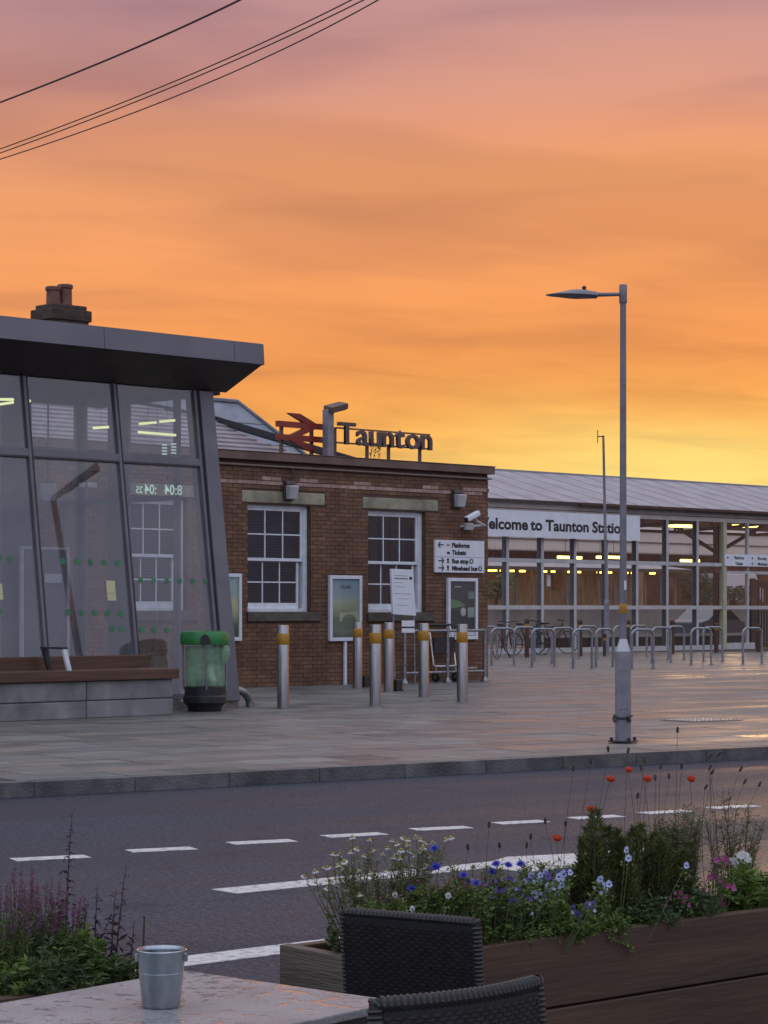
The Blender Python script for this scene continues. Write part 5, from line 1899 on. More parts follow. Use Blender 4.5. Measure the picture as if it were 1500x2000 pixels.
# canopy of the far platform with dagger-board valance
cd_ = OD + 9.0
cx0, cx1 = SB.s_at(860, cd_), SB.s_at(1800, cd_)
cn = thing('platform_canopy', 'pale platform canopy with saw-tooth valance beyond the shelter', 'canopy', SB.pt(cx0, cd_, oz), SB.a)
cz1, cz0 = SB.z_at(1200, 1036, cd_) - oz, SB.z_at(1200, 1081, cd_) - oz
M_val = pm('pale_valance_boards', (0.58, 0.49, 0.43), (0.68, 0.58, 0.51), 2, 0.7)
nb_ = int((cx1 - cx0) / 0.16)
tooth = mesh_only(MB().prism([(0.005, 0, 0), (0.155, 0, 0), (0.155, 0, -(cz1 - cz0) + 0.12), (0.08, 0, -(cz1 - cz0)), (0.005, 0, -(cz1 - cz0) + 0.12)], (0, 0.03, 0)), 'valance_board', M_val)
mb = MB()
for i in range(nb_):
    if i < 300:
        child(tooth, 'valance_board', cn, (i * 0.16, 0, cz1))
MB().box(0, cx1 - cx0, 0.035, 0.06, cz0 + 0.2, cz1 + 0.05).build('backing_board', M_val, cn)
MB().box(0, cx1 - cx0, -0.08, 0.0, (cz0 + cz1) / 2, (cz0 + cz1) / 2 + 0.05).build('moulding', M_rust, cn)
MB().prism([(0, -0.15, cz1 + 0.05), (cx1 - cx0, -0.15, cz1 + 0.05), (cx1 - cx0, 5, cz1 + 0.9), (0, 5, cz1 + 0.9)], (0, 0, 0.06)).build('roof', M_metalroof, cn)
MB().box(0, cx1 - cx0, 4.0, 4.2, 0, cz1 + 0.6).build('rear_wall', pm('red_brown_rear_wall', (0.30, 0.14, 0.085), (0.40, 0.20, 0.125), 1.0, 0.8), cn)
for i in range(9):
    x = i * 3.4 + 1
    MB().tube([(x, 0.6, 0), (x, 0.6, cz1)], 0.08, 8).build('column', M_brown, cn)

# shrubs and trees on the far side
def blob_tree(name, label, cat, px, py0, py1, depth, rx, n, mat, trunk=True, seed=1):
    rt = random.Random(seed)
    s_, zt_ = SB.at(px, py0, depth)
    zb_ = SB.z_at(px, py1, depth)
    base = SB.pt(s_, depth, zb_)
    base.z = -0.2 if depth > OD + 11 or depth < OD else PLAZA + oz
    t = thing(name, label, cat, base, 0)
    H = PLAZA + zt_ - base.z
    lowz = PLAZA + zb_ - base.z
    ms_ = MB()
    if trunk:
        ms_.tube([(0, 0, 0), (0.05, 0, H * 0.4), (0.0, 0.02, H * 0.75)], [0.09, 0.07, 0.03], 7)
        for i in range(8):
            a = rt.uniform(0, 6.28)
            ms_.tube([(0, 0, H * rt.uniform(0.25, 0.6)), (rx * 0.5 * math.cos(a), rx * 0.5 * math.sin(a), H * rt.uniform(0.6, 0.85))], [0.035, 0.012], 5)
        ms_.build('trunk', pm('bark', (0.04, 0.03, 0.022), (0.06, 0.045, 0.032), 9, 0.9), t)
    ml_ = MB()
    cl_ = [(rt.uniform(-rx, rx) * 0.7, rt.uniform(-rx, rx) * 0.7, rt.uniform(max(lowz, 0.2), H * 0.92), rt.uniform(0.3, 0.55) * rx) for _ in range(14)]
    for i in range(n):
        c = rt.choice(cl_)
        d = Vector((rt.gauss(0, 1), rt.gauss(0, 1), rt.gauss(0, 0.8)))
        d = d.normalized() * c[3] * rt.uniform(0.5, 1.0)
        p = Vector(c[:3]) + d
        if p.z > H or p.z < 0.05:
            continue
        ml_.leaf(p, (rt.uniform(-1, 1), rt.uniform(-1, 1), rt.uniform(-0.4, 0.8)), rt.uniform(0.10, 0.2), rt.uniform(0.06, 0.11))
    ml_.build('crown', mat, t, kind='stuff')
    return t


M_lf1 = pm('olive_leaf', (0.055, 0.065, 0.022), (0.10, 0.105, 0.04), 3, 0.6, island=0.35, transl=0.25)
M_lf2 = pm('yellow_green_leaf', (0.12, 0.12, 0.03), (0.19, 0.17, 0.05), 3, 0.6, island=0.35, transl=0.25)
blob_tree('far_tree', 'olive green tree right of the lit platform shelter', 'tree', 1358, 1106, 1184, OD + 5.0, 1.1, 1600, M_lf1, True, 1)
blob_tree('far_shrub', 'yellow green shrub by the brick corner seen through the hall glazing', 'shrub', 968, 1122, 1184, OD + 1.5, 0.8, 1200, M_lf2, True, 2)
blob_tree('hedge_shrub', 'rounded hedge bush seen through the entrance glazing', 'shrub', 1433, 1146, 1186, OD + 6.5, 1.2, 1400, M_lf1, True, 3)
blob_tree('hedge_shrub', 'hedge bush just right of the brown hall column', 'shrub', 1383, 1128, 1186, OD + 8, 0.9, 900, M_lf1, True, 4)

# pale van and grey car parked beyond the entrance
def simple_car(name, label, px, py, depth, col, L, Hc, van=False):
    s_, z_ = SB.at(px, py, depth)
    t = thing(name, label, 'van' if van else 'car', SB.pt(s_, depth, 0.004 + (oz if depth > OD else 0)), SB.a)
    m = pm(name + '_paint', col, None, 2, 0.3, coat=0.6)
    W = 1.7
    if van:
        prof = [(-L / 2, 0.3), (L / 2, 0.3), (L / 2, 1.0), (L / 2 - 0.5, 1.15), (L / 2 - 0.9, Hc), (-L / 2 + 0.05, Hc), (-L / 2, Hc - 0.1)]
    else:
        prof = [(-L / 2, 0.28), (L / 2, 0.28), (L / 2, 0.65), (L / 2 - 0.2, 0.78), (L / 2 - 1.1, 0.9), (L / 2 - 1.8, Hc), (-L / 2 + 1.1, Hc), (-L / 2 + 0.45, 0.95), (-L / 2, 0.85)]
    MB().prism([(x, 0, z) for x, z in prof], (0, W, 0)).build('body', m, t, bevel=0.06, seg=3)
    gm = pm('car_window', (0.02, 0.022, 0.026), None, 5, 0.08)
    if van:
        MB().box(L / 2 - 1.5, L / 2 - 0.95, -0.006, 0.004, 1.05, Hc - 0.25).build('side_window', gm, t)
    else:
        MB().prism([(L / 2 - 1.25, -0.006, 0.92), (L / 2 - 1.85, -0.006, Hc - 0.07), (-L / 2 + 1.15, -0.006, Hc - 0.07), (-L / 2 + 0.75, -0.006, 0.95)], (0, 0.01, 0)).build('side_window', gm, t)
    for x in (-L / 2 + 0.75, L / 2 - 0.8):
        for y in (-0.02, W - 0.18):
            wo = MB().tube([(x, y, 0.31), (x, y + 0.2, 0.31)], 0.31, 20).build('wheel', M_black, t, smooth=True)
            MB().tube([(x, y - 0.01, 0.31), (x, y + 0.21, 0.31)], 0.18, 14).build('rim', M_zinc, wo, smooth=True)
    for y in (0.2, W - 0.35):
        MB().box(L / 2 - 0.03, L / 2 + 0.012, y, y + 0.2, 0.6, 0.72).build('headlight', M_frost, t)
    return t


simple_car('parked_car', 'grey parked car seen low through the entrance glazing', 1428, 1215, 8.8, (0.085, 0.085, 0.11), 3.7, 1.36)
simple_car('parked_van', 'pale parked van above the hedge line beyond the entrance', 1450, 1160, OD + 8.2, (0.5, 0.48, 0.5), 4.4, 1.9, True)

# ------------------------------------------------------------------ cycle stands
CYC = [(960, 1004, 1299.5), (1039, 1083, 1303), (1119, 1156, 1306), (1234, 1276, 1306), (1350, 1389, 1299), (1451, 1488, 1297.5),
       (933, 971, 1290), (1004, 1044, 1293), (1078, 1120, 1297), (1164, 1197, 1303), (1273, 1310, 1295), (1374, 1411, 1293),
       (1130, 1166, 1287), (1199, 1232, 1288), (1232, 1263, 1284.5), (1305, 1336, 1289)]
row_name = ['first', 'second', 'third', 'fourth', 'fifth', 'sixth']
m_hoop = None
for i, (xa, xb, y) in enumerate(CYC):
    a, b = G(xa, y + 0.3, PLAZA), G(xb, y - 0.3, PLAZA)
    if i < 6:
        lab = '%s galvanised hoop cycle stand from the left in the row nearest the road' % row_name[i]
    elif i < 12:
        lab = '%s galvanised hoop cycle stand from the left in the middle row' % row_name[i - 6]
    else:
        lab = '%s galvanised hoop cycle stand from the left in the row nearest the hall' % row_name[i - 12]
    d = b - a
    t = thing('cycle_stand', lab, 'cycle stand', a, math.atan2(d.y, d.x), 'galvanised hoop cycle stands')
    w, h, r = d.length, 0.905, 0.15
    pts = [(0, 0, 0), (0, 0, h - r)]
    for j in range(1, 7):
        an = math.pi / 2 * j / 6
        pts.append((r - r * math.cos(an), 0, h - r + r * math.sin(an)))
    for j in range(0, 7):
        an = math.pi / 2 * j / 6
        pts.append((w - r + r * math.sin(an), 0, h - r + r * math.cos(an)))
    pts.append((w, 0, 0))
    MB().tube(pts, 0.031, 10).build('hoop', M_zinc, t, smooth=True)
    for x in (0, w):
        MB().lathe([(0.07, 0), (0.07, 0.012), (0.034, 0.016)], 12, (x, 0)).build('floor_flange', M_zinc, t)

# ------------------------------------------------------------------ brown bollards along the hall
for (px, py, pt_, lab) in ((1029, 1284, 1208, 'dark brown bollard in front of the second glazing bay behind the cycle stands'), (1133, 1282, 1210, 'dark brown bollard left of the thin pole'),
                           (1182, 1281.5, 1236, 'short dark brown bollard at the foot of the thin pole'), (1227, 1279, 1210, 'dark brown bollard directly behind the lamp column'), (1313, 1277, 1211, 'dark brown bollard in front of the sixth mullion'),
                           (1399, 1275, 1216, 'dark brown bollard with orange band in front of the cream pillar'), (1482, 1273.5, 1218, 'rightmost dark brown bollard in front of the entrance')):
    p = G(px, py, PLAZA)
    t = thing('brown_bollard', lab, 'bollard', p, 0, 'dark brown bollards along the hall')
    h = (py - pt_) / F * p.y
    r = 4.6 / F * p.y
    MB().lathe([(r, 0), (r, h - 0.24), (r * 1.02, h - 0.12), (r * 1.15, h - 0.10), (r * 1.15, h - 0.03), (r * 0.9, h)], 18).build('shaft', M_brown, t, smooth=True)
    MB().lathe([(r * 1.03, h - 0.23), (r * 1.05, h - 0.225), (r * 1.05, h - 0.155), (r * 1.03, h - 0.15)], 18).build('band', pm('orange_band', (0.30, 0.14, 0.02)), t, smooth=True)

# ------------------------------------------------------------------ bicycles parked at the far stands
def bicycle(label, px, py, ang, col, first=False):
    p = G(px, py, PLAZA)
    t = thing('bicycle', label, 'bicycle', p, ang, 'bicycles left at the cycle stands')
    fm = pm('bike_paint_%d' % int(col[0] * 1000), col, None, 4, 0.4)
    R_ = 0.34
    for x in (-0.52, 0.52):
        ty = MB().tube([(x + R_ * math.cos(i * math.pi / 14), 0, R_ + R_ * math.sin(i * math.pi / 14)) for i in range(28)], 0.016, 6, closed=True).build('wheel', M_black, t)
        mb = MB()
        for i in range(12):
            a = i * math.pi / 6
            mb.tube([(x, 0, R_), (x + 0.33 * math.cos(a), 0, R_ + 0.33 * math.sin(a))], 0.003, 3)
        mb.build('spokes', M_darkmetal, ty, kind='stuff')
    mb = MB()
    for a, b in (((-0.52, 0, R_), (-0.2, 0, 0.82)), ((-0.52, 0, R_), (-0.05, 0, 0.30)), ((-0.05, 0, 0.30), (-0.22, 0, 0.88)), ((-0.05, 0, 0.30), (0.36, 0, 0.78)), ((-0.19, 0, 0.80), (0.34, 0, 0.86)), ((0.33, 0, 0.95), (0.38, 0, 0.70)), ((0.38, 0, 0.70), (0.52, 0, R_))):
        mb.tube([a, b], 0.02, 8)
    mb.build('frame', fm, t)
    MB().hexa([(-0.36, -0.07, 0.90), (-0.08, -0.02, 0.91), (-0.08, 0.02, 0.91), (-0.36, 0.07, 0.90), (-0.37, -0.08, 0.96), (-0.08, -0.02, 0.95), (-0.08, 0.02, 0.95), (-0.37, 0.08, 0.96)]).build('saddle', M_black, t, bevel=0.015)
    MB().tube([(0.26, -0.29, 1.02), (0.33, -0.2, 1.04), (0.33, 0, 1.0), (0.33, 0.2, 1.04), (0.26, 0.29, 1.02)], 0.016, 8).build('handlebar', M_black, t)
    MB().tube([(-0.05, -0.10, 0.14), (-0.05, -0.06, 0.30), (-0.05, 0.06, 0.30), (-0.05, 0.10, 0.46)], 0.014, 6).build('cranks', M_zinc, t)
    return t


bicycle('dark red bicycle nearest the brick corner behind the cycle stands', 985, 1285, ANG + R(20), (0.10, 0.02, 0.02))
bicycle('black bicycle between the first two glazing mullions', 1030, 1280, ANG - R(12), (0.03, 0.03, 0.035))
bicycle('dark bicycle turned side-on below the third glazing bay', 1078, 1276, R(12), (0.05, 0.025, 0.02))

# ------------------------------------------------------------------ thin pole with aerial in front of the hall
tp = G(1182.5, 1281, PLAZA) + Vector((0, -0.35, 0))
po = thing('aerial_pole', 'thin grey pole with a small aerial in front of the welcome board', 'pole', tp)
kk = tp.y / F
hp = (1281 - 850) * kk
lean = -6.5 * kk
MB().tube([(0, 0, 0), (0, 0, (1281 - 1175) * kk)], 5.2 * kk, 14).build('base_tube', M_steelgrey, po, smooth=True)
MB().lathe([(5.4 * kk, 0), (4 * kk, 0.08), (3 * kk, 0.1)], 14).build('cap', M_steelgrey, po).location = (0, 0, (1281 - 1177) * kk)
MB().tube([(0, 0, (1281 - 1176) * kk), (lean * 0.5, 0, hp * 0.62), (lean, 0, hp)], [3.3 * kk, 2.9 * kk, 2.2 * kk], 12).build('shaft', M_steelgrey, po, smooth=True)
MB().tube([(lean, 0, hp - 0.03), (lean - 10 * kk, 0, hp - 0.03)], 0.02, 6).build('aerial_arm', M_rust, po)
MB().tube([(lean - 11 * kk, 0, hp - 0.22), (lean - 11 * kk, 0, hp + 0.16)], 0.014, 6).build('aerial', M_rust, po)

# ------------------------------------------------------------------ street lamp
lpz = G(1217, 1451, PLAZA)
la = thing('street_lamp', 'tall grey street lamp with a flat lantern arm pointing left, by the kerb', 'street lamp', lpz)
k2 = lpz.y / F
H1 = (1451 - 1272) * k2
H2 = (1451 - 556) * k2
MB().lathe([(15.6 * k2, 0), (15.6 * k2, H1 - 0.01), (15.2 * k2, H1)], 28).build('base_section', M_steelgrey, la, smooth=True)
MB().lathe([(14.5 * k2, H1), (13.5 * k2, H1 + 0.012), (8.5 * k2, H1 + 20 * k2), (7.2 * k2, H1 + 24 * k2)], 28).build('shoulder', pm('bare_zinc_cone', (0.42, 0.43, 0.44), (0.5, 0.51, 0.52), 8, 0.5, 0.3), la, smooth=True)
MB().lathe([(7.0 * k2, H1 + 20 * k2), (6.0 * k2, H2 - 0.16)], 24).build('shaft', M_steelgrey, la, smooth=True)
MB().lathe([(7.6 * k2, H2 - 36 * k2), (7.8 * k2, H2 - 35 * k2), (7.8 * k2, H2 - 0.01), (7.2 * k2, H2)], 24).build('top_collar', M_steelgrey, la, smooth=True)
za = H2 - 19 * k2
ad = Vector((-0.965, -0.262, 0))
ax_ = lambda px: (1217 - px) * k2 / 0.965 * 1.0
P_ = lambda d_, z: (ad.x * d_, ad.y * d_, z)
MB().tube([P_(0.03, za), P_(ax_(1165), za - 2.5 * k2), P_(ax_(1140), za - 3 * k2)], [3.6 * k2, 4.2 * k2, 4.2 * k2], 12).build('arm', M_steelgrey, la, smooth=True)
# lantern: flat leaf-shaped body
bm_ = MB()
ang_a = math.atan2(ad.y, ad.x)
hd0, hd1 = ax_(1163), ax_(1066)
nseg = 11
ringn = 12
for i in range(nseg):
    t = i / (nseg - 1)
    dd_ = hd0 + (hd1 - hd0) * t
    wv = 0.045 + 0.085 * math.sin(min(1, t * 1.5 + 0.12) * math.pi / 2) * (1 if t < 0.7 else math.sqrt(max(0.03, 1 - ((t - 0.7) / 0.3) ** 2)))
    ht = (0.045 + 0.018 * math.sin(t * math.pi)) * (1 if t < 0.45 else max(0.18, 1 - (t - 0.45) / 0.62))
    zc_ = za + (-5.0 + 1.0 * t - 2.5 * t * t) * k2
    for j in range(ringn):
        a = 2 * math.pi * j / ringn
        lx, lz_ = wv * math.cos(a), ht * math.sin(a) * (0.6 if math.sin(a) < 0 else 1.0)
        bm_.v.append((ad.x * dd_ - ad.y * lx, ad.y * dd_ + ad.x * lx, zc_ + lz_))
for i in range(nseg - 1):
    for j in range(ringn):
        bm_.f.append((i * ringn + j, i * ringn + (j + 1) % ringn, (i + 1) * ringn + (j + 1) % ringn, (i + 1) * ringn + j))
bm_.f.append(tuple(range(ringn - 1, -1, -1)))
bm_.f.append(tuple((nseg - 1) * ringn + j for j in range(ringn)))
ln = bm_.build('lantern', M_steelgrey, la, smooth=True)
pcl = P_(ax_(1139), za + 3 * k2)
MB().lathe([(5 * k2, pcl[2]), (5 * k2, pcl[2] + 3 * k2), (3.2 * k2, pcl[2] + 4 * k2), (4.4 * k2, pcl[2] + 6 * k2), (4.0 * k2, pcl[2] + 9 * k2), (1.5 * k2, pcl[2] + 11 * k2)], 14, (pcl[0], pcl[1])).build('photocell', M_hood, ln, smooth=True)
MB().lathe([(6.9 * k2, 0), (7.3 * k2, 0.004), (7.3 * k2, 18 * k2), (6.9 * k2, 18 * k2 + 0.004)], 24).build('yellow_band', M_yellow, la, smooth=True).location = (0, 0, (1451 - 1198) * k2)
MB().box(0.008, 0.030, -6.9 * k2, -6.0 * k2, (1451 - 1152) * k2, (1451 - 1134) * k2).build('sticker', M_whitesign, la)
# flange plate with bolts, slightly lifted
MB().prism([(31 * k2 * math.cos(i * math.pi / 4 + 0.2), 31 * k2 * math.sin(i * math.pi / 4 + 0.2), 0.012) for i in range(8)], (0, 0, 0.014)).build('base_plate', M_black, la, bevel=0.004)
for i in range(4):
    a = i * math.pi / 2 + 0.35
    MB().lathe([(0.018, 0.026), (0.018, 0.055), (0.008, 0.062)], 6, (25 * k2 * math.cos(a), 25 * k2 * math.sin(a))).build('bolt', M_black, la)
zz = (1451 - 1400) * k2
MB().tube([(17.2 * k2 * math.cos(i * math.pi / 10), 17.2 * k2 * math.sin(i * math.pi / 10), zz + 0.012 * math.sin(i * 0.63 + 2)) for i in range(20)], 0.013, 8, closed=True).build('clamp_ring', M_darkmetal, la, smooth=True)
MB().tube([(-17 * k2, -0.03, zz + 0.02), (-20 * k2, -0.05, zz - 0.02), (-17 * k2, -0.07, zz - 0.05)], 0.014, 8).build('clamp_lug', M_darkmetal, la)
MB().tube([(8 * k2, -17 * k2, zz + 0.01), (12 * k2, -17 * k2, zz - 0.05)], 0.018, 8).build('clamp_lug', M_darkmetal, la)
MB().box(-9 * k2, 9 * k2, -15.9 * k2, -14 * k2, 0.35, 0.78).build('door', M_steelgrey, la, bevel=0.004)

# second lamp, right of the picture: the photograph shows it mirrored in the kiosk glass
l2 = thing('street_lamp', 'street lamp with upswept head, seen only as a dark reflection in the kiosk glass', 'street lamp', (7.33, 28.34, PLAZA))
MB().lathe([(0.09, 0), (0.09, 1.2), (0.075, 1.25), (0.055, 6.1)], 18).build('column', M_steelgrey, l2, smooth=True)
MB().hexa([(-0.04, -0.02, 6.02), (0.04, -0.02, 6.02), (0.05, 0.25, 6.14), (-0.05, 0.25, 6.14), (-0.04, -0.02, 6.12), (0.04, -0.02, 6.12), (0.05, 0.25, 6.24), (-0.05, 0.25, 6.24)]).build('arm', M_steelgrey, l2)
MB().hexa([(-0.10, 0.26, 6.13), (0.10, 0.26, 6.13), (0.11, 0.95, 6.45), (-0.11, 0.95, 6.45), (-0.10, 0.24, 6.25), (0.10, 0.24, 6.25), (0.09, 0.93, 6.60), (-0.09, 0.93, 6.60)]).build('lantern', M_steelgrey, l2, bevel=0.04, seg=3)

# gully cover in the pavement
gc = G(1370, 1407, PLAZA)
gv = thing('inspection_cover', 'studded metal inspection cover set in the wet paving right of the lamp', 'cover', gc + Vector((0, 0, 0.002)), KA)
MB().box(-0.42, 0.42, -0.30, 0.30, 0, 0.008).build('frame', M_stainless, gv)
stud = mesh_only(MB().lathe([(0.020, 0.0), (0.018, 0.006), (0.008, 0.009)], 8), 'stud', M_stainless, True)
for i in range(12):
    for j in range(8):
        child(stud, 'stud', gv, (-0.37 + i * 0.067, -0.25 + j * 0.071, 0.008))

# ------------------------------------------------------------------ overhead wires
wires = [((0, 200), (240, 104), (472, -2), 2.0, 'thickest overhead wire, uppermost at the top left'), ((0, 291), (350, 155), (690, -2), 1.25, 'upper of the three parallel overhead wires'),
         ((0, 299), (360, 160), (714, -2), 1.25, 'middle of the three parallel overhead wires'), ((0, 311), (380, 173), (742, -2), 1.25, 'lowest of the three parallel overhead wires')]
for (a, b, c, hw_, lab) in wires:
    P3 = [Vector((*D(a[0], a[1], 19.0),)), Vector((*D(b[0], b[1], 17.0),)), Vector((*D(c[0], c[1], 15.0),))]
    pts = []
    for i in range(-30, 81):
        t = i / 50
        l0, l1, l2 = (t - 0.5) * (t - 1) / 0.5, t * (t - 1) / -0.25, t * (t - 0.5) / 0.5
        pts.append(P3[0] * l0 + P3[1] * l1 + P3[2] * l2)
    o = MB().tube(pts, hw_ * 17.0 / F, 8).build('overhead_wire', M_cable, None, smooth=True)
    tag(o, lab, 'wire', 'overhead wires')

# ------------------------------------------------------------------ foreground planter
PA = math.atan2(0.644, 0.765)
PF = Frame(738, 1875, PA, 0.527)
pl_o = Vector((PF.o.x, PF.o.y, TERR))
PW, PLEN, PH = 0.40, 2.6, 0.527 - TERR
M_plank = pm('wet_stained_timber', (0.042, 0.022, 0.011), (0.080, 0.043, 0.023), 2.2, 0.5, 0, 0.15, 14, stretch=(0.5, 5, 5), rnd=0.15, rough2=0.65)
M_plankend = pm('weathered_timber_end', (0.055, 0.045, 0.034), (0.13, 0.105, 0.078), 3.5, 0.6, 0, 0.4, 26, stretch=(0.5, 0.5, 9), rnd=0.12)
plr = thing('wooden_planter', 'long dark timber planter of stacked boards full of flowers, right foreground', 'planter', pl_o, PA)
bh = 0.212
nbd = 3
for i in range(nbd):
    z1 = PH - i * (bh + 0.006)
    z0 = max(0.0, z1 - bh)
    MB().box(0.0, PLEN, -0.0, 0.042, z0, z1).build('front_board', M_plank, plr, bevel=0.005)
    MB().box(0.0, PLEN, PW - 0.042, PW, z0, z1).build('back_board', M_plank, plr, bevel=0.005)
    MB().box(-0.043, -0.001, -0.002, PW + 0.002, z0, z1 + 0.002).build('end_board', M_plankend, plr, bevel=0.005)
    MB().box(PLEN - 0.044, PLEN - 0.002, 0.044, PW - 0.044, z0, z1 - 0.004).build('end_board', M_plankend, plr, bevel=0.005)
MB().box(0.05, PLEN - 0.05, 0.05, PW - 0.05, 0.02, PH - 0.045).build('soil', pm('potting_soil', (0.022, 0.015, 0.010), (0.04, 0.028, 0.018), 20, 0.9, 0, 0.8), plr)

# left planter, low behind the table
lp_o = Vector((-1.50, 5.80, TERR))
LA = PA
lpl = thing('timber_trough', 'timber trough of purple and green plants at the left edge, behind the table', 'planter', lp_o, LA)
LL, LW_, LH = 0.98, 0.42, 0.60
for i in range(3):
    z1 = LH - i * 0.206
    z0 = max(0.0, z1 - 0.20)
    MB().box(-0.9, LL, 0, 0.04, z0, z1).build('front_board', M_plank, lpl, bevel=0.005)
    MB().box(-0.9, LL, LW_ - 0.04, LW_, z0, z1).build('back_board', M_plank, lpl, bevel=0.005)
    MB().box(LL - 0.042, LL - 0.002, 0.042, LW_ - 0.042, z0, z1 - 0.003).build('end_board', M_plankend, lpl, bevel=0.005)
MB().box(-0.9, LL - 0.045, 0.045, LW_ - 0.045, 0.02, LH - 0.05).build('soil', pm('potting_soil', (0.022, 0.015, 0.010)), lpl)

# ------------------------------------------------------------------ plants
rp = random.Random(21)
M_stem = pm('green_stem', (0.05, 0.07, 0.022), (0.08, 0.10, 0.036), 9, 0.6)
M_drystem = pm('brown_green_stem', (0.045, 0.036, 0.020), (0.06, 0.048, 0.026), 9, 0.6)
M_leafA = pm('mid_green_leaf', (0.0761, 0.1252, 0.0231), (0.1396, 0.2048, 0.0424), 14, 0.5, island=0.4, transl=0.3)
M_leafB = pm('dark_green_leaf', (0.0435, 0.0714, 0.0204), (0.0816, 0.1190, 0.0326), 14, 0.55, island=0.4, transl=0.2)
M_leafC = pm('bright_green_leaf', (0.0972, 0.1560, 0.0243), (0.1540, 0.2228, 0.0473), 14, 0.5, island=0.35, transl=0.35)
M_leafG = pm('grey_green_leaf', (0.1265, 0.1430, 0.0550), (0.1955, 0.2090, 0.0900), 14, 0.55, island=0.35, transl=0.35)
M_conifer = pm('conifer_scale', (0.055, 0.074, 0.018), (0.120, 0.145, 0.040), 18, 0.6, island=0.55, transl=0.35)
M_wht = pm('white_petal', (0.66, 0.69, 0.66), (0.78, 0.80, 0.78), 10, 0.5, transl=0.35)
M_yel = pm('yellow_disc', (0.30, 0.24, 0.02), (0.38, 0.30, 0.03), 30, 0.7)
M_blue = pm('cornflower_blue', (0.055, 0.06, 0.45), (0.09, 0.09, 0.60), 12, 0.5, island=0.3, transl=0.3)
M_pale = pm('pale_blue_petal', (0.36, 0.42, 0.68), (0.54, 0.60, 0.82), 12, 0.5, island=0.2, transl=0.3)
M_violet = pm('violet_petal', (0.10, 0.06, 0.28), (0.15, 0.09, 0.36), 12, 0.5, island=0.3, transl=0.3)
M_pink = pm('magenta_petal', (0.27, 0.045, 0.15), (0.37, 0.08, 0.22), 12, 0.5, island=0.3, transl=0.3)
M_maroon = pm('maroon_petal', (0.16, 0.035, 0.04), (0.26, 0.07, 0.075), 12, 0.55, island=0.3, transl=0.25)
M_poppy = pm('poppy_red', (0.62, 0.075, 0.030), (0.78, 0.13, 0.05), 12, 0.5, transl=0.45)
M_purp = pm('toadflax_purple', (0.15, 0.05, 0.115), (0.24, 0.085, 0.17), 12, 0.55, island=0.35, transl=0.3)
M_dkpurp = pm('bronze_purple_leaf', (0.035, 0.016, 0.024), (0.058, 0.028, 0.036), 12, 0.5, island=0.3, transl=0.2)
M_dkeye = pm('dark_flower_eye', (0.02, 0.012, 0.03), None, 5, 0.6)


def on_planter(px, t, frame=PF, z=0.527 - 0.045):
    """ground point in the planter under photo column px, t metres behind its front board"""
    s_ = frame.s_at(px, t)
    p = frame.o + frame.u * s_ + frame.v * t
    return Vector((p.x, p.y, z))


def top_z(p, py):
    return CZ - (py - HY) / F * p.y


def petal_ring(mb, n, L, W, droop, z=0.0, c=(0, 0, 0), start=0.0, r0=0.0):
    for i in range(n):
        a = start + 2 * math.pi * i / n
        d = Vector((math.cos(a), math.sin(a), -droop))
        mb.leaf(Vector(c) + Vector((math.cos(a) * r0, math.sin(a) * r0, z)), d, L, W, up=Vector((0, 0, 1)), fold=0.1)
    return mb


def dome(mb, r, h, z=0.0, n=8):
    mb.lathe([(r, z), (r * 0.92, z + h * 0.45), (r * 0.6, z + h * 0.85), (r * 0.15, z + h)], n)
    return mb


me_cham = mesh_only(petal_ring(MB(), 10, 0.013, 0.0072, 0.45, 0.0), 'flower_head', M_wht)
me_chamd = mesh_only(dome(MB(), 0.0048, 0.006), 'flower_disc', M_yel)
mbc = petal_ring(MB(), 10, 0.016, 0.009, -0.45, 0)
petal_ring(mbc, 9, 0.012, 0.007, -1.0, 0.002, start=0.3)
petal_ring(mbc, 6, 0.009, 0.006, -2.2, 0.003, start=0.6)
me_corn = mesh_only(mbc, 'flower_head', M_blue)
mbv = MB()
for a, L, W in ((90, 0.013, 0.014), (35, 0.012, 0.012), (145, 0.012, 0.012), (-40, 0.013, 0.014), (220, 0.013, 0.014), (-90, 0.014, 0.016)):
    t = R(a)
    mbv.leaf((0, -0.001 * (a % 7), 0), (math.cos(t), -0.1, math.sin(t)), L, W, up=Vector((0, -1, 0)), fold=0.05)
me_viola = mesh_only(mbv, 'flower_head', M_pale)
me_violaw = mesh_only(mbv, 'flower_head', M_wht)
me_violav = mesh_only(mbv, 'flower_head', M_violet)
me_violap = mesh_only(mbv, 'flower_head', M_pink)
me_veye = mesh_only(MB().prism([(0.0032 * math.cos(i * math.pi / 4), -0.006, 0.0032 * math.sin(i * math.pi / 4) - 0.001) for i in range(8)], (0, 0.002, 0)), 'flower_eye', M_dkeye)
mbp = MB()
for k_ in range(2):
    n = 12
    b_ = len(mbp.v)
    for i, (r, z) in enumerate(((0.002, 0.0), (0.011, 0.003), (0.0155, 0.011), (0.0145, 0.019))):
        for j in range(n):
            a = 2 * math.pi * j / n + k_ * 0.3
            rr = r * (1 - 0.12 * k_) * (1 + 0.10 * math.sin(4 * a + k_ * 1.5) * (i / 3))
            mbp.v.append((rr * math.cos(a), rr * math.sin(a), z + 0.002 * math.sin(6 * a + i) * (i / 3)))
    for i in range(3):
        for j in range(n):
            mbp.f.append((b_ + i * n + j, b_ + i * n + (j + 1) % n, b_ + (i + 1) * n + (j + 1) % n, b_ + (i + 1) * n + j))
me_poppy = mesh_only(mbp, 'bloom', M_poppy, True)
me_seed = mesh_only(MB().lathe([(0.0012, 0), (0.0042, 0.004), (0.0050, 0.011), (0.0036, 0.018), (0.0048, 0.0195), (0.0012, 0.021)], 8), 'seed_head', M_drystem, True)


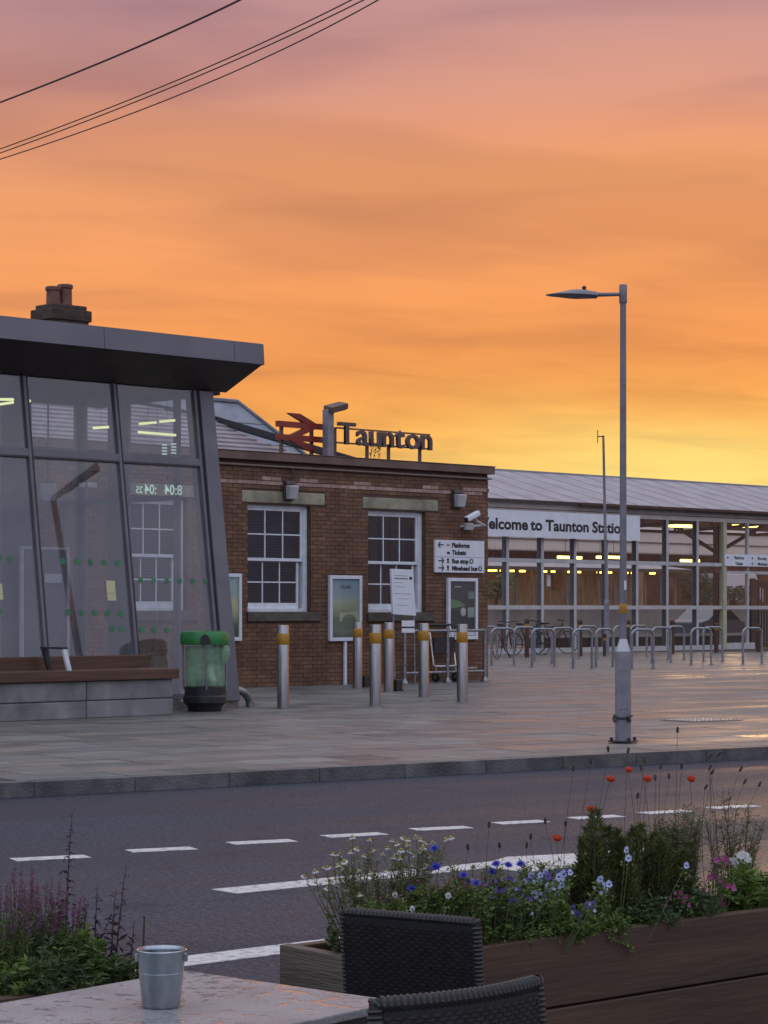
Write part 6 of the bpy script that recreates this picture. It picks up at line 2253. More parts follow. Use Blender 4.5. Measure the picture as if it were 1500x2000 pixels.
def curve_pts(p0, p1, bend, n=6):
    p0, p1 = Vector(p0), Vector(p1)
    out = []
    for i in range(n):
        t = i / (n - 1)
        out.append(p0.lerp(p1, t) + Vector(bend) * math.sin(t * math.pi) * (1 - 0.3 * t))
    return out


def clump(name, label, px, t, py, spread, n, mat, L=0.03, W=0.012, cat='plant', frame=PF, zb=0.482, stems=True, flat=0.8):
    """leafy mound that fills its volume with small folded leaves on thin stems"""
    base = on_planter(px, t, frame, zb)
    th = thing(name, label, cat, base)
    H = top_z(base, py) - base.z
    ms_, ml_ = MB(), MB()
    ns = max(6, n // 28)
    tips = []
    for i in range(ns):
        a = rp.uniform(0, 6.28)
        rr = spread * math.sqrt(rp.random())
        top = Vector((rr * math.cos(a), rr * math.sin(a) * flat, H * (1 - 0.55 * (rr / spread) ** 2) * rp.uniform(0.72, 1.0)))
        b0_ = Vector((top.x * 0.45, top.y * 0.45, 0))
        pts = curve_pts(b0_, top, (rp.uniform(-0.015, 0.015), rp.uniform(-0.015, 0.015), 0), 5)
        ms_.tube(pts, [0.0022, 0.002, 0.0018, 0.0014, 0.0008], 4, cap=False)
        tips.append(pts)
    for i in range(n):
        pts = rp.choice(tips)
        u = rp.random() ** 0.7 * (len(pts) - 1.001)
        k_ = int(u)
        p = pts[k_].lerp(pts[k_ + 1], u - k_)
        d = Vector((rp.gauss(0, 1), rp.gauss(0, 1), rp.uniform(-0.1, 0.9)))
        ml_.leaf(p, d, L * rp.uniform(0.6, 1.25), W * rp.uniform(0.7, 1.2))
    ms_.build('stems', M_stem, th, kind='stuff')
    ml_.build('leaves', mat, th, kind='stuff')
    th['tips'] = 0
    del th['tips']
    return th, H, tips


# --- ground-level greenery, left to right along the planter
clump('leafy_plant', 'low dark green plant behind the top of the woven chair back', 700, 0.16, 1735, 0.11, 900, M_leafB, 0.026, 0.010)
clump('leafy_plant', 'green leafy mound with maroon flowers behind the chair', 800, 0.13, 1738, 0.14, 1500, M_leafA, 0.026, 0.012)
clump('leafy_plant', 'leafy mound at the right top corner of the woven chair', 905, 0.12, 1722, 0.14, 1900, M_leafA, 0.026, 0.012)
clump('leafy_plant', 'dark leafy mound below the blue cornflowers', 975, 0.14, 1702, 0.14, 2200, M_leafB, 0.026, 0.011)
clump('leafy_plant', 'grey green mound left of the small conifers', 1045, 0.12, 1715, 0.14, 2000, M_leafA, 0.022, 0.011)
clump('leafy_plant', 'low bright green mound spilling at the planter rim', 1090, 0.07, 1745, 0.12, 1500, M_leafC, 0.020, 0.011)
clump('leafy_plant', 'low green mound in front of the small conifers', 1165, 0.07, 1758, 0.12, 1500, M_leafA, 0.020, 0.010)
clump('leafy_plant', 'small leafy plant in front of the bushy stems', 1255, 0.08, 1735, 0.13, 1500, M_leafB, 0.020, 0.010)
clump('leafy_plant', 'low plant under the magenta flowers', 1335, 0.10, 1700, 0.13, 1800, M_leafB, 0.024, 0.010)
clump('leafy_plant', 'bright green strap-leaved plant near the right edge', 1452, 0.12, 1690, 0.10, 700, M_leafC, 0.055, 0.012)
clump('leafy_plant', 'green plant at the far right of the planter', 1512, 0.10, 1700, 0.11, 900, M_leafA, 0.03, 0.013)

# --- chamomile bushes
def chamomile(label, px, t, spots, zb=0.482):
    base = on_planter(px, t)
    th = thing('chamomile', label, 'plant', base, 0, 'chamomile in the planter')
    ms_, ml_ = MB(), MB()
    hub = Vector((0, 0, 0.05))
    for (hx, hy) in spots:
        dep = base.y + rp.uniform(-0.06, 0.06)
        q_ = D(hx, hy, dep) - base
        mid = hub.lerp(q_, rp.uniform(0.45, 0.7)) + Vector((rp.uniform(-0.035, 0.035), rp.uniform(-0.02, 0.02), -0.012))
        ms_.tube([Vector((q_.x * 0.12, 0, 0)), mid, q_], [0.0020, 0.0014, 0.0008], 4, cap=False)
        for i in range(34):
            u = rp.random()
            p = mid.lerp(q_, u) if rp.random() < 0.6 else Vector((q_.x * 0.12, 0, 0)).lerp(mid, u)
            ml_.leaf(p, (rp.gauss(0, 1), rp.gauss(0, 1), rp.uniform(-0.2, 0.8)), rp.uniform(0.012, 0.030), 0.0036)
        o = child(me_cham, 'flower_head', th, q_, (rp.uniform(-0.7, 0.4), rp.uniform(-0.6, 0.6), rp.uniform(0, 6)), [rp.uniform(0.75, 1.15)] * 3)
        child(me_chamd, 'flower_disc', o)
    ms_.build('stems', M_stem, th, kind='stuff')
    ml_.build('leaves', M_leafG, th, kind='stuff')


chamomile('spreading white chamomile at the left end of the planter', 700, 0.24, [(594, 1711), (615, 1701), (633, 1694), (640, 1694), (651, 1668), (663, 1669), (660, 1705), (682, 1712), (668, 1697), (685, 1664), (697, 1657), (688, 1635), (722, 1640), (729, 1661), (693, 1681), (711, 1671), (655, 1727), (679, 1736), (626, 1742), (702, 1747),
                                                                                 (645, 1720), (690, 1735), (612, 1716), (672, 1682), (718, 1676), (700, 1700), (735, 1735), (660, 1690), (708, 1720), (725, 1705), (640, 1735)])
chamomile('taller chamomile with many small daisies left of the first cornflower', 795, 0.22, [(766, 1641), (757, 1655), (770, 1674), (775, 1648), (788, 1636), (797, 1640), (795, 1650), (783, 1660), (781, 1677), (812, 1634), (822, 1640), (818, 1664), (830, 1647), (845, 1645), (871, 1639), (881, 1636), (765, 1690), (748, 1668), (805, 1690), (832, 1690), (790, 1695),
                                                                                              (777, 1666), (800, 1662), (826, 1655), (810, 1672), (840, 1672), (756, 1700), (800, 1712), (770, 1720)])

# --- single-stem flowers
def stalk_flower(name, label, cat, px, py, t, mesh, scale, lean=0.0, tilt=(0, 0, 0), stem=None, r=0.0015, group=None, extra=None, frame=PF, zb=0.482, leafy=0):
    base = on_planter(px - lean, t, frame, zb)
    th = thing(name, label, cat, base, 0, group)
    q_ = D(px, py, base.y) - base
    ms_ = MB()
    pts = curve_pts((0, 0, 0), q_, (rp.uniform(-0.045, 0.045), rp.uniform(-0.03, 0.03), 0), 6)
    ms_.tube(pts, [r * 1.3, r * 1.2, r, r, r * 0.8, r * 0.7], 5)
    ms_.build('stem', stem or M_stem, th)
    o = child(mesh, mesh.name.split('.')[0], th, q_, tilt, [scale] * 3)
    if extra is not None:
        child(extra, extra.name.split('.')[0], o)
    if leafy:
        ml_ = MB()
        for i in range(leafy):
            u = rp.uniform(0.1, 0.85) * 4.99
            p = pts[int(u)].lerp(pts[int(u) + 1], u % 1)
            ml_.leaf(p, (rp.gauss(0, 1), rp.gauss(0, 1), 0.5), rp.uniform(0.02, 0.035), 0.005)
        ml_.build('leaves', M_leafG, th, kind='stuff')
    return th


corn = [(851, 1697, 'tall blue cornflower right of the chamomile'), (849, 1660, 'dark blue cornflower bud above the tall cornflower'), (805, 1738, 'blue cornflower among maroon flowers, left of the others'), (864, 1747, 'blue cornflower just above the chair top'),
        (858, 1771, 'lowest blue cornflower touching the chair top'), (960, 1706, 'bright large blue cornflower in the middle of the planter'), (969, 1690, 'small violet blue cornflower above the large one'), (992, 1692, 'violet blue cornflower, middle of three in a row'), (1017, 1690, 'violet blue cornflower, right of three in a row'), (905, 1712, 'small cornflower between the two tall ones'), (930, 1728, 'low blue cornflower above the maroon flowers')]
for (x, y, lab) in corn:
    sc = 1.5 if (x, y) in ((851, 1697), (960, 1706)) else 1.15
    stalk_flower('cornflower', lab, 'flower', x, y, rp.uniform(0.10, 0.2), me_corn, sc, rp.uniform(-6, 6), (0.5, rp.uniform(-0.3, 0.3), 0), group='blue cornflowers', leafy=6)
pop = [(1190, 1527, 'red poppy, left of the four tall ones', -18), (1227, 1508, 'highest red poppy, small and half closed', 20), (1263, 1527, 'red poppy in the middle of the tall row', 12), (1348, 1527, 'red poppy at the right of the tall row', 8),
       (1153, 1586, 'red poppy just above the tip of the conifer', -8), (1087, 1643, 'red poppy low and left of the conifer', -3)]
for (x, y, lab, ln_) in pop:
    stalk_flower('poppy', lab, 'flower', x, y, rp.uniform(0.2, 0.3), me_poppy, 0.78 if y == 1508 else 0.95, -ln_, (rp.uniform(0.1, 0.5), rp.uniform(-0.3, 0.3), rp.uniform(0, 3)), M_drystem, 0.0010, 'red poppies')
seeds = [(1323, 1427), (1188, 1464), (1155, 1487), (1259, 1485), (1253, 1500), (1290, 1497), (1331, 1497), (1384, 1499), (1388, 1508), (1383, 1477), (1401, 1473), (1444, 1502), (1452, 1527), (1481, 1532), (1376, 1537), (1119, 1502), (1226, 1467), (1280, 1520), (1307, 1517),
         (1065, 1605), (1036, 1635), (1028, 1652), (914, 1656), (976, 1652), (1105, 1610), (1245, 1555), (955, 1612)]
for i, (x, y) in enumerate(seeds):
    lab = 'slender poppy seed head on a bare stalk above the planter'
    lean = rp.uniform(-14, 14) if x < 1400 else rp.uniform(60, 100)
    stalk_flower('poppy_seed_head', lab, 'seed head', x, y + 5, rp.uniform(0.16, 0.32), me_seed, 1.0, lean, (rp.uniform(-0.2, 0.2), 0.5 if x > 1370 else rp.uniform(-0.2, 0.2), 0), M_drystem, 0.0009, 'poppy seed heads')


def viola_patch(name, label, px, t, spots, mesh, group=None, cat='flowers', eye=True, scale=1.0):
    base = on_planter(px, t)
    th = thing(name, label, cat, base, 0, group)
    ms_, ml_ = MB(), MB()
    for (x, y) in spots:
        q_ = D(x, y, base.y + rp.uniform(-0.03, 0.03)) - base
        ms_.tube(curve_pts((q_.x * 0.5, q_.y * 0.5, 0), q_ + Vector((0, 0.004, -0.004)), (0, 0, 0.004), 4), 0.0012, 4, cap=False)
        o = child(mesh, 'flower_head', th, q_, (rp.uniform(-0.4, 0.3), rp.uniform(-0.3, 0.3), rp.uniform(-0.6, 0.5)), [scale * rp.uniform(0.8, 1.1)] * 3)
        if eye:
            child(me_veye, 'flower_eye', o)
        for j in range(7):
            ml_.leaf(q_ + Vector((rp.uniform(-0.02, 0.02), rp.uniform(-0.02, 0.02), -rp.uniform(0.01, 0.05))), (rp.gauss(0, 1), rp.gauss(0, 1), 0.3), 0.016, 0.009)
    ms_.build('stems', M_stem, th, kind='stuff')
    ml_.build('leaves', M_leafA, th, kind='stuff')


viola_patch('viola', 'white pansies with dark eyes just above the chair back', 765, 0.07, [(772, 1747), (759, 1772), (806, 1775), (875, 1748)], me_violaw, scale=0.95)
viola_patch('viola', 'pale blue violas left of the conifer', 1060, 0.13, [(1008, 1735), (1052, 1718), (1072, 1731), (1079, 1736), (1092, 1712), (1100, 1706), (1055, 1709), (1027, 1722), (1060, 1746), (1113, 1704), (1045, 1747), (1038, 1708), (1083, 1722), (1066, 1702), (1018, 1745), (1098, 1728), (1088, 1745)], me_viola, scale=1.05)
viola_patch('viola', 'violet violas at the front of the planter', 1110, 0.06, [(1118, 1774), (1146, 1768), (1158, 1766), (1070, 1712), (1090, 1703), (1107, 1702), (1035, 1790), (1128, 1786), (905, 1716), (915, 1720)], me_violav)
viola_patch('viola', 'small white violas hanging in front of the conifers', 1190, 0.03, [(1172, 1716), (1182, 1735), (1190, 1727), (1222, 1660), (1228, 1676), (1340, 1690)], me_viola)
viola_patch('petunia', 'white petunia cluster at the right of the planter', 1448, 0.16, [(1432, 1680), (1445, 1672), (1452, 1668), (1458, 1675), (1450, 1682), (1440, 1688), (1463, 1680)], me_violaw, eye=False, scale=1.25)
viola_patch('petunia', 'magenta flowers in front of the bright green plant', 1390, 0.09, [(1384, 1713), (1392, 1710), (1405, 1718), (1415, 1728), (1432, 1735), (1374, 1742), (1382, 1745), (1408, 1752), (1412, 1765), (1425, 1730), (1400, 1680), (1412, 1684), (1420, 1683), (1405, 1690), (1416, 1676)], me_violap, eye=False, scale=0.95)
viola_patch('petunia', 'small magenta flowers below the bushy stems', 1330, 0.05, [(1318, 1745), (1325, 1752), (1335, 1760), (1345, 1768), (1330, 1742), (1310, 1755), (1300, 1768), (1340, 1750)], me_violap, eye=False, scale=0.7)
me_mar = mesh_only(petal_ring(MB(), 6, 0.006, 0.005, -0.4), 'flower_head', M_maroon)
viola_patch('alyssum', 'maroon flower cluster right of the chamomile', 880, 0.05, [(rp.uniform(815, 950), rp.gauss(1736, 10)) for _ in range(90)], me_mar, eye=False, scale=1.1)
viola_patch('alyssum', 'maroon flower cluster just above the left part of the chair', 745, 0.05, [(rp.uniform(715, 800), rp.gauss(1757, 9)) for _ in range(36)], me_mar, eye=False, scale=1.0)

# --- dwarf conifers: feathery spires of small scale sprays
def conifer(label, px, t, tops, n):
    base = on_planter(px, t)
    th = thing('dwarf_conifer', label, 'conifer', base, 0, 'dwarf conifers in the planter')
    ms_, ml_ = MB(), MB()
    for (x, y, w) in tops:
        q_ = D(x, y, base.y + rp.uniform(-0.04, 0.04)) - base
        b0_ = Vector((q_.x * 0.6, q_.y * 0.4, 0))
        ms_.tube([b0_, b0_.lerp(q_, 0.6), q_], [0.006, 0.004, 0.001], 5)
        hw = w * 1.15 / F * base.y / 2
        for i in range(n):
            u = rp.random() ** 0.85
            prof_ = (1 - u) ** 0.6 * (0.55 + 0.45 * min(1, u * 4))
            a = rp.uniform(0, 6.28)
            rr = hw * prof_ * rp.uniform(0.35, 1.05)
            p = b0_.lerp(q_, u) + Vector((rr * math.cos(a), rr * math.sin(a), 0))
            d = Vector((math.cos(a) * 0.8 + rp.gauss(0, 0.25), math.sin(a) * 0.8 + rp.gauss(0, 0.25), rp.uniform(0.35, 1.1)))
            ml_.leaf(p, d, rp.uniform(0.012, 0.030), rp.uniform(0.0035, 0.0065))
    ms_.build('trunk', M_drystem, th)
    ml_.build('crown', M_conifer, th, kind='stuff')


conifer('tallest dark dwarf conifer with pointed tip beside the pale road marking', 1158, 0.16, [(1162, 1583, 62), (1140, 1640, 46), (1185, 1618, 50), (1130, 1690, 44), (1170, 1650, 70), (1108, 1700, 44), (1150, 1615, 60)], 1100)
conifer('middle dwarf conifer right of the tallest one', 1215, 0.15, [(1206, 1622, 40), (1222, 1640, 52), (1200, 1670, 52), (1238, 1618, 44), (1215, 1640, 70)], 1000)
conifer('right-hand dwarf conifer under the poppy stalks', 1270, 0.17, [(1252, 1612, 36), (1278, 1630, 50), (1300, 1650, 56), (1265, 1665, 62), (1335, 1665, 60), (1290, 1640, 70)], 1000)

# --- airy bush with pale stems at the right
def airy(label, px, t, tips_, mat):
    base = on_planter(px, t)
    th = thing('airy_bush', label, 'plant', base, 0)
    ms_, ml_ = MB(), MB()
    for (x, y) in tips_:
        q_ = D(x, y, base.y + rp.uniform(-0.07, 0.07)) - base
        pts = curve_pts((q_.x * 0.25, q_.y * 0.25, 0), q_, (rp.uniform(-0.015, 0.015), 0, 0.02), 7)
        ms_.tube(pts, [0.0022, 0.0020, 0.0018, 0.0015, 0.0012, 0.001, 0.0006], 4, cap=False)
        for i in range(95):
            u = (0.15 + 0.85 * rp.random()) * 5.99
            p = pts[int(u)].lerp(pts[int(u) + 1], u % 1)
            d = Vector((rp.gauss(0, 1), rp.gauss(0, 1), rp.uniform(0, 1.2)))
            if rp.random() < 0.35:
                p2 = p + d.normalized() * rp.uniform(0.01, 0.03)
                ms_.tube([p, p2], 0.0007, 3, cap=False)
                p = p2
            ml_.leaf(p, d, rp.uniform(0.012, 0.024), rp.uniform(0.003, 0.006))
    ms_.build('stems', M_drystem, th, kind='stuff')
    ml_.build('leaves', mat, th, kind='stuff')


airy('loose pale green bush behind the right conifer', 1335, 0.24, [(rp.uniform(1275, 1370), rp.uniform(1575, 1650)) for _ in range(50)], M_leafG)
airy('wiry open bush with thin upright stems at the right end', 1430, 0.26, [(1411, 1555), (1425, 1545), (1438, 1580), (1462, 1570), (1452, 1610), (1405, 1600), (1395, 1580), (1475, 1620), (1490, 1618), (1480, 1660), (1440, 1625), (1420, 1610), (1462, 1590), (1495, 1600), (1380, 1610), (1375, 1590), (1468, 1640)], M_leafG)

airy('wispy fine-leaved plant among the cornflowers', 930, 0.20, [(rp.uniform(850, 1010), rp.uniform(1682, 1735)) for _ in range(26)], M_leafG)
airy('wispy plant between the violas and the tallest conifer', 1060, 0.20, [(rp.uniform(1000, 1125), rp.uniform(1682, 1730)) for _ in range(24)], M_leafA)
airy('thin leafy stems rising from the chamomile', 760, 0.22, [(rp.uniform(640, 880), rp.uniform(1660, 1730)) for _ in range(26)], M_leafG)
viola_patch('viola', 'tiny mixed blue flowers scattered below the cornflowers', 960, 0.06, [(rp.uniform(870, 1080), rp.uniform(1712, 1762)) for _ in range(34)], me_violav, scale=0.55, eye=False)
viola_patch('viola', 'tiny pale flowers scattered along the front of the planter', 1040, 0.05, [(rp.uniform(900, 1180), rp.uniform(1715, 1785)) for _ in range(36)], me_viola, scale=0.5, eye=False)

# --- trailing ivy over the front board
base = on_planter(1175, 0.03, z=0.50)
tv = thing('trailing_ivy', 'thin trailing vine hanging over the front board below the conifers', 'vine', base)
ms_, ml_ = MB(), MB()
for path in ([(1130, 1800), (1150, 1805), (1152, 1830), (1118, 1842), (1108, 1848)], [(1178, 1800), (1190, 1820), (1200, 1836), (1222, 1846), (1236, 1850)], [(1195, 1800), (1205, 1815), (1240, 1862)]):
    pts = []
    for (x, y) in path:
        s_, zz = PF.at(x, y, -0.012)
        p = PF.o + PF.u * s_ + PF.v * -0.012
        pts.append(Vector((p.x, p.y, zz + 0.527)) - base)
    pts[0] += Vector((PF.v.x, PF.v.y, 0)) * 0.03 + Vector((0, 0, 0.01))
    ms_.tube(pts, 0.0012, 4, cap=False)
    for i in range(14 if path[0][0] > 1150 else 3):
        u = rp.random() * (len(pts) - 1.001)
        p = pts[int(u)].lerp(pts[int(u) + 1], u % 1)
        ml_.leaf(p, (rp.gauss(0, 1), -0.6, rp.uniform(-0.8, 0.3)), 0.018, 0.014)
ms_.build('stems', M_leafC, tv, kind='stuff')
ml_.build('leaves', M_leafC, tv, kind='stuff')
for px0_ in range(1000, 1260, 26):
    pass
me_sp = MB()
spill = thing('creeping_plant', 'small-leaved creeping plant along the planter rim', 'plant', on_planter(1120, 0.02, z=0.50))
for i in range(1100):
    x = rp.gauss(1120, 75)
    p = on_planter(x, rp.uniform(-0.01, 0.07), z=0.527 + rp.gauss(0.012, 0.012)) - spill.location
    me_sp.leaf(p, (rp.gauss(0, 1), rp.gauss(-0.3, 1), rp.uniform(-0.5, 0.6)), rp.uniform(0.008, 0.018), rp.uniform(0.006, 0.010))
me_sp.build('leaves', M_leafA, spill, kind='stuff')

# ------------------------------------------------------------------ plants of the left trough
LF = Frame(100, 1945, LA, 0.45)
LF.o = Vector((lp_o.x, lp_o.y, 0.45))


def left_pt(px, t):
    s_ = LF.s_at(px, t)
    p = LF.o + LF.u * s_ + LF.v * t
    return Vector((p.x, p.y, TERR + LH - 0.05))


def toadflax(label, px, t, n, x0, x1, y0, y1):
    base = left_pt(px, t)
    th = thing('toadflax', label, 'flowers', base, 0, 'purple toadflax in the left trough')
    ms_, ml_, mf_ = MB(), MB(), MB()
    for i in range(n):
        x, y = rp.uniform(x0, x1), rp.uniform(y0, y1)
        q_ = D(x, y, base.y + rp.uniform(-0.12, 0.12)) - base
        b0_ = Vector((q_.x * 0.5 + rp.uniform(-0.03, 0.03), q_.y * 0.6, 0))
        pts = curve_pts(b0_, q_, (rp.uniform(-0.012, 0.012), 0, 0), 6)
        ms_.tube(pts, [0.0020, 0.0018, 0.0016, 0.0013, 0.001, 0.0006], 4, cap=False)
        for j in range(18):
            u = rp.uniform(0.05, 0.75) * 4.99
            p = pts[int(u)].lerp(pts[int(u) + 1], u % 1)
            ml_.leaf(p, (rp.gauss(0, 1), rp.gauss(0, 1), rp.uniform(0.2, 1)), rp.uniform(0.018, 0.034), 0.004)
        fl_ = rp.uniform(0.66, 0.8)
        for j in range(20):
            u = rp.uniform(fl_, 1.0) * 4.99
            p = pts[int(u)].lerp(pts[int(u) + 1], u % 1)
            mf_.leaf(p, (rp.gauss(0, 1), rp.gauss(0, 1), rp.uniform(0.0, 0.9)), rp.uniform(0.006, 0.012), 0.0055)
    ms_.build('stems', M_stem, th, kind='stuff')
    ml_.build('leaves', M_leafA, th, kind='stuff')
    mf_.build('flower_spikes', M_purp, th, kind='stuff')


toadflax('purple toadflax clump at the left picture edge', 20, 0.22, 60, -30, 62, 1722, 1815)
toadflax('purple toadflax clump in the middle of the left trough', 75, 0.25, 60, 30, 120, 1715, 1815)
toadflax('purple toadflax clump beside the tall dark stalk', 125, 0.22, 44, 85, 175, 1735, 1825)

toadflax('thin toadflax stems standing above the left clump', 40, 0.3, 9, 0, 105, 1680, 1740)


def left_clump(label, px, t, py, spread, n, mat, L, W):
    base = left_pt(px, t)
    return clump('leafy_plant', label, px, t, py, spread, n, mat, L, W, frame=LF, zb=base.z)


left_clump('bright leafy plant at the lower left edge', 20, 0.10, 1850, 0.12, 900, M_leafC, 0.034, 0.013)
left_clump('dark green leafy mass low in the left trough', 90, 0.06, 1848, 0.15, 1900, M_leafB, 0.026, 0.009)
left_clump('green feathery mound below the purple flowers', 70, 0.2, 1790, 0.17, 2400, M_leafB, 0.03, 0.008)
left_clump('green leafy mound below the tall dark stalk', 140, 0.16, 1790, 0.14, 2000, M_leafA, 0.03, 0.009)
left_clump('low green plant left of the metal bucket', 200, 0.08, 1850, 0.13, 1300, M_leafB, 0.03, 0.010)
left_clump('small grey green plant touching the metal bucket', 245, 0.10, 1858, 0.08, 600, M_leafG, 0.03, 0.008)


def dark_stalk(label, px, py, t, lean, broad):
    base = left_pt(px - lean, t)
    th = thing('bronze_stalk_plant', label, 'plant', base, 0, 'dark purple stalk plants in the left trough')
    q_ = D(px, py, base.y) - base
    pts = curve_pts((0, 0, 0), q_, (rp.uniform(-0.012, 0.012), 0, 0), 8)
    MB().tube(pts, [0.0034, 0.0032, 0.003, 0.0027, 0.0023, 0.0018, 0.0013, 0.0008], 5).build('stem', M_dkpurp, th)
    ml_ = MB()
    n = int(q_.z / 0.016)
    for i in range(n):
        u = (0.25 + 0.75 * (i + rp.uniform(-0.4, 0.4)) / n) * 6.99
        u = min(6.98, max(0.3, u))
        p = pts[min(6, int(u))].lerp(pts[min(7, int(u) + 1)], u % 1)
        f_ = 1 - u / 7.2
        for s in (-1, 1):
            if rp.random() < 0.3:
                continue
            a = rp.uniform(0, 6.28)
            d = Vector((math.cos(a), math.sin(a), rp.uniform(0.1, 0.9)))
            L = (0.008 + 0.055 * f_ * broad) * rp.uniform(0.5, 1.4)
            e = p + d.normalized() * L * 0.6
            ml_.leaf(p, d, L * 0.75, 0.004 + 0.014 * f_)
            ml_.leaf(e, d + Vector((0, 0, -rp.uniform(0.6, 1.8))), L * 0.7, 0.003 + 0.011 * f_)
    ml_.build('leaves', M_dkpurp, th, kind='stuff')


dark_stalk('tallest dark purple stalk with drooping leaves', 141, 1587, 0.24, 8, 0.7)
dark_stalk('dark purple stalk leaning right, near the metal bucket', 246, 1690, 0.16, 22, 1.0)
dark_stalk('dark leafy stalk between the tallest and the leaning one', 190, 1730, 0.18, 4, 1.0)
dark_stalk('short dark stalk left of the leaning one', 226, 1735, 0.14, 10, 0.9)
dark_stalk('low dark stalk right of the leaning one', 262, 1800, 0.14, 4, 0.9)
dark_stalk('thin dark stalk among the purple flowers', 168, 1765, 0.2, 2, 0.8)
stk = left_pt(278, 0.2)
th = thing('plant_cane', 'bare thin cane standing behind the metal bucket', 'cane', stk)
MB().tube([(0, 0, 0), tuple(D(282, 1789, stk.y) - stk)], 0.003, 6).build('cane', M_drystem, th)

# ------------------------------------------------------------------ table
TT = 0.60
C0 = G(362, 1895, TT)
ta = R(-39.5)
tb = thing('cafe_table', 'square cafe table with wet speckled grey top, lower left', 'table', Vector((C0.x, C0.y, TERR)), ta)


def tabletop():
    m = bpy.data.materials.new('wet_speckled_laminate')
    m.use_nodes = True
    nd, lk = m.node_tree.nodes, m.node_tree.links
    b = nd['Principled BSDF']
    t = nd.new('ShaderNodeTexCoord')
    sp = nd.new('ShaderNodeTexNoise')
    sp.inputs['Scale'].default_value = 160
    sp.inputs['Detail'].default_value = 3
    lk.new(t.outputs['Object'], sp.inputs['Vector'])
    big = nd.new('ShaderNodeTexNoise')
    big.inputs['Scale'].default_value = 7
    big.inputs['Detail'].default_value = 5
    lk.new(t.outputs['Object'], big.inputs['Vector'])
    c = ramp(nd, lk, sp.outputs[0], [(0.38, (0.20, 0.20, 0.205)), (0.6, (0.31, 0.305, 0.30))])
    c2 = ramp(nd, lk, big.outputs[0], [(0.3, (0.75, 0.75, 0.78)), (0.7, (1.1, 1.1, 1.1))])
    lk.new(mixc(nd, lk, 1.0, c, c2, 'MULTIPLY'), b.inputs['Base Color'])
    # rain drops and films: patches of very smooth, raised water
    vo = nd.new('ShaderNodeTexNoise')
    vo.inputs['Scale'].default_value = 24
    vo.inputs['Detail'].default_value = 1.5
    vo.inputs['Distortion'].default_value = 0.0
    lk.new(t.outputs['Object'], vo.inputs['Vector'])
    wet = nd.new('ShaderNodeMapRange')
    wet.interpolation_type = 'SMOOTHSTEP'
    wet.inputs['From Min'].default_value = 0.53
    wet.inputs['From Max'].default_value = 0.63
    pool = nd.new('ShaderNodeTexNoise')
    pool.inputs['Scale'].default_value = 3.2
    pool.inputs['Detail'].default_value = 2
    lk.new(t.outputs['Object'], pool.inputs['Vector'])
    lk.new(math_node(nd, lk, 'ADD', vo.outputs[0], math_node(nd, lk, 'MULTIPLY', math_node(nd, lk, 'SUBTRACT', pool.outputs[0], 0.5), 0.55)), wet.inputs['Value'])
    mr = nd.new('ShaderNodeMapRange')
    mr.inputs['To Min'].default_value = 0.40
    mr.inputs['To Max'].default_value = 0.05
    lk.new(wet.outputs[0], mr.inputs['Value'])
    lk.new(mr.outputs[0], b.inputs['Roughness'])
    bp = nd.new('ShaderNodeBump')
    bp.inputs['Strength'].default_value = 0.35
    bp.inputs['Distance'].default_value = 0.003
    lk.new(math_node(nd, lk, 'ADD', wet.outputs[0], math_node(nd, lk, 'MULTIPLY', sp.outputs[0], 0.08)), bp.inputs['Height'])
    lk.new(bp.outputs[0], b.inputs['Normal'])
    return m


TW, TL = 0.70, 1.25
TZ = TT - TERR
MB().box(0, TW, -TL, 0, TZ - 0.022, TZ).build('table_top', tabletop(), tb, bevel=0.004)
MB().box(0.012, TW - 0.012, -TL + 0.012, -0.012, TZ - 0.055, TZ - 0.024).build('edge_frame', M_darkmetal, tb)
for (x, y) in ((0.05, -0.05), (TW - 0.05, -0.05), (0.05, -TL + 0.05), (TW - 0.05, -TL + 0.05)):
    MB().box(x - 0.022, x + 0.022, y - 0.022, y + 0.022, 0, TZ - 0.056).build('leg', M_darkmetal, tb, bevel=0.004)

# ------------------------------------------------------------------ metal bucket
kb_ = G(315, 1966, TT)
bk = thing('metal_bucket', 'small galvanised metal bucket standing on the cafe table', 'bucket', kb_)
kq = kb_.y / F
rT, rB, hK = 48 * kq, 37.5 * kq, 112 * kq
M_bucket = pm('worn_zinc', (0.26, 0.31, 0.345), (0.46, 0.51, 0.545), 22, 0.16, 1.0, 0.12, 18, rough2=0.34, stretch=(1, 1, 0.35))
seamr = rB + (rT - rB) * 0.61
prof = [(rB * 0.97, 0.0), (rB, 0.004), (rB * 1.01, 0.006), (rT * 0.985, hK - 0.005), (rT + 0.0015, hK - 0.003), (rT + 0.002, hK), (rT, hK + 0.0015), (rT - 0.003, hK - 0.001),
        (rT * 0.96, hK - 0.01), (rB * 0.98, 0.012), (0.002, 0.011)]
MB().lathe(prof, 48).build('shell', M_bucket, bk, smooth='all')
MB().lathe([(rB + (rT - rB) * 0.62, hK - 0.030), (0.001, hK - 0.031)], 32).build('ash_fill', pm('ash', (0.16, 0.13, 0.11), (0.24, 0.2, 0.17), 40, 0.9), bk)
MB().tube([((seamr + 0.0004) * math.cos(i * math.pi / 20), (seamr + 0.0004) * math.sin(i * math.pi / 20), hK * 0.61) for i in range(40)], 0.0007, 6, closed=True).build('pressed_ring', M_bucket, bk, smooth=True)
for s in (-1, 1):
    MB().box(s * rT - 0.004, s * rT + 0.004, -0.006, 0.006, hK - 0.028, hK - 0.010).build('handle_lug', M_bucket, bk, bevel=0.001)

# ------------------------------------------------------------------ woven chairs
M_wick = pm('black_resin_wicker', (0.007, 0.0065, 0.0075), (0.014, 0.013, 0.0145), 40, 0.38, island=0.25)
M_wickb = pm('wicker_core', (0.006, 0.006, 0.006), None, 10, 0.7)


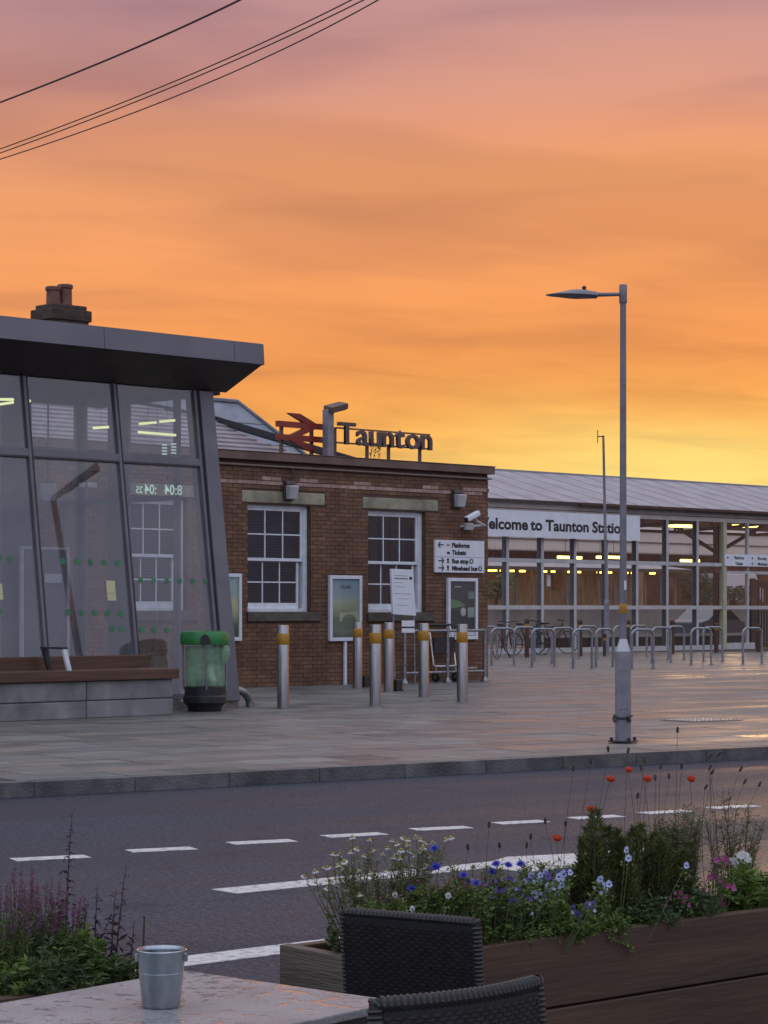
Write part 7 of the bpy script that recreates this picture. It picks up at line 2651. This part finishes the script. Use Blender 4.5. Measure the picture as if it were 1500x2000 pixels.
def chair(label, topL, topR, faces_cam, bow, zt, lean):
    """topL/topR: world ends of the back's top edge; the seat lies on the side the back faces"""
    a, b = Vector(topL), Vector(topR)
    d = b - a
    w = d.length
    ang = math.atan2(d.y, d.x)
    mid = (a + b) / 2
    t = thing('wicker_chair', label, 'chair', Vector((mid.x, mid.y, TERR)), ang, 'black wicker chairs at the table')
    H = zt - TERR
    sgn = -1 if faces_cam else 1           # local y of the seat side
    hs = 0.45                              # seat height

    def bp_(u, h, off=0.0):
        """u 0..1 across the back, h height; off is towards the seat side"""
        x = (u - 0.5) * w
        y = -sgn * (bow * (4 * (u - 0.5) ** 2 - 1)) * -1 + sgn * off + sgn * lean * (H - h)
        return Vector((x, y, h))

    th_ = 0.013
    RR = 0.0135 if faces_cam else 0.0185
    nu = 12
    core = MB()
    lowh = hs - 0.03
    for f in range(2):
        for i in range(nu + 1):
            for h in (lowh, H - 0.012):
                core.v.append(tuple(bp_(i / nu, h, (-th_ if f == 0 else th_))))
    k_ = lambda f, i, j: f * (nu + 1) * 2 + i * 2 + j
    for i in range(nu):
        core.f.append((k_(0, i, 0), k_(0, i + 1, 0), k_(0, i + 1, 1), k_(0, i, 1)))
        core.f.append((k_(1, i, 0), k_(1, i, 1), k_(1, i + 1, 1), k_(1, i + 1, 0)))
        core.f.append((k_(0, i, 1), k_(0, i + 1, 1), k_(1, i + 1, 1), k_(1, i, 1)))
        core.f.append((k_(0, i, 0), k_(1, i, 0), k_(1, i + 1, 0), k_(0, i + 1, 0)))
    for i in (0, nu):
        core.f.append((k_(0, i, 0), k_(0, i, 1), k_(1, i, 1), k_(1, i, 0)))
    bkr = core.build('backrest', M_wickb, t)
    # woven strands: short bulging laths, offset row by row
    wv = MB()
    pitch, rowh_ = 0.0285, 0.0096
    nrow = int((H - 0.02 - lowh) / rowh_)
    ncol = int(w / pitch)
    for f in (-1, 1):
        for r in range(nrow):
            h = lowh + (r + 0.5) * rowh_
            for c in range(ncol + 1):
                u0 = (c + (0.5 if r % 2 else 0.0) - 0.5) * pitch / w
                u1 = u0 + pitch * 0.92 / w
                u0, u1 = max(0.0, u0), min(1.0, u1)
                if u1 - u0 < 0.012:
                    continue
                um = (u0 + u1) / 2
                hh_ = rowh_ * 0.43
                A = bp_(u0, h, f * (th_ + 0.0006))
                B = bp_(u1, h, f * (th_ + 0.0006))
                Mt = bp_(um, h + hh_, f * (th_ + 0.0052))
                Mb = bp_(um, h - hh_, f * (th_ + 0.0052))
                At, Ab = A + Vector((0, 0, hh_ * 0.8)), A - Vector((0, 0, hh_ * 0.8))
                Bt, Bb = B + Vector((0, 0, hh_ * 0.8)), B - Vector((0, 0, hh_ * 0.8))
                b_ = len(wv.v)
                wv.v += [tuple(p) for p in (Ab, Mb, Bb, Bt, Mt, At)]
                if f * sgn > 0:
                    wv.f += [(b_, b_ + 5, b_ + 4, b_ + 1), (b_ + 1, b_ + 4, b_ + 3, b_ + 2)]
                else:
                    wv.f += [(b_, b_ + 1, b_ + 4, b_ + 5), (b_ + 1, b_ + 2, b_ + 3, b_ + 4)]
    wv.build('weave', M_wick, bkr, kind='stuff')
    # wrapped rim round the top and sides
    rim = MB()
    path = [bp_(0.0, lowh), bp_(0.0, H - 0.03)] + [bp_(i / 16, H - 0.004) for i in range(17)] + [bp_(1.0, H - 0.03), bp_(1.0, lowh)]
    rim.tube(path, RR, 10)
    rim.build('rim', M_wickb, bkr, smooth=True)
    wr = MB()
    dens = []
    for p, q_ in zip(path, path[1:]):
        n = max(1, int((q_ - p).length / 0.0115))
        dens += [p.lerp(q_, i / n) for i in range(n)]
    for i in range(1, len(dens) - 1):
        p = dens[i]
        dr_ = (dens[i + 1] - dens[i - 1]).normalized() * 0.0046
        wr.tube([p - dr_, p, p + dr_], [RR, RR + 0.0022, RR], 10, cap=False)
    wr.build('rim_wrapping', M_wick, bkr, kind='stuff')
    # seat, apron and legs
    sy0, sy1 = (0.02, 0.47)
    y0, y1 = (sy0, sy1) if sgn > 0 else (-sy1, -sy0)
    off = sgn * lean * (H - hs)
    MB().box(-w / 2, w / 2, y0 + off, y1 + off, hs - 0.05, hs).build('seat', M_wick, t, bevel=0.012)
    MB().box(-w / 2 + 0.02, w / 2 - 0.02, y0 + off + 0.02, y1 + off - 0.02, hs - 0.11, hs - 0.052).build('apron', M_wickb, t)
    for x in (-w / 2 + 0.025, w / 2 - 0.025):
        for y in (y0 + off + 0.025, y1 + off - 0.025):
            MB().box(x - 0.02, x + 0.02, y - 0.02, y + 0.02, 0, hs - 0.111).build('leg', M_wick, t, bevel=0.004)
    return t


zt_ = 0.68
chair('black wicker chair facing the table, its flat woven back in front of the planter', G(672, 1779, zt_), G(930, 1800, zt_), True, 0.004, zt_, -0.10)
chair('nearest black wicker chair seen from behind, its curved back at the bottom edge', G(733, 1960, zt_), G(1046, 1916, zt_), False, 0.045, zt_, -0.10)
